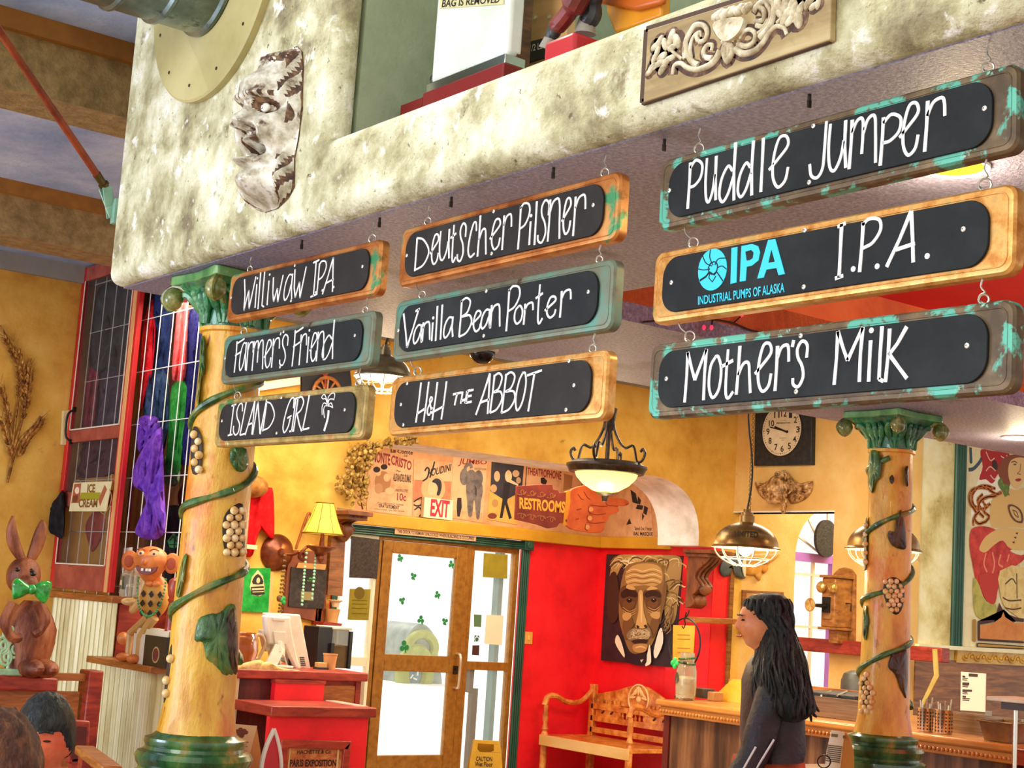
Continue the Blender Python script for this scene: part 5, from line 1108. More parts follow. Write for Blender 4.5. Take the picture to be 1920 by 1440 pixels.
b = B().use(M('poster_midnight',['#23222c','#34323c'],scale=9)).pp(fP2,PS((960,177),(1200,212),(1185,400),(1060,470),(950,400)),.003,.0006)
for x,y,rx,ry,m_,o in ((1000,290,22,40,skin_p,0),(1085,290,26,44,flat('#e6c89c'),0),(1140,270,26,26,flat('#c8a47c'),0),(975,380,24,30,flat('#c89a6c'),0),(985,490,24,30,flat('#b8844c'),0),(1160,320,18,24,flat('#b89878'),0),(965,585,34,22,flat('#7a3426'),0),(1085,260,12,16,flat('#d8b48c'),1)): b.use(m_).pp(fP2,[PS((x+rx*cos(a),y+ry*sin(a)))[0] for a in [2*pi*i/16 for i in range(16)]],.0036+.0006*o,.0006)
b.use(flat('#1d1b20')).pp(fP2,PS((1050,340),(1100,330),(1090,420),(1075,480),(1110,600),(1090,610),(1060,500),(1040,600),(1020,600),(1040,470)),.0044,.0006).use(flat('#e6c89c')).pp(fP2,PS((1095,310),(1160,350),(1155,362),(1090,335)),.005,.0006); b.make('picture',None,t)
t = poster('poster',[(985,872),(1056,882),(1050,935),(984,930)],mpA,'rose poster lettered Theatrophone, above the restrooms sign')
b = B().use(inkr).text('THEATROPHONE',fP2,[(988,890),(1052,900),(1053,884),(989,876)],.004,.03).use(inkb).pp(fP2,[(1014,896),(1020,895),(1026,902),(1022,912),(1014,905)],.003,.001); b.make('picture',None,t)
t = poster('poster',[(1056,880),(1120,890),(1110,975),(1048,965)],mpA,'pale poster mostly hidden behind the orange pointing hand')
B().use(sep).pp(fP2,[(1058,888),(1074,892),(1072,915),(1056,920)],.003,.001).use(inkb).text('Diable',fP2,[(1145,991),(1162,992),(1162,987),(1146,986)],.004,0).make('picture',None,t)
# posters on the side wall beside the portrait
fE = FX(XE-.0); fe2 = FX(XE+.0)
t = thing('poster',fE.P(1220,1000),'cream ball poster with black dancing shapes beside the arch','poster','old theatre posters above the entrance')
B().use(mpA).pp(fE,[(1165,902),(1216,900),(1226,1012),(1150,1012)],0,.003).make('sheet',None,t)
b = B().use(flat('#231c20'))
for q in (((1182,918),(1192,925),(1196,945),(1186,942)),((1196,930),(1202,938),(1200,946),(1195,944)),((1195,946),(1206,948),(1204,956),(1192,954)),((1208,948),(1215,952),(1212,966),(1206,962)),((1204,962),(1208,968),(1204,976)),((1180,972),(1184,982),(1174,984))): b.pp(fE,q,.003,.001)
b.make('picture',None,t)
B().use(inkb).text('BAL MASQUE',fE,[(1188,1005),(1224,1006),(1224,998),(1188,997)],.004,.02).text('Samedi Gras 3 Fevrier',fE,[(1190,994),(1222,995),(1222,988),(1190,987)],.004,.01).make('lettering',None,t)
t = thing('poster',fE.P(1240,1000),'narrow poster with bold black lines half hidden by the white arch jamb','poster','old theatre posters above the entrance')
B().use(M('rose_paper','#d8a87c')).pp(fE,[(1229,905),(1262,905),(1262,1012),(1229,1012)],0,.003).make('sheet',None,t)
B().use(inkb).text('A NOV',fE,[(1235,969),(1264,969),(1265,956),(1236,956)],.004,.02).text('HARRY',fE,[(1233,988),(1262,989),(1262,976),(1234,976)],.004,.02).text('A MAGI',fE,[(1233,1000),(1264,1000),(1264,995),(1233,995)],.004,.01).text('FRIDAY',fE,[(1236,947),(1262,947),(1262,942),(1236,942)],.004,0).use(inkr).text('NEW',fE,[(1242,937),(1264,937),(1264,920),(1242,920)],.004,.02).make('lettering',None,t)

# ------------------------------------------------------------------ signs over the door
t = thing('exit_sign',fP2.P(823,975),'white exit sign with red letters mounted over the glass door','sign'); fx_ = FY(YD-.045)
B().use(flat('#e8d2b0',.5)).pp(fx_,PS((462,445),(672,470),(668,620),(452,595)),-.04,.045).make('box',None,t,bevel=.003)
B().use(flat('#c81a3c',.5)).text('EXIT',fx_,PS((502,585),(640,600),(650,472),(510,458)),.0065,.035).make('lettering',None,t)
t = thing('door_notice',fP2.P(817,1010),'long narrow notice about the unlocked door on the green header','notice'); fn_ = FY(YD-.03)
B().use(flat('#d8a878',.6)).pp(fn_,[(741,989),(893,1006),(892,1015),(740,1001)],-.002,.003).make('plate',None,t)
B().use(flat('#231c18',.7)).text('THIS DOOR TO REMAIN UNLOCKED WHEN BUILDING IS OCCUPIED',fn_,[(745,999),(889,1013),(889,1007),(745,993)],.002,.02).make('lettering',None,t)
# the pointing hand
t = thing('restrooms_sign',fP2.P(1040,990),'painted wooden pointing hand sign lettered RESTROOMS above the entrance','sign'); fr_ = FY(9.95)
RS = lambda *q: [(900+x/4.364,720+y/4.364) for x,y in q]
B().use(M('sign_brown',['#6a1c14','#7e2a1c','#8e3624'],scale=6,rough=.6)).pp(fr_,RS((302,835),(420,828),(520,820),(590,822),(600,862),(640,870),(650,890),(705,885),(700,1010),(690,1135),(650,1140),(630,1170),(560,1182),(470,1150),(290,1108)),-.02,.02).make('sleeve',None,t,bevel=.002)
B().use(flat('#d0891c',.6)).pp(fr_,RS((706,880),(738,872),(742,960),(722,1060),(716,1155),(682,1158),(690,1060),(704,960)),-.02,.024).use(flat('#5a2a14')).disc(fr_.P(*RS((708,1118))[0],.005),(0,-1,0),.012,10,.002).make('cuff',None,t)
mh_ = M('hand_orange',['#b84a1c','#c95a24','#d0662c'],scale=6,rough=.6)
B().use(mh_).pp(fr_,RS((740,878),(780,850),(860,830),(960,850),(1000,900),(1040,930),(1150,935),(1210,955),(1218,985),(1180,1000),(1130,1000),(1140,1035),(1110,1060),(1060,1075),(1050,1110),(1020,1150),(1018,1190),(980,1218),(900,1215),(800,1200),(716,1165),(722,1060),(742,960)),-.02,.028,2).make('hand',None,t,bevel=.003)
b = B().use(flat('#7c2410',.7))
for q in (((800,900),(830,940),(850,945)),((850,880),(880,930),(905,945)),((1030,940),(1040,990),(1130,1000)),((900,990),(980,1000),(1040,1000)),((890,1060),(960,1070),(1030,1060)),((870,1130),(940,1140),(1020,1130)),((790,1030),(830,1020)),((780,1110),(810,1100)),((890,1000),(885,1040),(905,1055)),((880,1075),(875,1110),(895,1125)),((865,1145),(860,1185),(880,1200)),((1190,985),(1215,980))): b.stroke(fr_,RS(*q),.006,.0085,4)
b.use(flat('#d8955a'))
for x,y in ((910,1025),(900,1098),(880,1170)): b.pp(fr_,[RS((x+18*cos(a),y+20*sin(a)))[0] for a in [2*pi*i/12 for i in range(12)]],.008,.0008)
b.make('hand_lines',None,t)
b = B().use(flat('#a8643a',.7))
for y0,sg in ((880,1),(1085,-1)):
    for i in range(4):
        x0 = 350+i*80; sp = [(x0+(26-k*1.9)*cos(k*.62),y0+i*9+sg*(28-k*2)*sin(k*.62)) for k in range(13)]; b.stroke(fr_,RS((x0-45,y0+i*9+20*sg),(x0-10,y0+i*9+26*sg),*sp[::1]),.006,.002,3)
b.make('scroll_pattern',None,t)
b = B().use(M('dark_iron','#231f1c'))
for x,y in ((985,915),(1090,930)): p_ = fr_.P(x,y,-.01); b.tube([p_,V((p_.x,p_.y,2.86))],.004,6)
b.make('hanging_rod',None,t)
B().use(flat('#f2a436',.6)).text('RESTROOMS',fr_,RS((322,1020),(692,1058),(700,962),(322,925)),.0025,.035).make('lettering',None,t)
# dried flowers at the left end of the band
t = thing('dried_flowers',FY(YO).P(680,870),'bunch of dried pale hops hanging at the left end of the posters','flowers'); fd2 = FY(YO-.05)
m_hop = M('dried_hops',['#6a4a1c','#94702c','#b8944a','#d4b878'],scale=30,rough=.9); b = B().use(m_hop); b2 = B().use(M('dried_stem','#5a3c18',rough=.9)); random.seed(5)
outl = [(650,850),(670,830),(700,828),(760,815),(790,828),(740,838),(705,850),(694,880),(690,930),(686,955),(668,940),(655,950),(648,930),(630,915),(632,895),(650,890),(646,865)]
n_ = 0
while n_ < 230:
    x,y = random.uniform(628,790),random.uniform(812,956)
    if inside(outl,x,y): b.ell(fd2.P(x,y,random.uniform(-.02,.12)),(random.uniform(.008,.018),.014,random.uniform(.012,.024)),Matrix.Rotation(random.uniform(-1,1),3,'Y'),7,5); n_ += 1
for q in (((780,822),(720,835),(680,850),(660,890),(640,910)),((700,835),(685,880),(676,930),(680,955)),((690,840),(670,870),(655,930))): TB(b2,q,1.5,fd2,.03)
b.make('blossoms',None,t); b2.make('stem',None,t)
# the two carved brackets under the arch
def corbel(fr,cx,ytop,ybot,w,label,name='arch_bracket'):
    k = mpp(fr,cx,(ytop+ybot)/2); p0 = fr.P(cx,ytop); H_ = (ybot-ytop)*k; w_ = w*k/.73
    t = thing(name,p0,label,'bracket','carved brackets under the arch')
    mw = M('carved_bracket_wood',['#5a2e18','#7c4424','#96582f'],scale=9,stretch=(1,1,.4),rough=.5,spots=[('#2c140a',18,.64,.06)])
    B().use(mw).bx((p0.x-w_*.75,p0.y-.30,p0.z-.02),(p0.x+w_*.75,p0.y,p0.z+.01)).bx((p0.x-w_*.62,p0.y-.26,p0.z-.05),(p0.x+w_*.62,p0.y,p0.z-.02)).make('abacus',None,t,bevel=.004)
    pr = [(0,-.05),(-.24,-.05),(-.25,-.12),(-.20,-.22),(-.12,-.34),(-.09,-.46),(-.13,-.55),(-.15,-.62),(-.12,-.70),(-.07,-.78),(-.09,-.86),(-.08,-.94),(-.03,-1.0),(0,-1.0)]
    P = smooth_path([V((p0.x-w_*.45,p0.y+a,p0.z+z*H_)) for a,z in pr[1:-1]],3); P = [V((p0.x-w_*.45,p0.y,p0.z-.05*H_))]+P+[V((p0.x-w_*.45,p0.y,p0.z-H_))]
    B().use(mw).prism(P,(w_*.9,0,0)).make('scroll',None,t,bevel=.006)
    b = B().use(mw)
    for s in (-.25,0,.25): b.tube(smooth_path([V((p0.x+s*w_,p0.y+a-.012,p0.z+z*H_)) for a,z in pr[2:8]],3),.012,6)
    for dz in (-.66,-.86): b.ell(V((p0.x,p0.y-.14 if dz > -.7 else p0.y-.09,p0.z+dz*H_)),(w_*.36,.04,.05))
    b.make('leaf',None,t); return t
corbel(FY(YO),1303,1034,1140,30,'carved wooden bracket under the white arch end, beside the portrait')
corbel(FY(YO),634,962,1010,26,'carved dark bracket at the left arch foot, under the dried flowers')

# ------------------------------------------------------------------ stickers and papers on the entrance glass
fg = FY(YD+.018)
m_sh = flat('#14803c',.6)
def sham(px,py,r,a0=0):
    b = B().use(m_sh); k = mpp(fg,px,py)
    for i in range(3):
        a = a0+2*pi*i/3+pi/2; c_ = fg.P(px,py,.002)+V((cos(a),0,sin(a)))*r*k*.55; b.disc(c_,(0,-1,0),r*k*.48,10,.001)
    b.ribbon([fg.P(px,py,.002),fg.P(px+3*cos(a0),py+r*1.1,.002)],(0,-1,0),.012); return b.make('shamrock_sticker')
for x,y,r,a,lb in ((750,1046,7,.4,'green shamrock sticker at the top left of the door glass'),(846,1058,7,.2,'green shamrock sticker at the top right of the door glass'),(775,1080,7,.8,'shamrock sticker near the upper middle of the door glass'),(754,1126,7,1.3,'shamrock sticker at the left of the door glass, middle height'),(820,1115,7,.3,'shamrock sticker right of centre in the door glass, second lowest on that side'),
                       (789,1162,8,0,'shamrock sticker just above the wheel seen in the door glass'),(834,1165,7,.9,'shamrock sticker at the lower right of the upper door glass'),(758,1212,11,.2,'largest shamrock sticker, low beside the wheel in the door glass')): tag(sham(x,y,r,a),lb,'sticker','shamrock stickers on the door glass')
def paper(px,mat,label,name,cat,off=.0,th=.002,fr=fg,grp=None): return tag(B().use(mat).pp(fr,px,off,th).make(name),label,cat,grp)
m_ol = M('backlit_olive',['#8a7a14','#9c8a1c'],scale=9,rough=.8)
paper([(660,1005),(713,1012),(707,1085),(656,1083)],M('dark_screen',['#241c18','#3a2e26','#4c3a2c'],scale=60,rough=.7),'dark rectangular panel at the top of the left door sidelight','window_panel','panel',0,.012)
t = thing('window_notice',fg.P(675,1160),'olive paper notice lower in the left door sidelight','notice'); B().use(m_ol).pp(fg,[(656,1104),(695,1105),(691,1163),(652,1162)],0,.002).make('sheet',None,t)
b = B().use(flat('#6e5c10',.8)).disc(fg.P(674,1112,.002),(0,-1,0),.05,16,.001)
for y in (1125,1132,1140,1150): b.stroke(fg,[(660,y),(688,y+1)],.006,.0025,0)
b.make('print',None,t)
paper([(908,1037),(952,1040),(951,1085),(906,1082)],m_ol,'olive sheet at the top of the right door sidelight','window_panel','panel',0,.006)
paper([(912,1153),(944,1154),(941,1210),(908,1207)],flat('#e8e0c0',.8),'pale framed notice in the right door sidelight','window_notice','notice')
paper([(889,1152),(903,1153),(902,1176),(889,1175)],flat('#5a7a50',.8),'small green picture card beside the pale notice','window_card','card')
t = thing('access_sticker',fg.P(895,1203),'small teal square wheelchair sticker in the right door sidelight','sticker'); B().use(flat('#1a6a72',.6)).pp(fg,[(890,1191),(899,1192),(898,1203),(889,1203)],0,.002).make('sheet',None,t)
b = B().use(flat('#e8f0e8',.6)).torus(fg.P(894,1199,.003),.022,.004,(0,-1,0),12,5).disc(fg.P(894,1194,.002),(0,-1,0),.009,8,.002); b.make('symbol',None,t)
paper([(886,1210),(899,1210),(898,1229),(885,1228)],flat('#4a2418',.8),'small dark brown square notice above the right sidelight rail','window_card','card')
b_ = B().use(flat('#3c2a22')).pp(FY(YD+.3),[(882,1255),(890,1256),(886,1300),(879,1299)],0,.1); q_ = FY(YD+.3).P(884,1290); b_.bx((q_.x-.03,YD+.24,-.02),(q_.x+.03,YD+.3,q_.z))
tag(b_.make('brochure_stand'),'narrow dark brochure stand seen through the right sidelight','stand')
tag(B().use(M('blue_grey_post',['#4a7070','#5c8484'],scale=4)).bx((onY(925,1250,13.2).x,13.2,0),(onY(933,1250,13.2).x,13.3,2.6)).make('porch_post'),'blue grey post standing outside the right sidelight','post')
# car wheel seen through the door
fc = FY(24.0); wc = fc.P(791,1265); car = thing('parked_car',V((wc.x,24.1,0)),'grey and green car with a big wheel parked outside the glass door','car')
kz = mpp(fc,790,1240); m_cb = M('car_grey_paint',['#5f6f70','#7c8c88','#93a098'],scale=3,rough=.35)
b = B().use(m_cb).pp(fc,[(762,1236),(764,1200),(772,1182),(786,1170),(800,1172),(812,1185),(820,1205),(823,1235),(828,1262),(830,1285),(822,1298),(800,1302),(770,1300),(755,1280)],-1.4,1.4,2); b.make('body',None,car,bevel=.03)
b = B().use(M('tyre_olive',['#8c9650','#a4ac60'],scale=6,rough=.7)).torus(fc.P(777,1262,.02),28*kz,14*kz,(0,-1,0),28,10,42*kz); b.make('tyre',None,car)
b = B().use(M('wheel_hub',['#5a7c8c','#7a9aa8'],scale=12,rough=.4)).disc(fc.P(777,1262,.02),(0,-1,0),22*kz,20,.03,34*kz)
for i in range(5): b.use(flat('#e6e8e0')).box(fc.P(777,1262,.06)+V((cos(i*1.256)*.07,0,sin(i*1.256)*.11)),(.03,.02,.09),Matrix.Rotation(i*1.256,3,'Y'))
b.make('hub',None,car)
b = B().use(M('tyre_olive','#8c9650')).torus(fc.P(790,1215,.02),30*kz,9*kz,(0,-1,0),24,8,26*kz); b.make('spare_rim',None,car)
zf_ = fc.P(777,1310).z
B().use(flat('#33363a')).bx((wc.x-.3,24.1,-.02),(wc.x+.5,25.2,zf_+.1)).make('chassis',None,car)
# caution board
fq = FP(onZ(910,1445,.28),(-.5,-.86,0)); wf_ = thing('wet_floor_sign',V((fq.P(910,1440).x,fq.P(910,1440).y,0)),'yellow folding caution wet floor board in front of the right sidelight','sign')
m_wf = M('caution_yellow',['#b88a1c','#c89a28'],scale=5,rough=.5)
P_ = [(888,1387),(937,1390),(950,1530),(866,1522)]
b = B().use(m_wf); hole = [(896,1394),(926,1396),(926,1409),(919,1411),(900,1409),(895,1405)]
b.pp(fq,[(888,1387),(937,1390),(938,1397),(926,1396),(896,1394),(887,1394)],0,.015).pp(fq,[(887,1394),(896,1394),(895,1405),(900,1410),(884,1410)],0,.015).pp(fq,[(926,1396),(938,1397),(940,1412),(920,1411),(926,1408)],0,.015).pp(fq,[(884,1410),(940,1412),(952,1560),(862,1550)],0,.015)
b.make('front_board',None,wf_,bevel=.002)
q2 = [fq.P(*p)-fq.N*.02 for p in P_]; bk = [q2[0],q2[1],q2[2]-fq.N*.22,q2[3]-fq.N*.22]
for p in bk[2:]: p.z = 0
B().use(m_wf).prism(bk,-fq.N*.012).make('back_board',None,wf_)
B().use(flat('#2a1a10',.7)).text('CAUTION',fq,[(892,1427),(923,1428),(923,1419),(893,1418)],.016,.03).text('Wet Floor',fq,[(890,1437),(924,1438),(924,1429),(891,1428)],.016,.03).make('lettering',None,wf_)
for ob in wf_.children: pass
tag(B().use(flat('#e0a048',.5)).pp(FY(YD),[(980,1184),(999,1185),(998,1208),(979,1207)],0,.01).use(flat('#f0c070',.5)).pp(FY(YD),[(990,1192),(994,1192),(994,1200),(990,1200)],.01,.008).make('light_switch',None,bevel=.002),'cream light switch plate on the red wall right of the door','switch')

# ------------------------------------------------------------------ the portrait
t = thing('portrait_painting',fE.P(1190,1245),'large painted portrait of an old man with wild white hair on the red wall','painting'); fo_ = FX(XE-.03)
EP = lambda *q: [(1120+x/3.174,1020+y/3.174) for x,y in q]
B().use(M('canvas_dark',['#1c151a','#2a2028','#33262a'],scale=9,rough=.5)).pp(fo_,EP((55,60),(512,70),(460,735),(20,692)),-.03,.03).make('canvas',None,t)
def pm(a): return M('oil_'+a[1:],a,rough=.5,bump=.3,bscale=60)
lay = [0]; b = B()
def L(col,*q,sm=3): lay[0] += .00035; b.use(M('oil_'+col[1:],[col,col],scale=20,rough=.5)).pp(fo_,EP(*q),lay[0]-.0003,.0006,sm)
def K(col,w,*q): lay[0] += .0001; b.use(M('oil_'+col[1:],col,rough=.5)).stroke(fo_,EP(*q),w,lay[0],4,.0006,True)
random.seed(11)
L('#b09058',(90,110),(130,66),(250,64),(390,66),(490,76),(500,160),(480,300),(470,420),(440,480),(400,420),(390,200),(300,110),(160,120),(110,200),(70,230))
for i in range(70):
    a = random.random(); x = 100+a*390; y = 70+random.random()*60 if x < 380 else 80+random.random()*300
    K(random.choice(['#d8c084','#c4a868','#e8d8a8','#8a6c3c','#5c4428']),.012,(x-30,y+30),(x,y),(x+30+random.random()*20,y+random.uniform(-12,24)),(x+45,y+random.uniform(10,50)))
L('#3a281a',(70,200),(110,170),(130,300),(120,440),(80,470),(55,380))
L('#8f6c3c',(150,190),(190,120),(300,105),(385,130),(400,230),(395,340),(380,440),(350,540),(310,620),(250,655),(195,640),(160,560),(130,450),(130,320))
L('#c49c5c',(165,190),(210,130),(300,115),(375,140),(385,220),(340,250),(270,245),(190,250))
for k in range(6): K('#8a643a' if k % 2 else '#e0c490',.010,(170,165+k*16),(220,150+k*16),(270,162+k*15),(330,148+k*16),(380,165+k*16))
L('#5e4022',(135,270),(180,245),(235,280),(240,330),(215,395),(165,405),(130,350)); L('#5e4022',(275,285),(320,262),(372,280),(384,330),(355,395),(305,395),(280,340)); L('#2a1a10',(140,290),(185,262),(236,290),(232,318),(190,312),(150,322)); L('#2a1a10',(280,296),(325,272),(372,292),(374,320),(335,310),(292,318)); L('#d0a868',(170,262),(185,240),(225,262),(215,274),sm=2); L('#d0a868',(290,276),(320,250),(362,266),(330,272),sm=2)
L('#6e4a28',(150,350),(190,330),(225,350),(200,390),(165,385)); L('#6e4a28',(295,345),(335,330),(365,345),(345,380),(308,375))
L('#0e0a0a',(172,335),(190,322),(208,335),(190,350)); L('#0e0a0a',(318,335),(335,322),(352,335),(335,348)); L('#e8dcc0',(186,328),(192,326),(192,333),sm=0); L('#e8dcc0',(330,328),(337,326),(337,333),sm=0)
for k in range(3): K('#c89c60',.008,(150,375+k*16),(190,400+k*14),(230,385+k*12)); K('#c89c60',.008,(300,375+k*14),(340,392+k*14),(375,370+k*14))
L('#d4ac6c',(245,290),(270,285),(275,400),(295,470),(285,500),(240,500),(228,480),(245,400)); K('#f0d8a0',.014,(258,300),(262,400),(262,470)); L('#2a1a12',(232,482),(250,492),(240,505)); L('#2a1a12',(276,486),(292,480),(290,502))
L('#74522c',(150,470),(190,420),(215,470),(205,530),(165,570)); L('#74522c',(315,470),(345,425),(370,470),(335,550),(318,550)); K('#4a301a',.012,(228,470),(200,510),(178,560)); K('#4a301a',.012,(296,470),(322,510),(334,555)); L('#c8a060',(150,420),(180,405),(205,425),(180,455),(155,450)); L('#c8a060',(315,418),(345,402),(375,410),(365,445),(330,440))
L('#8a7658',(175,535),(215,500),(262,508),(310,500),(318,545),(290,570),(250,560),(205,575),(182,565))
for i in range(26): K(random.choice(['#c8b48c','#a8926a','#6a563c','#e4d4ac']),.009,(255+random.uniform(-55,50),508),(250+random.uniform(-60,60),535),(250+random.uniform(-70,65),565))
L('#2c1a12',(205,578),(255,568),(300,572),(280,592),(225,594)); L('#b88a54',(215,600),(260,592),(298,600),(285,640),(240,648),(212,630))
K('#e0bc80',.016,(225,618),(258,610),(290,620))
L('#f0e4c8',(120,540),(145,590),(165,675),(140,650),(105,585)); L('#f2ecdc',(365,520),(385,505),(390,590),(350,680),(335,640)); L('#f2ecdc',(300,640),(312,600),(320,700),(300,722),(285,720))
L('#15121e',(165,660),(230,655),(290,650),(280,722),(180,705)); L('#d8d0c0',(255,690),(275,685),(262,706),sm=0); L('#7c5a34',(395,230),(412,250),(405,330),(385,420),(372,480),(380,350))
for i in range(12): K(random.choice(['#5a4630','#7c6444','#a08858']),.010,(440+random.uniform(-20,20),350+i*12),(420+random.uniform(-20,20),400+i*10),(400+random.uniform(-20,20),470+i*6))
b.make('picture',None,t)

# ------------------------------------------------------------------ carved bench under the portrait
m_bn = M('honey_carved_wood',['#a0521c','#c46c28','#d88838','#e6a250'],scale=4,stretch=(3,3,3),rough=.35,bump=.2,coat=.3)
bn = thing('carved_bench',V((8.95,10.0,0)),'carved honey wood bench with slatted back under the portrait','bench')
XB = XE-.12; fK = FX(XB); fK2 = FX(XB-.52)
def BP(*q): return [(1000+x/3.272,1000+y/3.272) for x,y in q]
zseat = .45
yl3,yr3 = fK.P(*BP((372,1000))[0]).y,fK.P(*BP((900,1010))[0]).y
zt3 = fK.P(*BP((380,960))[0]).z
B().use(m_bn).pp(fK,BP((385,985),(440,975),(520,960),(580,940),(640,930),(700,945),(760,985),(860,1060),(860,1100),(385,1045)),-.03,.03,0).make('crest_rail',None,bn,bevel=.006)
cc = fK.P(*BP((645,1020))[0],.002)
b = B().use(M('pale_carving',['#e0b070','#f0cc94'],scale=12,rough=.4))
for i in range(9): a = pi*(.05+.9*i/8); b.ell(cc+V((-.004,-cos(a)*.075,sin(a)*.075)),(.008,.012,.04),Matrix.Rotation(-(a-pi/2)*-1,3,'X'),8,6)
b.ell(cc,(.012,.03,.026)); b.torus(cc,.125,.008,(-1,0,0),28,6); b.make('shell_carving',None,bn)
z2 = zt3-.12; za_,zb3 = z2-.045,.62
for z in (z2-.02,.60,.50): B().use(m_bn).bx((XB-.03,yr3,z-.025),(XB+.005,yl3,z+.025)).make('rail',None,bn,bevel=.004)
n_b = 0
for seg in range(3):
    a0 = yl3-.05-seg*(yl3-yr3-.1)/3; a1 = a0-(yl3-yr3-.1)/3
    B().use(m_bn).bx((XB-.028,a1-.012,.6),(XB,a1+.012,z2)).make('divider',None,bn)
    if seg != 1:
        B().use(m_bn).bx((XB-.022,a1+.012,.62),(XB-.006,a0-.012,.74)).make('carved_plate',None,bn)
        b = B().use(flat('#4a1a10',.6)); fk_ = FX(XB-.022)
        for i in range(5): y = a1+.05+(a0-a1-.1)*i/4; b.ell((XB-.022,y,.68+.018*(-1)**i),(.004,.026,.012),Matrix.Rotation(.5*(-1)**i,3,'X'),8,5)
        b.make('leaf_carving',None,bn)
    lo_z = .74 if seg != 1 else .62
    for i in range(6):
        y = a1+.03+(a0-a1-.06)*i/5
        B().use(m_bn).lathe([(.009,lo_z),(.013,lo_z+.03),(.008,lo_z+(z2-lo_z)*.4),(.014,lo_z+(z2-lo_z)*.6),(.009,z2-.02),(.009,z2-.01)],(XB-.012,y,0),8).make('spindle',None,bn)
B().use(m_bn).bx((XB-.56,yr3-.03,.415),(XB+.0,yl3+.03,.45)).make('seat',None,bn,bevel=.006)
B().use(M('pale_bench_edge',['#d8a050','#eac078'],scale=3,stretch=(1,.3,1),rough=.3)).bx((XB-.575,yr3-.03,.36),(XB-.56,yl3+.03,.45)).make('seat_front',None,bn,bevel=.004)
for y in (yl3+.0,yr3-.0):
    B().use(m_bn).lathe([(.026,0),(.028,.1),(.02,.13),(.03,.16),(.03,.34),(.03,.46),(.02,.48),(.03,.50),(.018,.54),(.028,.6),(.02,.66),(.022,.70)],(XB-.54,y,0),12).make('leg',None,bn)
    B().use(m_bn).bx((XB-.03,y-.03,0),(XB+.02,y+.03,zt3+.05)).make('leg',None,bn,bevel=.004)
    B().use(m_bn).tube(smooth_path([(XB-.02,y,.84),(XB-.15,y,.74),(XB-.30,y,.73),(XB-.44,y,.78),(XB-.53,y,.77),(XB-.56,y,.70)],5),[.022,.024,.026,.024],8).make('armrest',None,bn)
# ------------------------------------------------------------------ host counter in front of the ochre wall
YH,YPD = 7.1,6.7
fH,fPo = FY(YH),FY(YPD)
zt6 = fH.P(600,1259).z; xa,xb = fH.P(440,1265).x,fH.P(681,1270).x
hc_ = thing('host_counter',V(((xa+xb)/2,7.4,0)),'dark red host counter with wood top carrying the white monitor','counter')
B().use(m_redwood).bx((xa,YH-.02,zt6-.045),(xb+.02,7.85,zt6)).make('worktop',None,hc_,bevel=.006)
xm = fH.P(508,1300).x; xr_ = fH.P(603,1300).x
B().use(M('dark_mahogany',['#3a0f0c','#561812','#6a221a'],scale=5,stretch=(4,1,.8),rough=.5)).bx((xa+.03,YH+.02,0),(xm+.02,YH+.05,zt6-.045)).make('side_panel',None,hc_)
B().use(M('pale_strip',['#c8a878','#dcc094'],scale=6)).bx((xa-.0,YH+.0,0),(xa+.03,YH+.06,zt6-.045)).make('edge_strip',None,hc_)
B().use(m_woodh).bx((xr_,YH+.02,0),(xb-.03,YH+.05,zt6-.07)).make('door',None,hc_,bevel=.004)
B().use(m_redwood).bx((xr_-.01,YH+.03,zt6-.075),(xb,YH+.06,zt6-.045)).bx((xb-.03,YH+.015,0),(xb,7.8,zt6-.045)).make('frame',None,hc_)
tag(B().use(flat('#c8b49a',.8)).pp(fH,[(672,1277),(684,1277),(681,1322),(668,1322)],-.06,.004).make('hanging_papers'),'strip of pale papers hanging on the right end of the host counter','papers')
hp_ = thing('host_stand',V((fPo.P(600,1400).x,6.9,0)),'bright red host stand with a wood ledge and framed sign','stand')
zl6 = fPo.P(600,1325).z; xl6,xr6 = fPo.P(509,1330).x,fPo.P(703,1335).x
B().use(m_redwood).bx((xl6-.01,YPD-.02,zl6-.05),(xr6,YH-.03,zl6)).make('ledge',None,hp_,bevel=.006)
B().use(M('pale_ledge_reflection',['#cfc0a0','#e8dcc4','#f4ecd8'],scale=3,rough=.15)).bx((fH.P(603,1315).x,YPD+.04,zl6),(xr6-.02,YH-.04,zl6+.004)).make('ledge_reflection',None,hp_)  # pale layer: the ledge's white reflection put into the colour
B().use(m_red).bx((xl6,YPD+.01,0),(xr6-.03,YPD+.04,zl6-.05)).make('front_panel',None,hp_)
B().use(m_red).bx((xm+.005,YH-.03,zl6-.05),(xr_-.005,YH+.012,zt6-.05)).make('upper_panel',None,hp_)
B().use(m_redwood).bx((xm,YH-.035,zt6-.065),(xr_,YH+.015,zt6-.045)).make('cap_strip',None,hp_)
fF = FY(YPD+.01); pf = thing('framed_sign',fF.P(595,1440),'dark framed sign lettered Paris Exposition on the red host stand','sign')
B().use(m_redwood).pp(fF,[(529,1387),(659,1390),(653,1406),(537,1402)],0,.025).pp(fF,[(529,1387),(541,1396),(536,1500),(522,1500)],0,.025).pp(fF,[(659,1390),(646,1402),(636,1500),(650,1500)],0,.025).make('frame',None,pf,bevel=.003)
B().use(M('burnt_print',['#8a2c1c','#b86a34','#d09a5a'],scale=12,rough=.6)).pp(fF,[(539,1400),(648,1403),(640,1500),(534,1500)],0,.008).make('print',None,pf)
B().use(flat('#2a120c',.7)).text('HACHETTE & Co',fF,[(557,1414),(620,1413),(621,1406),(558,1406)],.009,.02).text('PARIS EXPOSITION',fF,[(543,1438),(630,1437),(631,1424),(544,1424)],.009,.04).make('lettering',None,pf)
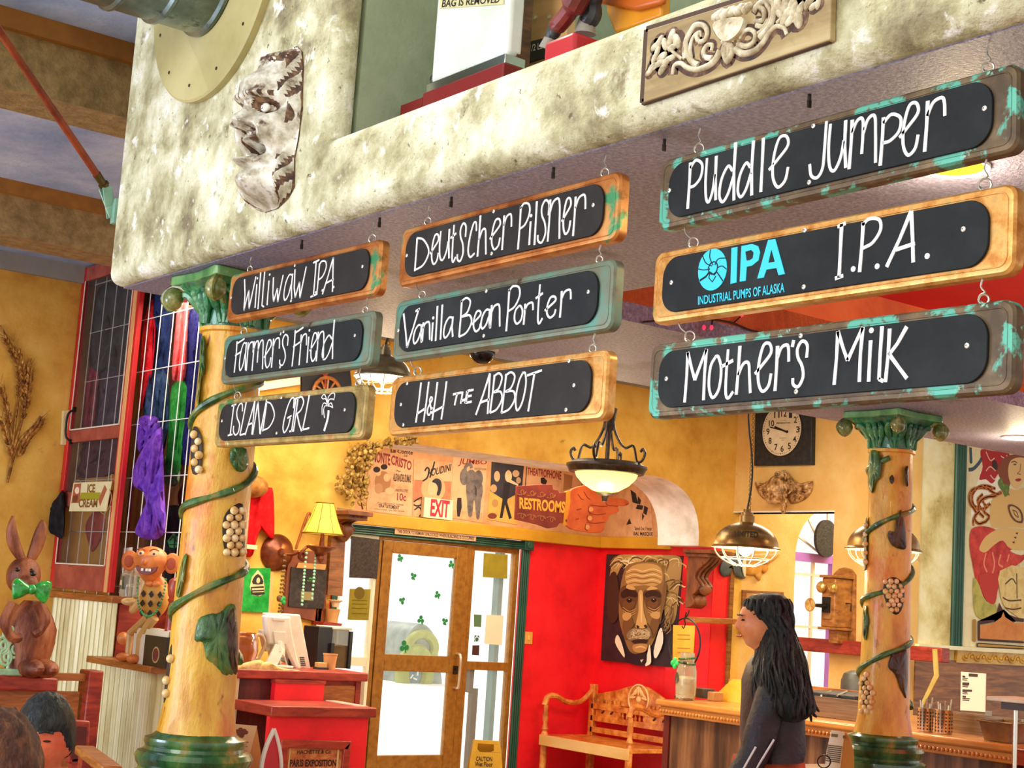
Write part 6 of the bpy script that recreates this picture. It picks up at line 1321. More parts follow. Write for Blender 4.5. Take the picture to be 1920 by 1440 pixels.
b = B().use(flat('#d8b878',.6)); b.bx((fF.P(540,1410).x,YPD-.0,0.3),(fF.P(543,1410).x,YPD+.002,fF.P(540,1402).z)).bx((fF.P(631,1410).x,YPD-.0,.3),(fF.P(634,1410).x,YPD+.002,fF.P(640,1405).z)); b.make('inner_bead',None,pf)
# monitor seen from behind
fM = FY(7.42); HQ = lambda *q: [(430+x/3.07,1130+y/3.07) for x,y in q]
mt = thing('point_of_sale_monitor',V((fM.P(545,1255).x,7.42,zt6)),'white point of sale monitor seen from behind on the host counter','monitor')
m_mon = M('putty_plastic',['#cfc4ae','#e0d6c2','#ece4d4'],scale=4,rough=.4)
B().use(m_mon).pp(fM,HQ((208,58),(410,68),(472,388),(420,396),(330,345),(245,320)),-.02,.045).make('case',None,mt,bevel=.008)
B().use(m_mon).pp(fM,HQ((205,72),(360,80),(355,110),(370,200),(400,330),(420,390),(380,385),(318,250),(222,240)),.02,.05).make('back_cover',None,mt,bevel=.012)
B().use(M('putty_panel','#d6ccb8',rough=.4)).pp(fM,HQ((255,165),(325,168),(330,240),(300,245),(262,238)),.07,.008).pp(fM,HQ((250,85),(322,90),(322,108),(252,104)),.07,.006).make('cover_plate',None,mt,bevel=.003)
B().use(m_mon).pp(fM,HQ((188,155),(215,160),(235,180),(240,270),(215,285),(205,240)),-.01,.05).make('card_reader',None,mt,bevel=.006)
sb_ = [fM.P(*p,.12) for p in HQ((250,252),(295,245),(318,262))]; fb6 = fM.P(*HQ((225,362))[0],.12)
P = [fM.P(*HQ((312,285))[0],.05),fM.P(*HQ((290,255))[0],.11),V((fb6.x,7.28,zt6+.01))]
b = B().use(m_mon)
for p0,p1 in zip(P,P[1:]): b.beam(p0,p1+(p1-p0)*.15,.06,.022,(0,-1,.3))
b.box((fb6.x+.05,7.36,zt6+.007),(.16,.2,.014)); b.make('stand',None,mt,bevel=.003)
b = B().use(flat('#2a241c',.5))
for r_ in range(5):
    for c2 in range(4): b.pp(fM,HQ((405+c2*7+r_*2,312+r_*11),(410+c2*7+r_*2,312+r_*11),(411+c2*7+r_*2,319+r_*11),(406+c2*7+r_*2,319+r_*11)),.024,.003)
b.make('vent_slot',None,mt)
b = B().use(flat('#e8e4d8',.5)); b.tube(smooth_path([fM.P(*p,.05) for p in HQ((290,320),(300,370),(330,365),(318,310))],4),.005,6); b.use(flat('#1a1816')).tube(smooth_path([fM.P(*p,.05) for p in HQ((265,340),(285,375),(345,372),(345,320))],4),.006,6); b.make('cable',None,mt)
# pitcher, cup, stand, dispenser, cloth
fN = FY(7.35)
pc = fN.P(466,1243); t = thing('glass_pitcher',V((pc.x-.02,7.35,zt6)),'large amber glass pitcher half behind the left column','pitcher'); kh = mpp(fN,466,1215)
B().use(M('amber_glass',['#a85c2c','#c87c44'],scale=9,rough=.08,trans=.5,alpha=.85)).lathe([(.05,0),(.075,.02),(.09,.08),(.085,.14),(.07,.17),(.075,.175),(.065,.165),(.06,.02)],(pc.x-.05,7.35,zt6),28).make('body',None,t)
B().use(M('pale_glass','#d8c4a4',rough=.1,trans=.4)).tube(smooth_path([(pc.x+.02,7.35,zt6+.16),(pc.x+.06,7.35,zt6+.165),(pc.x+.085,7.35,zt6+.12),(pc.x+.06,7.35,zt6+.05),(pc.x+.03,7.35,zt6+.035)],5),.01,8).make('handle',None,t)
def onc(px,y,fr=fN): p = fr.P(px,1255); return V((p.x,y,zt6))
q = onc(612,7.32); t = tag(B().use(M('kraft_cup',['#c48a4c','#d8a468'],scale=8,rough=.6)).lathe([(.030,0),(.038,.075),(.041,.078),(.041,.084),(.036,.084),(.028,.006)],q,22).make('kraft_cup'),'kraft paper cup on the host counter beside the black box','cup')
q = onc(592,7.3); tag(B().use(flat('#d0a060',.5)).box(q+V((0,0,.018)),(.055,.04,.036)).use(flat('#1c1814',.4)).box(q+V((0,-.003,.006)),(.07,.05,.012)).make('card_stand',None,bevel=.002),'tiny tan card stand on a black base beside the monitor','stand')
q0,q1 = onc(610,7.5),onc(637,7.5); hbx = FY(7.45).P(620,1176).z-zt6
tag(B().use(M('black_plastic',['#14161a','#22262c'],scale=6,rough=.35)).bx((q0.x,7.45,zt6),(q1.x,7.62,zt6+hbx)).make('black_box',None,bevel=.004),'tall black box on the host counter beside the glass dispenser','box')
q0,q1 = onc(638,7.48),onc(668,7.48); t = thing('glass_dispenser',V(((q0.x+q1.x)/2,7.55,zt6)),'clear square dispenser with pale lid at the end of the host counter','dispenser')
hd = FY(7.45).P(650,1176).z-zt6; cx_ = (q0.x+q1.x)/2; wd = (q1.x-q0.x)/2
B().use(M('brown_tint_glass',['#6a5438','#8a7450'],scale=5,rough=.1,trans=.4)).bx((cx_-wd,7.45,zt6),(cx_+wd,7.62,zt6+hd*.55)).make('lower_bin',None,t,bevel=.004)
B().use(M('clear_bluish','#a4bcc0',rough=.05,trans=.7,alpha=.7)).bx((cx_-wd,7.45,zt6+hd*.55),(cx_+wd,7.62,zt6+hd*.93)).make('upper_bin',None,t,bevel=.004)
B().use(M('mint_lid',['#b8c4b0','#d4dcc8'],scale=9,rough=.3)).bx((cx_-wd-.012,7.44,zt6+hd*.93),(cx_+wd+.012,7.63,zt6+hd)).make('lid',None,t,bevel=.004)
B().use(flat('#1c1a18',.4)).bx((cx_-wd-.02,7.43,zt6),(cx_-wd,7.45,zt6+hd*.6)).bx((cx_+wd-.006,7.43,zt6),(cx_+wd+.012,7.45,zt6+hd*.9)).make('post',None,t)
b = B().use(cloth('natural_linen',['#c89a54','#dcb474','#ecca94'])); f7 = FY(7.14)
pillow(b,f7,[(438,1262),(445,1248),(470,1240),(490,1238),(500,1252),(480,1264),(455,1268)],-.05,.07,3,.008,.3); pillow(b,f7,[(480,1255),(500,1240),(520,1250),(545,1255),(568,1258),(572,1266),(540,1268),(500,1266)],-.03,.06,3,.006,.3)
tag(b.make('linen_cloth',None,sharp=70),'crumpled natural linen cloth on the host counter in front of the monitor','cloth')
# ------------------------------------------------------------------ ochre wall behind the host counter
fL = FY(YO); LQ = lambda *q: [(430+x/3.1731,880+y/3.1731) for x,y in q]
t = thing('red_tee_shirt',fL.P(490,1040),'red tee shirt draped over a brown cap peg on the ochre wall','tee shirt')
crd = cloth('tee_red',['#b81218','#d41a20','#e42a2c']); b = B().use(crd); pillow(b,fL,LQ((60,130),(130,128),(190,112),(240,108),(262,140),(268,380),(245,412),(190,360),(160,430),(140,510),(100,520),(60,480)),.02,.06,3,.010,.35); b.make('body',None,t,sharp=70)
tag(B().use(cloth('tan_cap',['#8a5426','#a86c36','#bc8448'])).ell(fL.P(475,912,.12),(.10,.10,.075),None,18,10).make('brown_cap'),'brown cap hung above the red tee shirt','cap')
tag(B().use(flat('#e8d8a0',.5)).beam(fL.P(456,1024,.11),fL.P(482,1027,.11),.03,.012,(0,-1,0)).make('cream_tag',None,bevel=.004),'small cream tag hanging at the hem of the red tee shirt','tag')
t = thing('green_tee_panel',fL.P(478,1148),'green shirt panel with a dark emblem pinned to the ochre wall','shirt');
B().use(cloth('panel_green',['#1e8a34','#2c9c40','#38ac4c'])).pp(fL,[(448,1066),(508,1065),(503,1148),(445,1146)],0,.02).make('cloth',None,t)
b = B().use(flat('#e4c890',.7)).pp(fL,LQ((170,598),(200,635),(208,690),(212,735),(180,755),(135,748),(122,700),(135,640)),.02,.002).use(flat('#2a2422',.7)).pp(fL,LQ((170,622),(196,650),(200,682),(140,682),(142,650)),.022,.001,2).pp(fL,LQ((128,700),(205,694),(212,740),(170,752),(132,745)),.022,.001).use(flat('#e4c890')).stroke(fL,LQ((135,714),(205,710)),.012,.0235,0).stroke(fL,LQ((138,730),(205,727)),.006,.0235,0).ell(fL.P(*LQ((172,662))[0],.023),(.014,.003,.02)); b.make('emblem',None,t)
# swing arm wall lamp
lp = thing('wall_lamp',fL.P(520,1040),'bronze swing arm wall lamp with a glowing bell shade beside the door','lamp')
m_lb = M('old_bronze',['#5a2a18','#7c3e22','#9a5a34'],scale=9,rough=.3,metal=.5)
rc = fL.P(518,1036,0); k = mpp(fL,518,1036)/.73
b = B().use(m_lb).lathe([(.115,0),(.125,.012),(.11,.035),(.07,.055),(.03,.07),(.02,.09)],rc,36,align((0,-1,0)),lambda r,z,a: r*(1+.0*a)); b.make('wall_plate',None,lp)
A_ = smooth_path([fL.P(*p,o) for p,o in zip(LQ((330,505),(380,505),(420,490),(445,510),(440,540),(415,520),(440,480),(480,455),(510,480),(530,530),(555,540)),(.10,.14,.17,.18,.18,.18,.19,.20,.21,.22,.23))],5)
B().use(m_lb).tube(A_,.011,8).make('arm',None,lp)
sc_x = fL.P(605,1000,.24); sp = V((sc_x.x,sc_x.y,fL.P(604,1042,.24).z)); zs0,zs1 = fL.P(604,1001,.24).z,fL.P(606,943,.24).z
B().use(m_lb).lathe([(.006,sp.z-.05),(.03,sp.z-.02),(.02,sp.z),(.045,sp.z+.02),(.10,sp.z+.055),(.10,sp.z+.062),(.02,sp.z+.05),(.012,zs0),(.012,zs0+.05)],(sp.x,sp.y,0),24).make('socket',None,lp)
rb0 = (fL.P(645,1000,.24).x-fL.P(566,1000,.24).x)/2*.86; rt0 = rb0*.42; n = 8
pr = [(rb0,zs0),(rb0*.84,zs0+(zs1-zs0)*.22),(rb0*.66,zs0+(zs1-zs0)*.5),(rb0*.52,zs0+(zs1-zs0)*.8),(rt0,zs1)]
msd = M('glowing_fabric_shade','#d8c848',emis=.55,rough=.8); b = B().use(msd); vs = [V((sp.x+r*cos(2*pi*i/32),sp.y+r*sin(2*pi*i/32),z)) for r,z in pr for i in range(32)]
b.add(vs,[(j*32+i,j*32+(i+1) % 32,(j+1)*32+(i+1) % 32,(j+1)*32+i) for j in range(4) for i in range(32)]); b.make('lamp_shade',None,lp,solid=.003)
b = B().use(M('shade_trim','#8a6a24',rough=.6))
for r,z in (pr[0],pr[-1]): b.torus((sp.x,sp.y,z),r,.005,(0,0,1),32,6)
for i in range(8): a = 2*pi*i/8; b.tube([(sp.x+r*cos(a)*1.005,sp.y+r*sin(a)*1.005,z) for r,z in pr],.003,5)
b.make('shade_rib',None,lp); B().use(M('warm_bulb','#ffdf9c',emis=2.5)).ell((sp.x,sp.y,zs0+.12),(.035,.035,.05)).make('bulb',None,lp)
point('wall_lamp_light',(sp.x,sp.y,zs0+.11),14,(1,.76,.4),.04)
# cabinet, menu board, papers, bead strands, cane
cbn = thing('wall_board',fL.P(588,1180),'brown wood wall board behind the lamp with a black menu panel','board')
B().use(M('brown_board',['#6a3018','#844224','#9a5430'],scale=3,stretch=(2,2,.5),rough=.5)).pp(fL,LQ((358,478),(585,492),(572,920),(318,860)),0,.03).make('panel',None,cbn,bevel=.004)
B().use(M('black_menu',['#221a16','#342824','#443630'],scale=30,rough=.7)).pp(fL,LQ((370,580),(585,598),(560,830),(352,815)),.03,.012).make('menu_panel',None,cbn)
B().use(flat('#d8a060',.7)).pp(fL,LQ((412,555),(577,566),(570,598),(400,586)),.042,.004).make('folded_paper',None,cbn)
b = B().use(flat('#5ac060',.7))
b.text('Menu',fL,LQ((475,655),(515,655),(515,642),(475,642)),.043,.01).text('Specials',fL,LQ((462,668),(515,668),(515,658),(462,658)),.043,.01); b.use(flat('#9a8a5a',.7))
for y in (735,752,768): b.stroke(fL,LQ((425,y),(500,y+4)),.02,.043,0)
b.make('print',None,cbn)
tag(B().use(m_wood).pp(fL,[(622,1003),(648,1004),(642,1118),(614,1115)],0,.05).make('wood_plank'),'dark rough wood upright between wall board and door','plank')
shf = thing('corner_shelf',fL.P(625,1180),'small corner shelves with cups below the dark wood upright','shelf'); B().use(m_redwood).pp(fL,[(608,1166),(642,1169),(640,1174),(606,1172)],0,.16).make('lower_board',None,shf)
B().use(m_woodh).pp(fL,[(602,1068),(613,1069),(600,1172),(590,1170)],0,.03).make('upright',None,shf)
tag(B().use(M('kraft_cup','#c48a4c')).lathe([(.035,0),(.05,.09),(.052,.095),(.045,.09)],fL.P(622,1168,.08),18).make('shelf_cup'),'brown cup on the small shelf by the door','cup')
tag(B().use(flat('#e4c8a0',.4)).lathe([(.02,0),(.03,.03),(.055,.045),(.052,.048),(.02,.034)],fL.P(628,1138,.08),18).make('small_bowl'),'pale stemmed bowl above the shelf by the door','bowl')
struct(B().use(M('pale_corner_strip',['#d8a85c','#e8c080'],scale=5)).pp(fL,[(507,1072),(514,1072),(508,1150),(500,1150)],0,.015).make('trim_14'))
def strand(px,off,mat,label,hang):
    P = smooth_path([fL.P(x,y,off) for x,y in px],8); b = B().use(mat); L_ = 0; last = None
    for p in P:
        if last is None or (p-last).length > .021: b.ell(p,.0095,None,7,5); last = p
    return tag(b.make('bead_strand'),label,'beads','carnival beads hanging from the wall lamp')
strand(((533,1042),(529,1080),(526,1110),(524,1140),(522,1150)),.13,M('dark_gold_beads',['#5a3c1c','#8a6a3c'],scale=30,rough=.15),'dark gold bead strand hanging from the lamp arm, left one',1)
strand(((535,1042),(533,1080),(531,1110),(528,1145)),.13,M('dark_gold_beads','#5a3c1c'),'dark gold bead strand hanging from the lamp arm, beside its twin',1)
strand(((575,1037),(572,1060),(570,1085),(568,1110),(566,1137)),.21,M('mint_beads',['#7ac8a0','#b4ecd0'],scale=30,rough=.15),'mint bead strand over the black menu panel, longer left one',1)
strand(((592,1040),(590,1065),(588,1090),(585,1122)),.21,M('mint_beads','#7ac8a0'),'mint bead strand over the black menu panel, shorter right one',1)
t = thing('shamrock_pendant',fL.P(527,1126,.14),'little green shamrock with a brown charm on the dark bead strands','pendant')
b = B().use(flat('#1f9a40',.3))
for dx,dy in ((4,0),(8,-3),(8,4)): b.ell(fL.P(524+dx,1125+dy,.14),(.017,.008,.017),None,8,6)
b.make('leaf',None,t); B().use(flat('#6a3c20',.3)).ell(fL.P(523,1122,.14),(.018,.01,.022),None,8,6).make('charm',None,t)
tag(B().use(M('cane_wood',['#8a4418','#a85c28'],scale=8,rough=.35)).tube(smooth_path([fL.P(*p,.06) for p in LQ((395,475),(430,370),(460,285),(472,262),(484,268),(486,292))],5),.010,8).make('walking_cane'),'bent brown walking cane hanging behind the lamp shade','cane')
# pale sign and dark wheel panel glimpsed between the sign stacks
tag(B().use(flat('#efe8d2',.6)).pp(fL,[(470,735),(474,722),(563,704),(563,721)],0,.05).make('pale_sign_board'),'long pale board on the far wall between the two lowest left signs','board')
t = thing('wheel_panel',fL.P(610,745),'dark panel with a wooden wheel on the far wall behind the left sign stack','panel')
B().use(M('wheel_dark',['#15131c','#24202a'],scale=8,rough=.6)).pp(fL,[(566,700),(655,682),(662,745),(566,750)],0,.02).make('back',None,t)
b = B().use(m_woodh); c7 = fL.P(613,740,.04); b.torus(c7,27*mpp(fL,613,740)/.73*.8,.014,(0,-1,0),30,6,32*mpp(fL,613,740))
for i in range(6): a = pi*i/6; r7 = 30*mpp(fL,613,740); b.tube([c7+V((cos(a),0,sin(a)))*r7,c7-V((cos(a),0,sin(a)))*r7],.008,6)
b.make('wheel',None,t); b = B().use(m_redwood).pp(fL,[(604,700),(618,697),(612,706),(612,730),(608,730),(609,707)],.02,.02); b.make('bracket',None,t)
# ------------------------------------------------------------------ cards on the left half wall
f46 = FY(4.42); z0 = .932
t = thing('nut_card',V((f46.P(465,1440).x,4.42,z0)),'folded cream card with a picture of brown nuts beside the left column base','card')
NQ2 = lambda *q: [(380+x/4.5,1120+y/4.5) for x,y in q]
ex = f46.P(*NQ2((495,1440))[0])
B().use(M('cream_card',['#e8c88c','#f0d8a4'],scale=5,rough=.7)).prism([f46.P(*p) for p in NQ2((225,1065),(460,1085),(385,1370),(370,1440))]+[V((f46.P(*NQ2((365,1440))[0]).x,4.42,z0)),V((f46.P(*NQ2((180,1440))[0]).x,4.42,z0))],(0,.003,0)).make('front_sheet',None,t)
B().use(M('amber_card','#d89a4c')).prism([f46.P(*p)+V((0,.004,0)) for p in NQ2((460,1085),(495,1300),(500,1440))]+[V((ex.x,4.424,z0)),V((f46.P(*NQ2((366,1440))[0]).x,4.424,z0))]+[f46.P(*p)+V((0,.004,0)) for p in NQ2((385,1370),)],(0,.003,0)).make('side_sheet',None,t)
b = B().use(M('nut_brown',['#5a2a14','#8a4a24'],scale=20,rough=.5))
for x,y in ((290,1130),(320,1115),(350,1125),(340,1150),(310,1150),(330,1170),(365,1140),(300,1165),(325,1135)): b.ell(f46.P(*NQ2((x,y))[0],.001),(.0085,.001,.006),None,10,6)
b.use(flat('#a8743c',.8))
for i in range(7): b.stroke(f46,NQ2((245+i*1,1215+i*19),(385-i*4-(i % 2)*30,1222+i*19)),.003,.001,0)
b.make('print',None,t)
f45 = FY(4.30); t = thing('pointed_menu',V((f45.P(515,1440).x,4.30,z0)),'pointed red menu holder with a white edge beside the nut card','menu')
MQ = lambda *q: [(380+x/4.5,1120+y/4.5) for x,y in q]; lo_ = lambda x: V((f45.P(*MQ((x,1440))[0]).x,4.30,z0))
B().use(M('menu_red',['#c4141c','#dc2028'],scale=4,rough=.4)).prism([f45.P(*p) for p in MQ((603,1110),(630,1200),(655,1300),(668,1440))]+[lo_(670),lo_(500)]+[f45.P(*p) for p in MQ((505,1410),(545,1250))],(0,.02,0)).make('panel',None,t)
b = B().use(flat('#f4ecdc',.35))
b.tube(smooth_path([lo_(494)]+[f45.P(*p,.002) for p in MQ((500,1400),(540,1250),(603,1112))],4),.0075,8); b.tube(smooth_path([f45.P(*p,.002) for p in MQ((603,1112),(632,1200),(655,1310),(664,1440))]+[lo_(666)],4),.006,8); b.make('edge',None,t)
# ------------------------------------------------------------------ clock wall
fX = FX(XCL)
CK = lambda *q: [(1280+x/4.3636,740+y/4.3636) for x,y in q]
ck = thing('wall_clock',fX.P(1467,872),'square dark wall clock with round cream face and black numerals','clock')
fk = FX(XCL-.05)
B().use(M('clock_black',['#16181c','#22262c','#2c3238'],scale=30,rough=.5)).pp(fk,CK((595,30),(1058,30),(1050,572),(582,582)),-.05,.05).make('case',None,ck,bevel=.004)
cc = fk.P(*CK((812,290))[0]); rf = (fk.P(*CK((812,75))[0]).z-fk.P(*CK((812,505))[0]).z)/2
B().use(M('clock_cream',['#d8c4a0','#e6d6b6','#f0e4c8'],scale=4,rough=.5)).disc(cc,(-1,0,0),rf,48,.004).make('face',None,ck); fcp = ck.children[-1] if ck.children[-1].name.startswith('face') else [c for c in ck.children if c.name.startswith('face')][0]
b = B().use(flat('#2a2018',.6)); fkk = FX(XCL-.0545)
for n_,x,y in ((11,770,165),(12,828,155),(1,882,165),(2,922,205),(3,942,285),(4,915,365),(5,873,420),(6,813,443),(7,763,430),(8,715,378),(9,698,303),(10,727,235)):
    w_ = 13 if n_ < 10 else 22; b.text(str(n_),fkk,CK((x-w_,y+26),(x+w_,y+25),(x+w_,y-27),(x-w_,y-26)),.0005,.02)
for i in range(60): a = 2*pi*i/60; b.disc(cc+V((-.0045,cos(a)*rf*.9,sin(a)*rf*.9)),(-1,0,0),.004 if i % 5 else .006,6,.0005)
b.text('KENSINGTON',fkk,CK((768,240),(880,236),(880,224),(768,226)),.0005,.03).text('STATION',fkk,CK((800,214),(846,213),(846,207),(800,208)),.0005,0).text('LONDON',fkk,CK((790,360),(845,358),(845,351),(790,352)),.0005,0).text('1879',fkk,CK((808,376),(830,375),(830,368),(808,369)),.0005,0)
b.torus(cc+V((-.003,0,0)),rf,.006,(-1,0,0),48,6); b.make('numerals',None,fcp)
B().use(flat('#1a1512',.4)).stroke(fkk,CK((860,305),(715,265)),.010,.002,0,.002).make('minute_hand',None,fcp); B().use(flat('#1a1512',.4)).stroke(fkk,CK((858,308),(752,262)),.015,.004,0,.002).disc(fkk.P(*CK((855,303))[0],.004),(-1,0,0),.012,10,.003).make('hour_hand',None,fcp)
# cherub
m_ch = M('aged_gilt',['#5a3a1c','#96683a','#c49862','#e2c498'],scale=24,rough=.45,metal=.1)
cb = thing('winged_cherub',fX.P(1470,945),'carved winged cherub head relief under the wall clock','relief')
k_ = mpp(fX,1465,915);
def wing(px,tips):
    b = B().use(m_ch); pillow(b,fX,CK(*px),0,.03,3,.003,1.2)
    for q in tips: P = smooth_path([fX.P(x,y,.036) for x,y in CK(*q)],4); b.tube(P,[.004,.011,.004],6)
    b.make('wing',None,cb,sharp=60)
wing(((590,712),(640,735),(700,710),(760,660),(790,690),(745,770),(730,850),(720,880),(650,845),(610,790)),[((600,720),(680,725),(765,668))] + [((730,700+i*18),(680,735+i*16),(605+i*16,760+i*17)) for i in range(6)])
wing(((870,665),(920,700),(980,740),(1060,705),(1058,780),(1020,840),(950,880),(880,890),(860,800)),[((880,670),(950,735),(1055,712))] + [((885+i*4,720+i*22),(950,765+i*16),(1050-i*28,765+i*22)) for i in range(6)])
hp = fX.P(*CK((775,775))[0],.07); B().use(m_ch).ell(hp,(.075,.105,.12),None,20,14).ell(hp+V((-.07,.03,-.01)),(.016,.014,.022)).ell(hp+V((-.055,.05,-.045)),(.02,.025,.014)).ell(hp+V((-.05,-.01,-.05)),(.025,.03,.03)).ell(hp+V((-.04,.03,-.1)),(.03,.04,.028)).make('head',None,cb)
b = B().use(m_ch); random.seed(2)
for i in range(46):
    a = random.uniform(-.2,3.6); r_ = random.uniform(.85,1.1); b.torus(hp+V((.02+random.uniform(-.03,.02),.095*cos(a)*r_-.02,.11*sin(a)*r_+.015)),.02,.008,(-1,random.uniform(-.5,.5),.2),9,5)
for i in range(14): b.torus(hp+V((-.02,-.085-.01*(i % 3),.03-.016*i)),.02,.009,(-1,.3,0),9,5)
b.make('hair',None,cb)
# wall telephone
PH = lambda *q: [(1300+x/3.6,1040+y/3.6) for x,y in q]
ph = thing('wall_telephone',fX.P(1580,1200),'antique oak wall telephone with brass bells beside the opening','telephone')
m_oak = M('telephone_oak',['#7c4a20','#a0662e','#b87c3e'],scale=4,stretch=(3,3,8),rough=.35,coat=.3)
B().use(m_oak).pp(fX,PH((945,130),(980,95),(1020,85),(1060,100),(1086,135),(1082,588),(930,560)),0,.03).make('backboard',None,ph,bevel=.003)
bp = [fX.P(*p,.03) for p in PH((1000,180),(1000,490))]; y0 = fX.P(*PH((1075,200))[0],.03).y; y1 = fX.P(*PH((985,200))[0],.03).y
zt5,zb5 = fX.P(*PH((1000,165))[0],.03).z,fX.P(*PH((1000,495))[0],.03).z; dpt = .20
pbx = B().use(m_oak).bx((XCL-.03-dpt,y0,zb5),(XCL-.03,y1,zt5)).make('box',None,ph,bevel=.008)
B().use(m_oak).bx((XCL-.05-dpt,y0-.015,zt5),(XCL-.03,y1+.015,zt5+.02)).bx((XCL-.05-dpt,y0-.015,zb5-.02),(XCL-.03,y1+.015,zb5)).make('moulding',None,ph,bevel=.005)
fph = FX(XCL-.03-dpt)
m_br = M('polished_brass',['#b88a3c','#d8ae5c','#ecd08c'],scale=9,rough=.22,metal=.7)
ym = (y0+y1)/2
for s in (.055,-.055): B().use(m_br).ell((XCL-.05-dpt,ym+s,zt5-.075),(.03,.045,.045),None,16,10).make('bell',None,pbx)
B().use(M('oak_panel',['#94602c','#b07c42'],scale=5)).bx((XCL-.04-dpt,y0+.03,zb5+.06),(XCL-.03-dpt,y1-.03,zt5-.14)).make('panel',None,ph,bevel=.004)
zmt = (zt5+zb5)/2-.03
B().use(M('dark_iron','#231f1c')).bx((XCL-.06-dpt,ym-.035,zmt-.05),(XCL-.04-dpt,ym+.035,zmt+.07)).tube([(XCL-.06-dpt,ym,zmt),(XCL-.19-dpt,ym,zmt-.0)],[.018,.012],10).make('mouthpiece_arm',None,pbx)
B().use(m_br).lathe([(.012,0),(.02,.02),(.048,.05),(.052,.056),(.04,.056),(.02,.045)],(XCL-.18-dpt,ym,zmt),20,align((-1,0,0))).make('mouthpiece',None,pbx)
B().use(M('dark_iron','#231f1c')).tube([(XCL-.10,y0,zmt+.03),(XCL-.10,y0-.05,zmt+.03),(XCL-.10,y0-.05,zmt-.03)],.006,6).make('crank',None,pbx)
B().use(m_oak).bx((XCL-.16,y0+.02,zb5-.12),(XCL-.03,y1-.02,zb5-.02)).make('battery_box',None,ph,bevel=.006)
# long rail in front of the opening and onto the pale wall
zr1 = 1.385
tag(B().use(m_redwood).bx((XCL-.10,7.03,zr1-.05),(XCL-.002,8.5,zr1+.055)).make('wooden_rail',None,bevel=.008),'red stained wooden rail running below the telephone behind the column','rail')
zc1 = 1.05
struct(B().use(m_wood).bx((XCL+.12,YM-.02,0),(15,YM-.001,1.345)).make('wall_wainscot',M('brown_plank_wainscot',['#4a2c18','#6e4628','#8e6440','#a07c58'],scale=2.2,stretch=(5,1,.6),rough=.5)))
struct(B().use(M('pale_cap',['#e8dca8','#f4ecc8'],scale=4)).bx((XCL+.12,YM-.05,1.425),(15,YM,1.455)).make('trim_12'))
b = B().use(M('honey_trim',['#b8862c','#cfa040','#ddb458'],scale=7,rough=.4)).bx((10.1,YM-.03,1.33),(15,YM-.001,1.425)); zz = 1.378
for i in range(26):
    x = 10.2+i*.075; P = [V((x+.036*cos(a),YM-.034,zz+.026*sin(a)*(1 if i % 2 else -1))) for a in [pi*k/8 for k in range(9)]]; b.tube(P,.007,6); b.ell((x,YM-.034,zz),(.012,.01,.012))
struct(b.make('trim_13'))
# reliefs and frame on the ochre wall seen through the opening
fy2 = FY(YO); FI = lambda *q: [(1320+x/4.23,920+y/4.23) for x,y in q]
t = thing('scroll_relief',fy2.P(1390,1085),'painted fish-like scroll relief, half slate half gold, behind the caged pendant','relief')
b = B().use(M('slate_paint',['#3a4448','#56626a'],scale=9,rough=.5)); pillow(b,fy2,FI((340,480),(290,475),(230,510),(160,540),(125,590),(125,650),(160,685),(205,670),(210,630),(180,610),(165,630),(170,600),(210,580),(240,620),(250,680),(300,700),(328,690),(305,640),(320,560)),0,.04,2); b.make('tail',None,t,sharp=60)
b = B().use(M('gold_paint',['#b8742c','#d0903c','#dca654'],scale=9,rough=.5)); pillow(b,fy2,FI((332,520),(420,490),(560,490),(600,510),(560,545),(500,560),(510,620),(480,655),(455,640),(450,700),(430,712),(400,670),(330,660)),0,.04,2); b.make('body',None,t,sharp=60)
b = B().use(flat('#e8d8b4')); pillow(b,fy2,FI((300,560),(335,520),(330,690),(305,650)),0,.045,2); b.make('band',None,t)
t = thing('framed_picture',fy2.P(1420,1140),'small thin wooden picture frame behind the dark-haired person','picture')
B().use(m_wood).pp(fy2,[(1394,1106),(1470,1110),(1468,1190),(1391,1188)],0,.025).make('frame',None,t,bevel=.004); B().use(M('tan_mat',['#b07c44','#c49458'],scale=6)).pp(fy2,[(1400,1112),(1465,1115),(1463,1184),(1397,1182)],.025,.002).make('picture',None,t)
tag(B().use(m_woodh).pp(FY(YO-.10),[(1302,1157),(1440,1163),(1440,1173),(1302,1168)],0,.10).make('wood_shelf_rail',None,bevel=.004),'thin wooden rail across the red strip, behind the face of the dark-haired person','rail')
tag(B().use(M('speaker_mesh',['#26221f','#3c3632','#4c4640'],scale=80,rough=.8)).disc(fy2.P(1546,1010,.03),(0,-1,0),23*mpp(fy2,1546,1010)/.73*.95,36,.03,35*mpp(fy2,1546,1010)).make('oval_plaque'),'dark oval plaque hanging across the arched window','plaque')

# ------------------------------------------------------------------ mural on the pale wall
t = thing('painted_mural',fm.P(1860,1210),'poster-style mural of a red-draped woman with copper curls and grapes','mural')
MU = lambda *q: [(1540+x/5.0526,780+y/5.0526) for x,y in q]; MV = lambda *q: [(1560+x/4,1080+y/4) for x,y in q]
b = B().use(M('mural_ground',['#e2d2a0','#ecdfb4','#d8c48c'],scale=4,rough=.8)).pp(fm,[(1806,800),(1960,820),(1960,1222),(1804,1211)],0,.003); b.make('ground',None,t)
b = B(); lz = [.003]
def mu(col,pts,sm=3,cols=None): lz[0] += .0004; b.use(M('mural_'+col[1:],cols or [col,col],scale=9,rough=.75)).pp(fm,pts,lz[0]-.0003,.0007,sm)
def mk_(col,w,pts): b.use(M('mural_'+col[1:],col,rough=.75)).stroke(fm,pts,w,lz[0]+.0006,4,.0006)
mu('#3c5264',MU((1402,295),(1425,300),(1432,440),(1420,455),(1405,440)),0); mk_('#3c5264',.03,MU((1395,510),(1440,500),(1490,450),(1520,400)))
mu('#f4eedc',MU((1560,430),(1690,560),(1700,700),(1500,900),(1430,1060),(1430,800)))
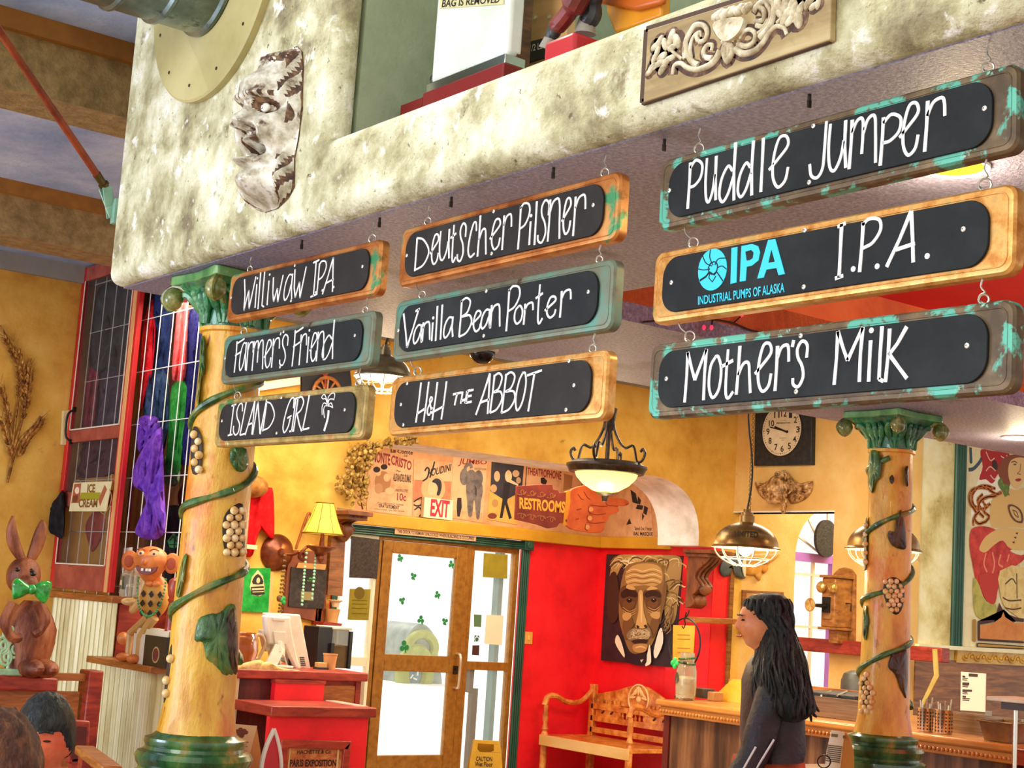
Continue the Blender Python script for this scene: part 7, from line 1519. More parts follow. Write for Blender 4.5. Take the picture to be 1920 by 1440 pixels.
mu('#b4181c',MU((1520,315),(1620,330),(1780,355),(1740,420),(1690,470),(1670,560),(1620,640),(1560,600),(1495,600),(1530,480),(1510,380)))
for q in (((1560,340),(1600,420),(1640,400)),((1560,520),(1600,480),(1650,520)),((1600,560),(1640,600),(1670,560)),((1700,380),(1740,400),(1760,370))): mk_('#ecc8a8',.009,MU(*q))
mu('#3a1c1a',MU((1620,430),(1650,420),(1670,460),(1665,510),(1640,520),(1620,490)))
mu('#e0b46c',MU((1640,760),(1780,690),(1860,700),(2100,650),(2100,1000),(2000,1060),(1780,1050),(1620,1050),(1600,900)))
mu('#8a4420',MU((1780,370),(1700,440),(1670,520),(1700,600),(1760,680),(1790,640),(1770,520),(1830,420),(1930,400),(1990,440),(2000,370)))
mu('#e6bc7c',MU((1790,430),(1850,395),(1930,400),(1960,450),(1940,560),(1900,640),(1850,690),(1810,660),(1780,600),(1770,510)))
mk_('#5a3018',.008,MU((1800,440),(1830,430),(1855,445))); mu('#5a4438',MU((1815,455),(1840,450),(1850,462),(1830,468)),0); mk_('#8a5a30',.006,MU((1890,450),(1880,520),(1855,545),(1890,552))); mu('#a81c24',MU((1835,605),(1865,590),(1895,598),(1880,618),(1855,620)))
mu('#5f7a30',MU((1680,610),(1710,590),(1730,640),(1780,660),(1770,740),(1740,765),(1720,720),(1680,660)))
for i in range(13): a = random.uniform(0,6.28); mk_('#8f9a44',.012,MU((1700+i*6,620+i*10),(1712+i*6,630+i*10)))
mcol = '#b8601c'
for q in (((1620,700),(1520,680),(1430,700),(1400,780),(1430,860),(1500,880)),((1700,730),(1600,760),(1530,800),(1560,860),(1520,880),(1480,800),(1530,740)),((1650,690),(1560,660),(1480,680),(1430,760),(1450,850),(1530,880),(1580,840)),((1700,720),(1640,760),(1560,770),(1500,820),(1490,900),(1540,960)),((1600,830),(1540,900),(1590,950),(1560,1000)),((1440,870),(1470,930),(1440,980),(1440,1040)),((1500,900),(1450,960),(1490,1020),(1560,1000)),((1590,700),(1660,740),(1710,725))): lz[0] += .0001; mk_(mcol,.026,MU(*q)); mk_('#d88a3c',.008,MU(*q))
mu('#c02c24',MU((1420,1080),(1500,1045),(1600,1055),(1660,1090),(1640,1160),(1720,1170),(1810,1250),(1790,1280),(1890,1320),(1960,1300),(1900,1380),(1750,1480),(1640,1560),(1600,1700),(1560,1740),(1480,1620),(1440,1440),(1405,1230)),3,['#a8201e','#c83428','#d84a38'])
mu('#e0b46c',MU((1500,1240),(1560,1140),(1680,1070),(1800,1060),(2000,1100),(2000,1250),(1800,1260),(1720,1180),(1640,1220),(1560,1290),(1510,1280)))
for q in (((1560,1300),(1540,1400),(1570,1480)),((1620,1290),(1640,1400),(1620,1500)),((1700,1310),(1680,1400),(1720,1430)),((1780,1310),(1760,1380))): mk_('#ec8868',.016,MU(*q))
mu('#6a3c22',MU((1770,850),(1820,840),(1890,890),(1915,970),(1900,1015),(1840,1000),(1790,940))); mu('#d8b070',MU((1785,865),(1820,858),(1875,900),(1895,970),(1885,995),(1845,985),(1805,935))); mk_('#6a3c22',.008,MU((1810,890),(1850,910),(1865,960),(1830,930),(1820,895)))
for x,y in ((1850,1115),(1835,1155),(1820,1200)): mu('#3a2a20',MU((x-12,y-8),(x+14,y-12),(x+8,y+10)),0)
mu('#c8b050',MV((1062,10),(1110,80),(1150,190),(1230,210),(1226,290),(1150,325),(1085,300),(1064,200)),2,['#8a8f3c','#b4a84c','#c4b860'])
mu('#bf3024',MV((1100,-10),(1250,-10),(1240,120),(1225,200),(1190,210),(1140,150)),2)
mu('#d8b468',MV((1260,-40),(1440,-60),(1440,300),(1370,290),(1290,220),(1258,100)),2,['#d8b468','#e4c884','#c89c50'])
for q in (((1385,-20),(1388,170)),((1280,160),(1330,185),(1420,180)),((1300,60),(1350,20),(1380,60)),((1300,240),(1360,250),(1420,240))): mk_('#5a3c20',.012,MV(*q))
mu('#4a1c14',MV((1255,200),(1280,250),(1330,290),(1380,310),(1440,320),(1440,345),(1380,340),(1360,350),(1300,300),(1290,250),(1260,300),(1200,350),(1110,365),(1108,470),(1440,490),(1440,505),(1095,485),(1095,340),(1190,330),(1240,280)),0)
mu('#d8873c',MV((1112,370),(1200,360),(1270,310),(1285,270),(1300,310),(1370,355),(1440,350),(1440,485),(1110,468)),0,['#c87430','#dc8c44'])
mu('#a87c2c',MV((1058,330),(1070,322),(1082,330),(1080,490),(1068,496),(1056,486)),0); mu('#3a1c14',MV((1082,520),(1095,500),(1440,525),(1440,550),(1095,535)),0); mu('#b88a3c',MV((1092,520),(1098,508),(1440,532),(1440,542),(1098,528)),0)
b.make('figure',None,t)

# ------------------------------------------------------------------ service counter on the right
XK = 6.16; m_kt = M('counter_oak',['#a86428','#c8803a','#dc9a4c'],scale=3,stretch=(2,.4,2),rough=.3,coat=.3)
sc_ = thing('service_counter',V((6.5,4.9,0)),'long oak topped service counter with beaded edge behind the dark-haired person','counter')
yl6,yr6 = 6.53,4.22
B().use(m_kt).bx((XK-.02,yr6-.02,1.035),(7.4,yl6+.02,1.07)).make('worktop',None,sc_,bevel=.01)
B().use(m_kt).bx((XK,yr6,.985),(XK+.04,yl6,1.035)).make('moulding',None,sc_,bevel=.006)
b = B().use(m_kt); n_ = 96
for i in range(n_): b.ell((XK-.004,yl6-(i+.5)*(yl6-yr6)/n_,1.008),(.010,.0095,.0095),None,7,5)
b.make('bead_row',None,sc_)
B().use(M('counter_plank',['#3a2416','#5c3a22','#7a5030','#946844'],scale=2.4,stretch=(1,5,.5),rough=.5)).bx((XK+.05,yr6+.01,0),(XK+.09,yl6-.02,.985)).make('front_panel',None,sc_)
B().use(M('dark_red_wood','#4a1210')).bx((XK+.035,yl6-.045,0),(XK+.10,yl6-.0,.985)).make('corner_post',None,sc_)
B().use(MATS['dark_red_wood']).bx((XK+.035,yr6,0),(XK+.10,yr6+.05,1.0)).make('corner_post',None,sc_)
B().use(m_redwood).bx((XK-.01,yr6-.9,.985),(6.9,yr6-.02,1.06)).bx((XK+.08,yr6-.9,0),(6.9,yr6,.985)).make('end_unit',None,sc_,bevel=.006)
m_ss = M('brushed_steel',['#8c7c64','#a89880','#bcae98'],scale=3,stretch=(1,1,30),rough=.28,metal=.85)
def cX(px,py,X=6.3): return FX(X).P(px,py)
gz = cX(1777,1333,6.45).z
tag(B().use(m_ss).bx((6.45,cX(1915,1352,6.45).y,1.072),(6.47,cX(1765,1335,6.45).y,gz)).make('steel_backsplash'),'upright steel sheet on the oak counter behind the utensil holders','backsplash')
t = thing('food_well',V((6.5,cX(1560,1330,6.5).y,1.07)),'steel food well with dark pans on the counter, left of the column','food well')
B().use(m_ss).bx((6.36,cX(1622,1335,6.4).y,1.072),(6.40,cX(1500,1325,6.4).y,cX(1560,1308,6.4).z)).make('front_sheet',None,t)
B().use(flat('#1c1816',.5)).bx((6.42,cX(1622,1300,6.5).y,1.072),(6.8,cX(1500,1300,6.5).y,cX(1560,1299,6.5).z)).make('pan',None,t,bevel=.006)
B().use(m_woodh).bx((6.84,cX(1640,1290,6.84).y,1.072),(6.9,cX(1490,1290,6.84).y,cX(1560,1291,6.84).z)).make('back_ledge',None,t)
b = B().use(M('tong_steel','#d8d0c0',rough=.2,metal=.9));
for x in (1515,1540,1570): b.tube([FX(6.4).P(x,1304),FX(6.6).P(x+18,1296)],.006,6)
b.make('tongs',None,t)
p_ = cX(1593,1290,7.0); tag(B().use(M('grey_lid',['#4a4a44','#62625a'],scale=6,rough=.4,metal=.4)).lathe([(.001,.1),(.06,.098),(.10,.08),(.115,.04),(.12,-p_.z+1.072),(.001,-p_.z+1.072)][::-1],(7.1,p_.y,p_.z),24).make('pot_lid'),'grey domed lid behind the counter, just left of the right column','lid')
for i,(x0,x1,yt,yb) in enumerate(((1711,1740,1327,1371),(1743,1775,1331,1376))):
    c0,c1 = cX(x0,yb,6.24),cX(x1,yb,6.24); yc_ = (c0.y+c1.y)/2; r_ = (x1-x0)/2*mpp(FX(6.24),x0,yb); h_ = cX(x0,yt,6.24).z-cX(x0,yb,6.24).z
    t = thing('utensil_holder',V((6.24+r_,yc_,1.072)),('perforated steel utensil holder on the counter, left one of two, holding a paddle' if i == 0 else 'perforated steel utensil holder on the counter, the one nearer the loaf pan'),'utensil holder','utensil holders on the counter')
    B().use(M('perforated_steel',['#a89478','#cbbba2','#e2d6c4'],scale=3,stretch=(8,8,.5),rough=.2,metal=.9)).lathe([(r_*.98,0),(r_,.004),(r_,h_-.004),(r_*1.05,h_),(r_*.94,h_),(r_*.94,.01)],(6.24+r_,yc_,1.072),28).make('cup',None,t)
    b = B().use(flat('#1a1410',.6))
    for k in range(14):
        for j in range(6):
            a = 2*pi*k/14; n__ = V((cos(a),sin(a),0)); b.disc(V((6.24+r_,yc_,1.072+h_*(.12+.14*j)))+n__*(r_-.001),n__,.0042,8,.0015)
    b.make('hole',None,t); b = B().use(M('tong_steel','#d8d0c0'))
    for k in range(5): a = k*1.3; b.tube([V((6.24+r_+cos(a)*r_*.5,yc_+sin(a)*r_*.5,1.10)),V((6.24+r_+cos(a)*r_*.8,yc_+sin(a)*r_*.8,1.072+h_+.02+.008*k))],.004,6)
    b.make('cutlery',None,t)
f64 = FX(6.30)
tag(B().use(M('pale_paddle',['#b8a044','#d0bc60','#e0d080'],scale=4,rough=.5)).tube([f64.P(1724,1352),f64.P(1727,1322)],.006,6).pp(f64,[(1724,1324),(1730,1325),(1760,1268),(1757,1217),(1748,1217),(1751,1266)],-.004,.006).make('bent_paddle'),'long pale bent paddle standing in the utensil holder by the column','paddle')
# loaf pan
c0,c1,c2 = cX(1838,1356,6.22),cX(1876,1362,6.22),cX(1878,1392,6.22)
t = thing('loaf_pan',V((6.3,(c0.y+c1.y)/2,1.072)),'brown steel loaf pan on the counter end beside the tray stand','pan'); hh_ = c0.z-c2.z+.012; ya_,yb_ = c0.y,c1.y-.06
b = B().use(M('pan_brown',['#6a4a2c','#8a6844','#a4825c'],scale=5,rough=.3,metal=.6))
o_ = [(6.21,yb_),(6.40,yb_),(6.40,ya_),(6.21,ya_)]; i_ = [(6.225,yb_+.02),(6.385,yb_+.02),(6.385,ya_-.02),(6.225,ya_-.02)]
vs = [V((x,y,1.072)) for x,y in i_]+[V((x,y,1.072+hh_)) for x,y in o_]+[V((x*1+(.008 if x < 6.3 else -.008),y+(.008 if y < (ya_+yb_)/2 else -.008),1.072+hh_)) for x,y in o_]+[V((x,y,1.082)) for x,y in i_]
b.add(vs,[(3,2,1,0)]+[(k,(k+1) % 4,4+(k+1) % 4,4+k) for k in range(4)]+[(4+k,4+(k+1) % 4,8+(k+1) % 4,8+k) for k in range(4)]+[(8+k,8+(k+1) % 4,12+(k+1) % 4,12+k) for k in range(4)]+[(12,13,14,15)])
b.make('body',None,t); B().use(MATS['pan_brown']).tube([(6.205,yb_-.006,1.074+hh_),(6.405,yb_-.006,1.074+hh_),(6.405,ya_+.006,1.074+hh_),(6.205,ya_+.006,1.074+hh_)],.006,6,True).make('rim',None,t)
# menu sheet, tray stand
fmn = FX(7.0); t = thing('menu_sheet',fmn.P(1825,1330),'tall white menu sheet with dark lines standing behind the steel sheet','menu')
NQ = lambda *q: [(1690+x/3.965,1200+y/3.965) for x,y in q]
B().use(flat('#efe6d6',.6)).pp(fmn,NQ((443,236),(628,250),(622,535),(438,522)),0,.006).make('sheet',None,t)
b = B().use(flat('#3a2c24',.7))
for x0,x1,y,w_ in ((455,475,270,6),(455,495,283,3),(455,490,296,3),(455,505,322,7),(455,500,334,3),(455,495,346,3),(455,525,374,7),(455,490,386,3),(455,495,398,3),(455,480,420,6),(455,510,434,3),(455,505,446,3)): b.stroke(fmn,NQ((x0,y),(x1,y+3)),w_*.0016,.006,0)
b.stroke(fmn,NQ((502,260),(568,264)),.016,.006,0); b.make('print',None,t)
q0 = fmn.P(*NQ((440,522))[0]); q1 = fmn.P(*NQ((622,535))[0]); B().use(m_ss).bx((7.0,q1.y,1.071),(7.06,q0.y,q0.z+.01)).make('stand',None,t)
p0 = atD(1904,1335,5.9); t = thing('tray_stand',V((p0.x,p0.y,0)),'flat pale tray on a thin steel pole at the right edge','stand')
B().use(M('pale_tray',['#c8b48c','#e0d0a8','#f0e4c4'],scale=4,rough=.4)).box((p0.x+.05,p0.y-.03,p0.z+.045),(.26,.24,.016),rotz(.2)).make('tray',None,t,bevel=.004)
B().use(M('dark_bracket','#4a3424',rough=.5)).box((p0.x+.03,p0.y-.02,p0.z+.022),(.16,.12,.026),rotz(.2)).make('bracket',None,t)
B().use(M('tong_steel','#d8d0c0')).tube([(p0.x,p0.y,.02),(p0.x,p0.y,p0.z+.02)],.0085,12).lathe([(.14,0),(.14,.012),(.02,.03)],(p0.x,p0.y,0),24).make('pole',None,t)
# jar with beads, ring card holder, folder, box
f61 = FX(6.27); jp = f61.P(1271,1306); kj = mpp(f61,1271,1270)
jr = thing('glass_jar',V((jp.x+.06,jp.y,1.072)),'clear glass jar with green beads round its neck on the counter end','jar')
hj = f61.P(1271,1223).z-1.072
jc = V((jp.x+.06,jp.y,1.072)); m_gj = M('jar_glass','#e4dcc0',rough=.08,trans=.8,alpha=.8)
B().use(m_gj).lathe([(.045,0),(.056,.01),(.060,hj*.3),(.058,hj*.62),(.050,hj*.72),(.042,hj*.78),(.042,hj),(.039,hj),(.039,hj*.78),(.054,hj*.6),(.055,.03),(.04,.012)],jc,28).make('body',None,jr)
B().use(M('pale_filling',['#d8cca8','#e8dec4','#c4b48c'],scale=20,rough=.8)).lathe([(.05,.014),(.053,.03),(.053,hj*.45),(.03,hj*.5)],jc,20).make('filling',None,jr)
B().use(flat('#4a3c28',.5)).disc(jc+V((-.05,.025,hj*.45)),(-.9,.35,0),.026,18,.003,.034).make('label_plate',None,jr)
bdn = thing('green_bead_strand',jc+V((-.03,0,hj*.72)),'string of dark green beads with a bright green shamrock on the glass jar','beads')
b = B().use(M('dark_green_beads',['#0c4a24','#1a6a38'],scale=30,rough=.15))
for j in range(2):
    for i in range(24): a = 2*pi*i/24; b.ell(jc+V((.047*cos(a),.047*sin(a),hj*(.78+.1*j)+.006*sin(a+j*2))),.0055,None,7,5)
b.make('bead_row',None,bdn); sg = jc+V((-.035,.062,hj*.76))
b = B().use(M('bright_green',['#18b04a','#3cd070'],scale=30,rough=.3))
for i in range(4): b.ell(sg+V((-.004,.018*cos(i*1.57),.018*sin(i*1.57))),(.008,.016,.016),None,8,6)
b.make('shamrock',None,bdn); B().use(flat('#1c1410',.3)).ell(jc+V((-.045,-.028,hj*.79)),(.008,.014,.009)).make('clasp',None,bdn)
f62 = FX(6.45); rg = thing('ring_card_holder',V((f62.P(1282,1300).x,f62.P(1282,1300).y,1.072)),'black wire ring holding a mustard card behind the glass jar','card holder')
b = B().use(m_iron); ctr = (1284,1207); P = [f62.P(ctr[0]+29*cos(a),ctr[1]+48*sin(a)+(-2)*cos(a)) for a in [2*pi*i/36 for i in range(36)]]; b.tube(P,.005,8,True)
b.tube([f62.P(1284,1255),V((f62.P(1284,1255).x,f62.P(1284,1255).y,1.075))],.005,6).lathe([(.06,0),(.055,.008),(.008,.014)],(f62.P(1284,1255).x,f62.P(1284,1255).y,1.072),20); b.tube(smooth_path([f62.P(1283,1160,.01),f62.P(1285,1170,.01),f62.P(1282,1178,.01),f62.P(1279,1174,.01)],4),.004,6).tube(smooth_path([f62.P(1284,1160),f62.P(1290,1152),f62.P(1292,1144)],4),.004,6).tube([f62.P(1284,1160),f62.P(1287,1148)],.004,6); b.make('ring',None,rg)
B().use(M('mustard_card',['#c08a1c','#d09c2c','#d8a83c'],scale=6,rough=.7)).pp(f62,[(1262,1172),(1303,1173),(1299,1242),(1261,1240)],.008,.003).make('card',None,rg)
b = B().use(flat('#a8701c',.8))
for y in (1190,1198,1215,1223): b.stroke(f62,[(1270,y),(1294,y+1)],.007,.0112,0)
b.make('print',None,rg)
f65 = FX(6.62)
tag(B().use(M('yellow_folder',['#d8a41c','#ecc040','#f4d060'],scale=3,rough=.5)).prism([f65.P(1325,1318),f65.P(1372,1274),f65.P(1392,1276),f65.P(1392,1322)],(.02,0,.0)).make('yellow_folder'),'bright yellow folder leaning on the counter beside the jar','folder')
tag(B().use(M('dark_tin',['#3a2818','#54402a'],scale=14,rough=.4)).bx((6.6,f65.P(1322,1310).y,1.072),(6.7,f65.P(1297,1305).y,f65.P(1310,1290).z)).make('dark_box',None,bevel=.004),'small dark box on the counter between jar and yellow folder','box')
tag(B().use(M('tan_block',['#b8824c','#cc9a64'],scale=9)).bx((6.5,FX(6.5).P(1338,1310).y,1.072),(6.58,FX(6.5).P(1326,1310).y,FX(6.5).P(1330,1297).z)).make('tan_block',None,bevel=.004),'small tan block on the counter in front of the yellow folder','block')
# table tents and ring on the right half wall
def tent(fr,poly,th,mat,side,label,name='table_tent'):
    t = thing(name,fr.P(*poly[-1]),label,'card','folded cards on the half walls'); return t
f52 = FX(5.16); t = thing('table_tent',V((5.16,f52.P(1575,1440).y,.932)),'curved white card with printed lines standing left of the right column','card')
TQ = lambda *q: [(1300+x/3.6,1040+y/3.6) for x,y in q]
bl = f52.P(*TQ((890,1440))[0]); z0 = .932
B().use(flat('#f2ead4',.6)).prism([f52.P(*p) for p in TQ((930,1185),(1020,1200),(1005,1300),(990,1440))]+[V((5.16,f52.P(*TQ((985,1440))[0]).y,z0)),V((5.16,bl.y,z0))]+[f52.P(*p) for p in TQ((888,1440),(900,1320))],(.003,0,0)).make('front_sheet',None,t)
B().use(M('amber_card',['#d89a4c','#e8b468'],scale=4)).prism([f52.P(*p)+V((.004,0,0)) for p in TQ((1020,1200),(1050,1230),(1075,1330),(1078,1440))]+[V((5.164,f52.P(*TQ((1078,1440))[0]).y,z0)),V((5.164,f52.P(*TQ((990,1440))[0]).y,z0))]+[f52.P(*p)+V((.004,0,0)) for p in TQ((990,1440),(1005,1300))],(.003,0,0)).make('side_sheet',None,t)
b = B().use(flat('#6a5a30',.8))
for i in range(9): b.stroke(f52,TQ((908-i*1.5,1285+i*13),(1005-i*2,1298+i*13)),.004,.0005,0)
b.use(flat('#8a6a2c')).pp(f52,TQ((932,1208),(975,1212),(972,1232),(930,1228)),.0005,.0008).disc(f52.P(*TQ((1018,1230))[0],.0005),(-1,0,0),.007,12,.001); b.make('print',None,t)
f51 = FX(5.08); t = thing('wire_ring_holder',V((5.08,f51.P(1545,1430).y,.932)),'small dark wire ring holder beside the curved white card','holder')
b = B().use(m_iron); P = [f51.P(1545+12*cos(a),1428+12*sin(a)) for a in [2*pi*i/24 for i in range(24)]]; b.tube(P,.003,6,True); q = f51.P(1545,1440); b.tube([q,V((q.x,q.y,.934))],.003,6); b.make('ring',None,t)
B().use(flat('#e0c070',.5)).bx((5.04,q.y-.06,.931),(5.12,q.y+.06,.945)).make('base',None,t)

# ------------------------------------------------------------------ pendants
def pend_shade(name,px,d,rpx,label,cordpx,text=None,col=('#6a4a20','#94703a','#b08a50'),ztop=ZC,cage=True,warm=14,glow=False,group='caged dome pendants'):
    x,yc_ = px; ctr = atD(x,yc_,d); r = rpx*d/FPX
    ztop = ZC if ctr.y > 4.85 else ZU
    t = thing(name,V((ctr.x,ctr.y,ctr.z)),label,'lamp',group)
    ms = M('aged_brass_shade_'+col[0][1:],list(col),scale=7,rough=.3,metal=.6,spots=[('#4a3214',12,.64,.08)])
    prof = [(r*1.06,0),(r*1.07,.004),(r*1.0,.012)] + [(r*cos(a),.012+r*.72*sin(a)) for a in [pi/2*i/10 for i in range(1,9)]] + [(r*.24,.012+r*.72),(r*.24,r*1.0),(r*.19,r*1.01),(r*.19,r*1.1),(r*.12,r*1.11),(r*.12,r*1.2),(.008,r*1.21)]
    ins = [(r*.94*cos(a),.01+r*.68*sin(a)) for a in [pi/2*i/10 for i in range(0,10)]]
    shd = B().use(ms).lathe(prof,ctr,40).make('lamp_shade',None,t)
    B().use(M('white_enamel_inside','#f4ead0',rough=.3)).lathe([(r*1.05,-.002),(r*.96,-.001)] + ins,ctr,40).make('lining',None,shd,rec=False)
    if cage:
        b = B().use(M('cage_wire','#e0d8c4',rough=.3,metal=.5)); cz = r*.62
        for k in range(12): a = 2*pi*k/12; b.tube([ctr+V((r*.98*cos(a)*math.cos(s*pi/2)**.7 if s < 1 else 0,r*.98*sin(a)*math.cos(s*pi/2)**.7 if s < 1 else 0,-cz*s**.9)) for s in [i/7 for i in range(7)]],.003,5)
        b.torus(ctr+V((0,0,-cz*.5)),r*.78,.003,(0,0,1),32,5).torus(ctr+V((0,0,-cz*.84)),r*.38,.003,(0,0,1),20,5); b.make('cage',None,shd)
    B().use(M('warm_bulb','#ffdf9c',emis=(6 if glow else 2.5))).ell(ctr+V((0,0,r*.05)),(r*.24,r*.24,r*.3)).make('bulb',None,t)
    top = V((ctr.x,ctr.y,ztop)); b = B().use(flat('#1c1612',.6)); z1 = ctr.z+r*1.2
    pts = [V((ctr.x+.012*sin(i*.9)*(1 if 0 < i < 14 else 0),ctr.y-.012*sin(i*.9),z1+(ztop-z1)*i/14)) for i in range(15)]
    b.tube(smooth_path(pts,3),.005,6).lathe([(.05,-.02),(.05,0)],top,16); b.make('cord',None,t)
    b = B().use(M('chain_brass','#8a6a38',rough=.4,metal=.6)); n = int((ztop-z1)/.022)
    for i in range(n): b.torus(V((ctr.x+.015,ctr.y,z1+.022*i+.01)),.009,.0022,(1,0,0) if i % 2 else (0,1,0),8,4)
    if n: b.make('chain',None,t)
    if text:
        fr = FP(ctr,CAM-ctr); k = d/FPX; vs,fs = text2d(text,.03); P = []
        for u,v in vs:
            xx = (u-.5)*44*k; zz = .30*r+(v)*11*k; q = max(.2,1-(xx/r)**2); rad_ = r*math.sqrt(max(.05,1-((zz-.012)/(r*.72))**2)); yy = math.sqrt(max(0.0001,rad_*rad_-xx*xx))+.002
            P.append(ctr+fr.U*xx+fr.N*V((1,1,0)).length*0+V((fr.N.x,fr.N.y,0)).normalized()*yy+V((0,0,zz)))
        B().use(flat('#3a2408',.7)).add(P,fs).make('lettering',None,shd)
    point(name+'_light',ctr+V((0,0,-.06)),warm,(1,.74,.42),.05); return t
pend_shade('caged_pendant',(1398,1028),7.7,61,'brass dome pendant stamped LIMITED with a wire cage, left of the right column',None,'LIMITED')
pend_shade('caged_pendant',(1656,1032),7.7,67,'brass dome pendant with a wire cage half hidden behind the right column',None,None,ztop=ZU)
pend_shade('caged_pendant',(718,708),7.0,52,'brown dome pendant glowing yellow between the left and middle sign stacks',None,None,col=('#5a4a34','#7a6a4c','#8c7c5c'),glow=True,warm=22)
# bowl chandelier
d = 8.3; cxy = atD(1137,884,d); k = d/FPX; R = 70*k
t = thing('bowl_chandelier',cxy,'black iron chandelier with a glowing glass bowl above the entrance','chandelier')
m_ci = M('wrought_iron',['#1c1410','#33251a','#4a3624'],scale=30,rough=.4,metal=.5)
B().use(m_ci).lathe([(R*.9,-.012),(R*1.0,-.01),(R*1.05,.012),(R*1.09,.02),(R*1.09,.032),(R*1.0,.04),(R*.9,.052),(R*.86,.052),(R*.86,.0)],cxy,44).make('ring',None,t)
B().use(M('glass_bowl','#f2e27c',rough=.3,emis=1.25)).lathe([(.02,-R*.60),(R*.12,-R*.585),(R*.35,-R*.52),(R*.62,-R*.36),(R*.80,-R*.17),(R*.87,-.0),(R*.84,-.0),(R*.76,-R*.15),(R*.58,-R*.33),(R*.32,-R*.47)],cxy,40).make('bowl',None,t)
B().use(m_ci).lathe([(.004,-R*.82),(.014,-R*.80),(.016,-R*.72),(.022,-R*.66),(.05,-R*.60),(.05,-R*.585)],cxy,16).make('finial',None,t)
zt_ = cxy.z + 112*k
for i in range(4):
    a = pi*.5*i+.5; e = V((cos(a),sin(a),0)); c_ = V((cxy.x,cxy.y,0)); z0 = cxy.z+.05
    P = [c_+e*.02+V((0,0,zt_)),c_+e*.035+V((0,0,zt_-.10)),c_+e*R*.45+V((0,0,zt_-.19)),c_+e*R*.72+V((0,0,z0+.09)),c_+e*R*.84+V((0,0,z0+.01)),c_+e*R*.98+V((0,0,z0+.012)),c_+e*R*1.06+V((0,0,z0+.05)),c_+e*R*1.0+V((0,0,z0+.075)),c_+e*R*.93+V((0,0,z0+.06))]
    B().use(m_ci).tube(smooth_path(P,5),.0075,8).make('scroll_arm',None,t)
B().use(m_ci).lathe([(.012,zt_-.30),(.012,zt_-.12),(.03,zt_-.08),(.034,zt_-.02),(.042,zt_+.02),(.02,zt_+.03),(.008,zt_+.04)],(cxy.x,cxy.y,0),16).make('hub',None,t)
B().use(M('candle_brass',['#a05a28','#c47c40'],scale=9,rough=.35,metal=.4)).lathe([(.014,cxy.z+.0),(.014,zt_-.36),(.02,zt_-.345),(.014,zt_-.33),(.04,zt_-.295),(.046,zt_-.285),(.012,zt_-.28)],(cxy.x,cxy.y,0),16).make('stem',None,t)
b = B().use(m_ci); b.torus((cxy.x,cxy.y,zt_+.065),.028,.005,(.6,-.8,0),18,6); z = zt_+.095
while z < ZC-.03: b.torus((cxy.x,cxy.y,z+.018),.012,.003,(1,0,0) if int(z*30) % 2 else (0,1,0),10,5); z += .028
b.lathe([(.055,ZC-.03),(.06,ZC)],(cxy.x,cxy.y,0),18); b.make('chain',None,t)
point('chandelier_light',cxy+V((0,0,.03)),5,(1,.78,.42),.08); point('chandelier_light',cxy+V((0,0,-.35)),16,(1,.8,.45),.1)
# dome camera, recessed lights, fairy lights on the soffit
p = onZ(905,652,ZU); t = thing('dome_camera',V((p.x,p.y,ZU)),'black glossy dome camera on the soffit below the Vanilla Bean Porter sign','camera')
B().use(flat('#d8d4cc',.5)).lathe([(.058,-.012),(.062,0)],(p.x,p.y,ZU-.004),28).make('base',None,t); B().use(flat('#0c0c10',.08)).ell((p.x,p.y,ZU-.014),(.05,.05,.05),None,24,14).make('dome',None,t)
for x,y,r_,em,lb,col in ((1792,312,.058,1.2,'recessed soffit light glowing yellow behind the Puddle Jumper sign','#e8d048'),(1912,820,.07,6,'bright round recessed light in the soffit above the mural','#fff0c8')):
    p = onZ(x,y,ZU-.004); t = thing('recessed_light',V((p.x,p.y,ZU-.004)),lb,'light','recessed soffit lights'); B().use(flat('#efe8d8',.4)).lathe([(r_,-.003),(r_*1.18,-.006),(r_*1.2,0),(r_,0)],p,32).make('trim_ring',None,t); B().use(M('soffit_lens_'+col[1:],col,emis=em)).disc(p,(0,0,-1),r_,28,.003).make('lens',None,t)
    point('recessed_light_glow',p+V((0,0,-.05)),5,(1,.8,.5),.05)
t = thing('fairy_lights',V((3.5,TY-.02,2.53)),'short string of red fairy lights tucked into the orange tray edge','lights'); fq2 = FY(TY-.012)
b = B().use(flat('#1a1412',.6)); P = smooth_path([fq2.P(x,y) for x,y in ((1205,604),(1240,600),(1275,590),(1330,598),(1345,600),(1375,606),(1410,620),(1450,625))],4); b.tube(P,.0035,6)
for q in (((1337,597),(1334,612)),((1375,606),(1390,592))): b.tube([fq2.P(*p_) for p_ in q],.003,5)
b.make('cable',None,t)
for x,y in ((1334,614),(1391,590),(1320,614)): B().use(M('red_bulb','#ff2a4a',emis=1.5,rough=.2)).ell(fq2.P(x,y,.004),(.006,.006,.009)).make('bulb',None,t)
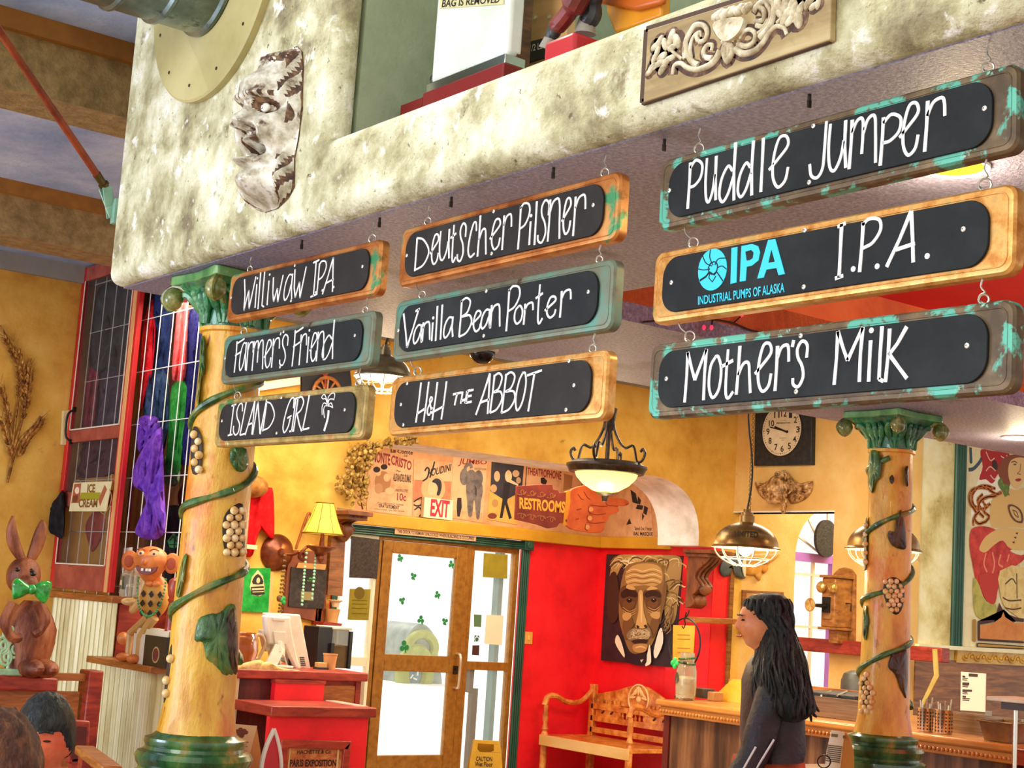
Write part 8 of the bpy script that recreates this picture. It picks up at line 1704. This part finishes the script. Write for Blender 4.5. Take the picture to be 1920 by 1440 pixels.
# ------------------------------------------------------------------ people
def head_pts(F,sc=1.0,nose=1.0,fem=0):
    """returns fn(p) for B.ell: a unit-sphere direction to a head surface offset, F = facing direction"""
    F = V((F[0],F[1],0)).normalized(); S = V((-F.y,F.x,0))      # S = the head's left side
    def fn(p):
        f,s,u = p.x,p.y,p.z
        a = .098*f; b = .076*s; c = .118*u
        if u < 0: b *= 1-.34*(-u)**1.6; a *= 1-.16*(-u)**2 if f > 0 else 1-.45*(-u)**1.2
        if f < 0: a *= 1.06
        g = lambda u0,s0,su,ss: math.exp(-((u-u0)/su)**2-((s-s0)/ss)**2) if f > 0 else 0
        a += nose*.026*g(-.20,0,.09,.13)*f + nose*.014*g(-.02,0,.14,.10) + .007*g(.16,0,.07,.5)
        a += .006*g(-.44,0,.035,.24) + .006*g(-.55,0,.04,.22) - .003*g(-.495,0,.016,.24) + .012*g(-.80,0,.10,.28)
        a -= .011*(g(.06,.36,.08,.18)+g(.06,-.36,.08,.18)); b *= 1+.03*math.exp(-((u+.2)/.2)**2)
        return (F*a + S*b + V((0,0,c)))*sc
    return fn,F,S
def skin_body(name,joints,edges,parent,mat,head=None,voxel=.009):
    """joints: name -> (point, radius); grows one continuous surface and fuses the head into it"""
    b = B()
    for k,(p,r) in joints.items(): b.ell(p,r,None,16,10)
    for a,c in edges: P = [along(joints[a][0],joints[c][0],t) for t in (0,.33,.66,1)]; ra,rc = joints[a][1],joints[c][1]; b.tube(P,[ra,ra*.7+rc*.3,ra*.3+rc*.7,rc],16)
    if head: head(b)
    if voxel:
        m2 = bpy.data.meshes.new('r'); m2.from_pydata([tuple(v) for v in b.v],[],b.f); bm = bmesh.new(); bm.from_mesh(m2); bmesh.ops.recalc_face_normals(bm,faces=bm.faces); bm.to_mesh(m2); bm.free(); o = bpy.data.objects.new('r',m2); COL.objects.link(o); r = o.modifiers.new('r','REMESH'); r.mode = 'VOXEL'; r.voxel_size = voxel
        sm = o.modifiers.new('s','SMOOTH'); sm.iterations = 2; sm.factor = .5
        bpy.context.view_layer.update(); ev = bpy.data.meshes.new_from_object(o.evaluated_get(bpy.context.evaluated_depsgraph_get())); b = B().add([V(v.co) for v in ev.vertices],[list(p.vertices) for p in ev.polygons]); bpy.data.objects.remove(o)
    b.use(mat); b.m = [0]*len(b.f); b.mats = [mat]; return b.make(name,None,parent,sharp=80)
m_skin = M('warm_skin',['#d8743c','#e08a54','#e69c68'],scale=12,rough=.5)
m_skin2 = M('ruddy_skin',['#d85a30','#e4744c','#ea8a64'],scale=12,rough=.5)
m_hairk = M('black_hair',['#101212','#1e2422','#343c38'],scale=60,stretch=(1,1,.25),rough=.45,bump=.8,bscale=160)
m_hairb = M('brown_hair',['#3a1a0c','#5c3018','#8a5430'],scale=40,stretch=(1,1,.4),rough=.5,bump=.8,bscale=140)
Cdir = V((CAM.x,CAM.y,0))
def hand(b_,wrist,d,side,r=.0085,L=.17):
    """palm and five curled fingers hanging from a wrist; d = hand direction, side = thumb side"""
    d = V(d).normalized(); side = (V(side)-d*V(side).dot(d)).normalized(); n = d.cross(side)
    pc_ = wrist+d*.055; R = Matrix((side,n,d)).transposed(); b_.ell(pc_,(.042,.016,.055),R,14,10)
    for k,(o,l) in enumerate(((.030,.072),(.010,.080),(-.010,.074),(-.028,.058))):
        p0 = wrist+d*.068+side*o*.8; b_.tube(smooth_path([p0,p0+d*(.027+l*.45)+side*o*.25+n*.008,p0+d*(.027+l*.8)+side*o*.25+n*.026,p0+d*(.027+l*.92)+side*o*.25+n*.043],3),[r,r*.95,r*.85,r*.7],7)
    p0 = wrist+d*.03+side*.028; b_.tube(smooth_path([p0,p0+side*.022+d*.030+n*.012,p0+side*.024+d*.062+n*.024],3),[r*1.15,r*1.05,r*.8],7)

# the standing person with long dark hair
HC = atD(1428,1168,6.15); Fw = V((-.797,.604,0)); Aw = V((.604,.797,0))
person = thing('person',V((HC.x,HC.y,0)),'person with long dark wavy hair standing in profile in a dark jacket','person')
fh_ = FP(HC,CAM-HC)
k6 = 6.15/FPX
def W_(x,y,away=0): return fh_.P(x,y)+Aw*away
pel = V((HC.x,HC.y,.93))-Fw*.05
nk = HC+V((0,0,-.14))-Fw*.025
J = {'pelvis': (pel,.11),'waist': (pel+V((0,0,.16)),.088),'chest': (pel+V((0,0,.35)),.092),'neckb': (nk+V((0,0,-.04)),.055),'neck': (nk+V((0,0,.05)),.048)}
E_ = [('pelvis','waist'),('waist','chest'),('chest','neckb'),('neckb','neck')]
for s,nm in ((-1,'n'),(1,'f')):
    sh = V((HC.x,HC.y,1.335))-Fw*.045+Aw*.165*s
    el = sh+V((0,0,-.29))+Fw*(.085 if s < 0 else .0)+Aw*.03*s; wr = el+V((0,0,-.21))+Fw*.11
    hp2 = pel+Aw*.09*s+V((0,0,-.06)); kn = hp2+V((0,0,-.40))+Fw*(.06*s); an = V((kn.x,kn.y,.08))-Fw*(.02); to = an+Fw*.14+V((0,0,-.045))
    J.update({'sh'+nm: (sh,.055),'el'+nm: (el,.042),'wr'+nm: (wr,.028),'hp'+nm: (hp2,.085),'kn'+nm: (kn,.058),'an'+nm: (an,.040),'to'+nm: (to,.034)})
    E_ += [('chest','sh'+nm),('sh'+nm,'el'+nm),('el'+nm,'wr'+nm),('pelvis','hp'+nm),('hp'+nm,'kn'+nm),('kn'+nm,'an'+nm),('an'+nm,'to'+nm)]
fn_,F_,S__ = head_pts(Fw,.94)
def hd(b):
    b.ell(HC,1,None,44,30,fn_)
    for nm in 'nf': hand(b,J['wr'+nm][0],J['wr'+nm][0]-J['el'+nm][0],Fw)
skin_body('body',J,E_,person,m_skin,hd,.007)
for s in (-1,1): c_ = HC+F_*.081+S__*s*.030+V((0,0,.007)); B().use(flat('#2a140c',.4)).ell(c_-F_*.001,1,None,10,8,lambda p: F_*p.x*.009+S__*p.y*.014+V((0,0,p.z*.004))).make('eye',None,person); B().use(m_hairk).tube([c_+F_*.012+S__*s*-.014+V((0,0,.017)),c_+F_*.013+V((0,0,.021)),c_+S__*s*.018+F_*.004+V((0,0,.016))],.0028,5).make('eyebrow',None,person)
B().use(flat('#b8443c',.4)).tube(smooth_path([HC+F_*.083-S__*.022+V((0,0,-.058)),HC+F_*.096+V((0,0,-.056)),HC+F_*.083+S__*.022+V((0,0,-.058))],4),.0042,6).make('lips',None,person)
# hair: rows across the photo outline, given depth
rows = ((1112,1428,1456,.045,0),(1116,1410,1469,.075,0),(1124,1400,1477,.092,0),(1136,1397,1481,.098,0),(1150,1402,1483,.100,0),(1163,1416,1484,.100,0),(1178,1429,1485,.100,-.0),(1195,1428,1488,.105,-.01),(1215,1421,1494,.12,-.03),(1240,1409,1500,.145,-.06),(1265,1403,1505,.16,-.09),(1290,1403,1508,.165,-.10),(1312,1408,1512,.16,-.10),(1330,1418,1512,.15,-.10),(1343,1436,1500,.11,-.10),(1350,1455,1485,.06,-.10))
b = B().use(m_hairk); n = 40; vs = []
for j,(y,xl,xr,dp,of) in enumerate(rows):
    L0,R0 = W_(xl,y),W_(xr,y); c_ = (L0+R0)/2+Aw*of; hx = (R0-L0)/2
    for i in range(n):
        a = 2*pi*i/n; w_ = 1+.05*noise.noise(V((cos(a)*3,sin(a)*3,j*.5)))+(.045*sin(a*9+j*.6) if j > 4 else 0); vs.append(c_+hx*cos(a)*w_+Aw*dp*sin(a)*w_)
b.add(vs,[(j*n+i,j*n+(i+1) % n,(j+1)*n+(i+1) % n,(j+1)*n+i) for j in range(len(rows)-1) for i in range(n)]+[list(range(n)),list(range((len(rows)-1)*n,len(rows)*n))])
random.seed(4)
for i in range(110):
    a = random.uniform(pi*.95,pi*2.05) if i % 4 else random.uniform(0,6.28); pts = []; j0 = random.choice((2,4,6,7)); j1 = min(len(rows)-1,j0+random.randint(5,9))
    for j in range(j0,j1):
        y,xl,xr,dp,of = rows[j]; L0,R0 = W_(xl,y),W_(xr,y); q = (L0+R0)/2+Aw*of; hx = (R0-L0)/2; aa = a+.13*sin(j*1.25+i); pts.append(q+hx*cos(aa)*(1.02+.035*sin(j*1.7+i*2))+Aw*dp*sin(aa)*(1.03+.03*sin(j*1.7+i*2)))
    P = smooth_path(pts,3); b.tube(P,[.007+.003*sin(k*.4) if k < len(P)-3 else .002 for k in range(len(P))],5)
for q in (((1505,1290),(1518,1318),(1526,1332)),((1500,1300),(1512,1330),(1522,1342)),((1490,1310),(1508,1335),(1512,1350))): P = smooth_path([W_(x,y,-.1) for x,y in q],4); b.tube(P,[.010,.006,.002],6)
b.make('hair',None,person,sharp=80)
m_jk = M('dark_jacket',['#0a0709','#160d14','#261522','#141a1c'],scale=14,rough=.45,bump=.4,bscale=40)
b = B().use(m_jk); n = 36; vs = []
jr_ = ((1222,1424,1462,.07,0),(1232,1412,1478,.14,0),(1248,1402,1490,.185,0),(1275,1394,1499,.19,0),(1310,1392,1504,.185,0),(1345,1390,1505,.175,0),(1380,1390,1506,.175,0),(1410,1393,1506,.185,0),(1424,1398,1503,.185,0),(1422,1402,1500,.175,0))
for j,(y,xl,xr,dp,of) in enumerate(jr_):
    L0,R0 = W_(xl,y),W_(xr,y); c_ = (L0+R0)/2; hx = (R0-L0)/2
    for i in range(n): a = 2*pi*i/n; w_ = 1+.03*noise.noise(V((cos(a)*3,sin(a)*3,j*.8))); vs.append(c_+hx*math.copysign(abs(cos(a))**.8,cos(a))*w_+Aw*dp*math.copysign(abs(sin(a))**.8,sin(a))*w_)
b.add(vs,[(j*n+i,j*n+(i+1) % n,(j+1)*n+(i+1) % n,(j+1)*n+i) for j in range(len(jr_)-1) for i in range(n)])
for s,nm in ((-1,'n'),(1,'f')):
    a,c_,d_ = J['sh'+nm][0],J['el'+nm][0],J['wr'+nm][0]; P = smooth_path([a+V((0,0,.01))-Aw*.05*s,a+V((0,0,-.03)),along(a,c_,.5),c_,along(c_,d_,.5),along(c_,d_,.93)],4); L_ = len(P)
    b.tube(P,[(.078-.030*i/(L_-1))*(1+.04*sin(i*1.4)) for i in range(L_)],14)
b.make('jacket',None,person,sharp=80)
b = B().use(M('silver_sheen','#d8d4d0',rough=.35))  # pale tubes paint the jacket's sheen along the near sleeve
el,wr = J['eln'][0],J['wrn'][0]
for o,t0,t1 in ((.35,-.15,.9),(-.5,-.3,.92)):
    P = [along(el,wr,t0+(t1-t0)*i/7)+(-Aw*cos(o)+Fw*sin(o))*(.060-.012*(t0+(t1-t0)*i/7)) for i in range(8)]; b.tube(P,.0045,6)
for i in range(5): c_ = along(el,wr,.45+.11*i); P = [c_+(-Aw*cos(o)+Fw*sin(o))*.056+V((0,0,-.01*sin(o*2))) for o in (-.2,.2,.6,1.0)]; b.tube(P,.004,5)
b.make('sleeve_sheen',None,person)
m_pt = M('brick_trousers',['#8a2c14','#b04420','#c8582c'],scale=10,rough=.8)
b = B().use(m_pt); n = 24
for s,nm in ((-1,'n'),(1,'f')):
    hp2,kn,an = J['hp'+nm][0],J['kn'+nm][0],J['an'+nm][0]; P = smooth_path([hp2+V((0,0,.10)),hp2,along(hp2,kn,.5),kn,along(kn,an,.5),an+V((0,0,.02))],4); L_ = len(P); b.tube(P,[.115-.045*i/(L_-1) for i in range(L_)],16)
b.lathe([(.12,-.12),(.15,-.05),(.148,.04),(.14,.09)],pel,24); b.make('trousers',None,person,sharp=80)
b = B().use(flat('#241c18',.5))
for nm in 'nf': an = J['an'+nm][0]; b.ell(V((an.x,an.y,.045))+Fw*.05,(.055,.055,.045),None,14,9,lambda p: Fw*p.x*.13+Aw*p.y*.048+V((0,0,p.z*.045)))
b.make('shoe',None,person)

# two seated diners whose heads show at the lower left
def diner(label,hc,F,sc,skin,hair,shirt,hairfn,zseat=.46,seatname='dining_chair',seatlabel=''):
    F = V((F[0],F[1],0)).normalized(); S = V((-F.y,F.x,0)); hc = V(hc); p_ = thing('person',V((hc.x,hc.y,0)),label,'person')
    pv = V((hc.x,hc.y,zseat+.12))-F*.10; ch_ = V((hc.x,hc.y,hc.z-.42))-F*.05; nk = hc+V((0,0,-.15))-F*.02
    J = {'pelvis': (pv,.13),'waist': (along(pv,ch_,.5),.12),'chest': (ch_,.13),'neckb': (nk+V((0,0,-.04)),.06),'neck': (nk+V((0,0,.05)),.055)}
    E_ = [('pelvis','waist'),('waist','chest'),('chest','neckb'),('neckb','neck')]
    for s,nm in ((1,'l'),(-1,'r')):
        sh = ch_+S*.19*s+V((0,0,.13)); el = sh+V((0,0,-.27))+F*.06+S*.03*s; wr = el+F*.24+V((0,0,.04))-S*.08*s; hp2 = pv+S*.09*s; kn = hp2+F*.43+V((0,0,-.02)); an = V((kn.x,kn.y,.09))+F*.02; to = an+F*.15+V((0,0,-.05))
        J.update({'sh'+nm: (sh,.06),'el'+nm: (el,.045),'wr'+nm: (wr,.03),'hp'+nm: (hp2,.09),'kn'+nm: (kn,.065),'an'+nm: (an,.042),'to'+nm: (to,.036)})
        E_ += [('chest','sh'+nm),('sh'+nm,'el'+nm),('el'+nm,'wr'+nm),('pelvis','hp'+nm),('hp'+nm,'kn'+nm),('kn'+nm,'an'+nm),('an'+nm,'to'+nm)]
    fn,F2,S2 = head_pts(F,sc)
    def hd(b):
        b.ell(hc,1,None,44,30,fn)
        for s in (1,-1): b.ell(hc+S*.073*s*sc-F*.008+V((0,0,-.012)),(.02,.02,.032),None,10,8,lambda p: F*p.x*.020+S*p.y*.010+V((0,0,p.z*.033)))
        for nm,s in (('l',1),('r',-1)): hand(b,J['wr'+nm][0],J['wr'+nm][0]-J['el'+nm][0],-S*s)
    skin_body('body',J,E_,p_,skin,hd,.008)
    for s in (1,-1):
        c_ = hc+F*.082*sc+S*s*.031+V((0,0,.007)); B().use(flat('#2a140c',.4)).ell(c_-F*.002+V((0,0,-.004)),1,None,10,8,lambda p: F*p.x*.008+S*p.y*.014+V((0,0,p.z*.0032))).make('eye',None,p_)
        B().use(hair).tube([c_+F*.013-S*s*.016+V((0,0,.018)),c_+F*.015+V((0,0,.023)),c_+S*s*.020+F*.002+V((0,0,.018))],.0038,6).make('eyebrow',None,p_)
    B().use(flat('#a8443a',.4)).tube(smooth_path([hc+F*.084*sc-S*.024+V((0,0,-.058)),hc+F*.098*sc+V((0,0,-.057)),hc+F*.084*sc+S*.024+V((0,0,-.058))],4),.0042,6).make('lips',None,p_)
    b = B().use(hair); b.ell(hc,1,None,48,32,lambda p: hairfn(p,fn(p),F,S)); b.make('hair',None,p_,sharp=80)
    b = B().use(shirt); n = 30; rows = ((hc.z-.19,.075,.07),(hc.z-.235,.14,.085),(hc.z-.27,.20,.10),(hc.z-.36,.205,.125),(hc.z-.5,.185,.135),(pv.z,.18,.145),(pv.z-.08,.18,.15)); vs = []
    for z,a_,f_ in rows:
        c_ = V((hc.x,hc.y,z))-F*(.05+.03*max(0,(hc.z-.3-z)))
        for i in range(n): a = 2*pi*i/n; vs.append(c_+S*a_*cos(a)+F*f_*sin(a))
    b.add(vs,[(j*n+i,j*n+(i+1) % n,(j+1)*n+(i+1) % n,(j+1)*n+i) for j in range(len(rows)-1) for i in range(n)])
    for nm in 'lr': a,c_,d_ = J['sh'+nm][0],J['el'+nm][0],J['wr'+nm][0]; b.tube(smooth_path([a,along(a,c_,.5),c_,along(c_,d_,.6)],5),[.085,.07,.06,.052],12)
    b.make('shirt',None,p_,sharp=80)
    b = B().use(flat('#2a3040',.9))
    for nm in 'lr': b.tube(smooth_path([J['hp'+nm][0]-F*.05,J['hp'+nm][0],J['kn'+nm][0],J['kn'+nm][0]+V((0,0,-.08)),J['an'+nm][0]+V((0,0,.02))],5),[.12,.11,.085,.075,.06],14)
    b.make('trousers',None,p_,sharp=80)
    st = thing(seatname,V((pv.x,pv.y,0)),seatlabel,'chair'); Rz = rotz(math.atan2(F.y,F.x))
    B().use(m_redwood).box((pv.x,pv.y,.42),(.44,.46,.05),Rz).make('seat',None,st,bevel=.006)
    for a in (-1,1):
        for c2 in (-1,1): q = Rz @ V((.19*a,.2*c2,0)); B().use(m_redwood).box((pv.x+q.x,pv.y+q.y,.1975),(.04,.04,.395),Rz).make('leg',None,st)
    return p_
def hair_short(p,q,F,S):       # cropped dark cap with straight hairline
    g = .010+.005*noise.noise(p*9); f,s,u = p.x,p.y,p.z
    line = .38 if f > .3 else (.10 if f > -.15 else -.42)
    t_ = f; cut = .36 if f > .45 else (.36-(.45-f)*1.3 if f > -.1 else -.35)
    k = 1 if u > cut else max(-.6,1-(cut-u)*9)
    n_ = q.normalized(); return q+n_*(g+.010*max(0,u))*k
d1 = atD(82,1386,4.2); Lf = V((-.797,.604,0)); Tc = V((CAM.x-d1.x,CAM.y-d1.y,0)).normalized()
diner('seated person with short black hair and a ruddy face by the red chair',d1,Lf*.30+Tc*.95,.92,m_skin2,m_hairk,M('dark_tee',['#2a2a30','#3a3a42'],scale=9,rough=.9),hair_short,seatlabel='red wooden chair under the black-haired diner at the lower left')
def hair_back(p,q,F,S):
    g = .018+.008*noise.noise(p*7); f,u = p.x,p.z; cut = .45 if f > .45 else (.45-(.45-f)*1.5 if f > -.1 else -.5)
    k = 1 if u > cut else max(-.6,1-(cut-u)*9); return q+q.normalized()*g*k
d2 = atD(-8,1452,3.15)
diner('seated person with short brown hair seen from behind at the lower left corner',d2,FWD*.9+Lf*.4,1.0,m_skin2,m_hairb,M('grey_tee',['#5a5a5e','#6c6c70'],scale=9,rough=.9),hair_back,seatlabel='red wooden chair under the brown-haired diner in the corner')
for o in bpy.data.objects:
    if '_w' in o: del o['_w']
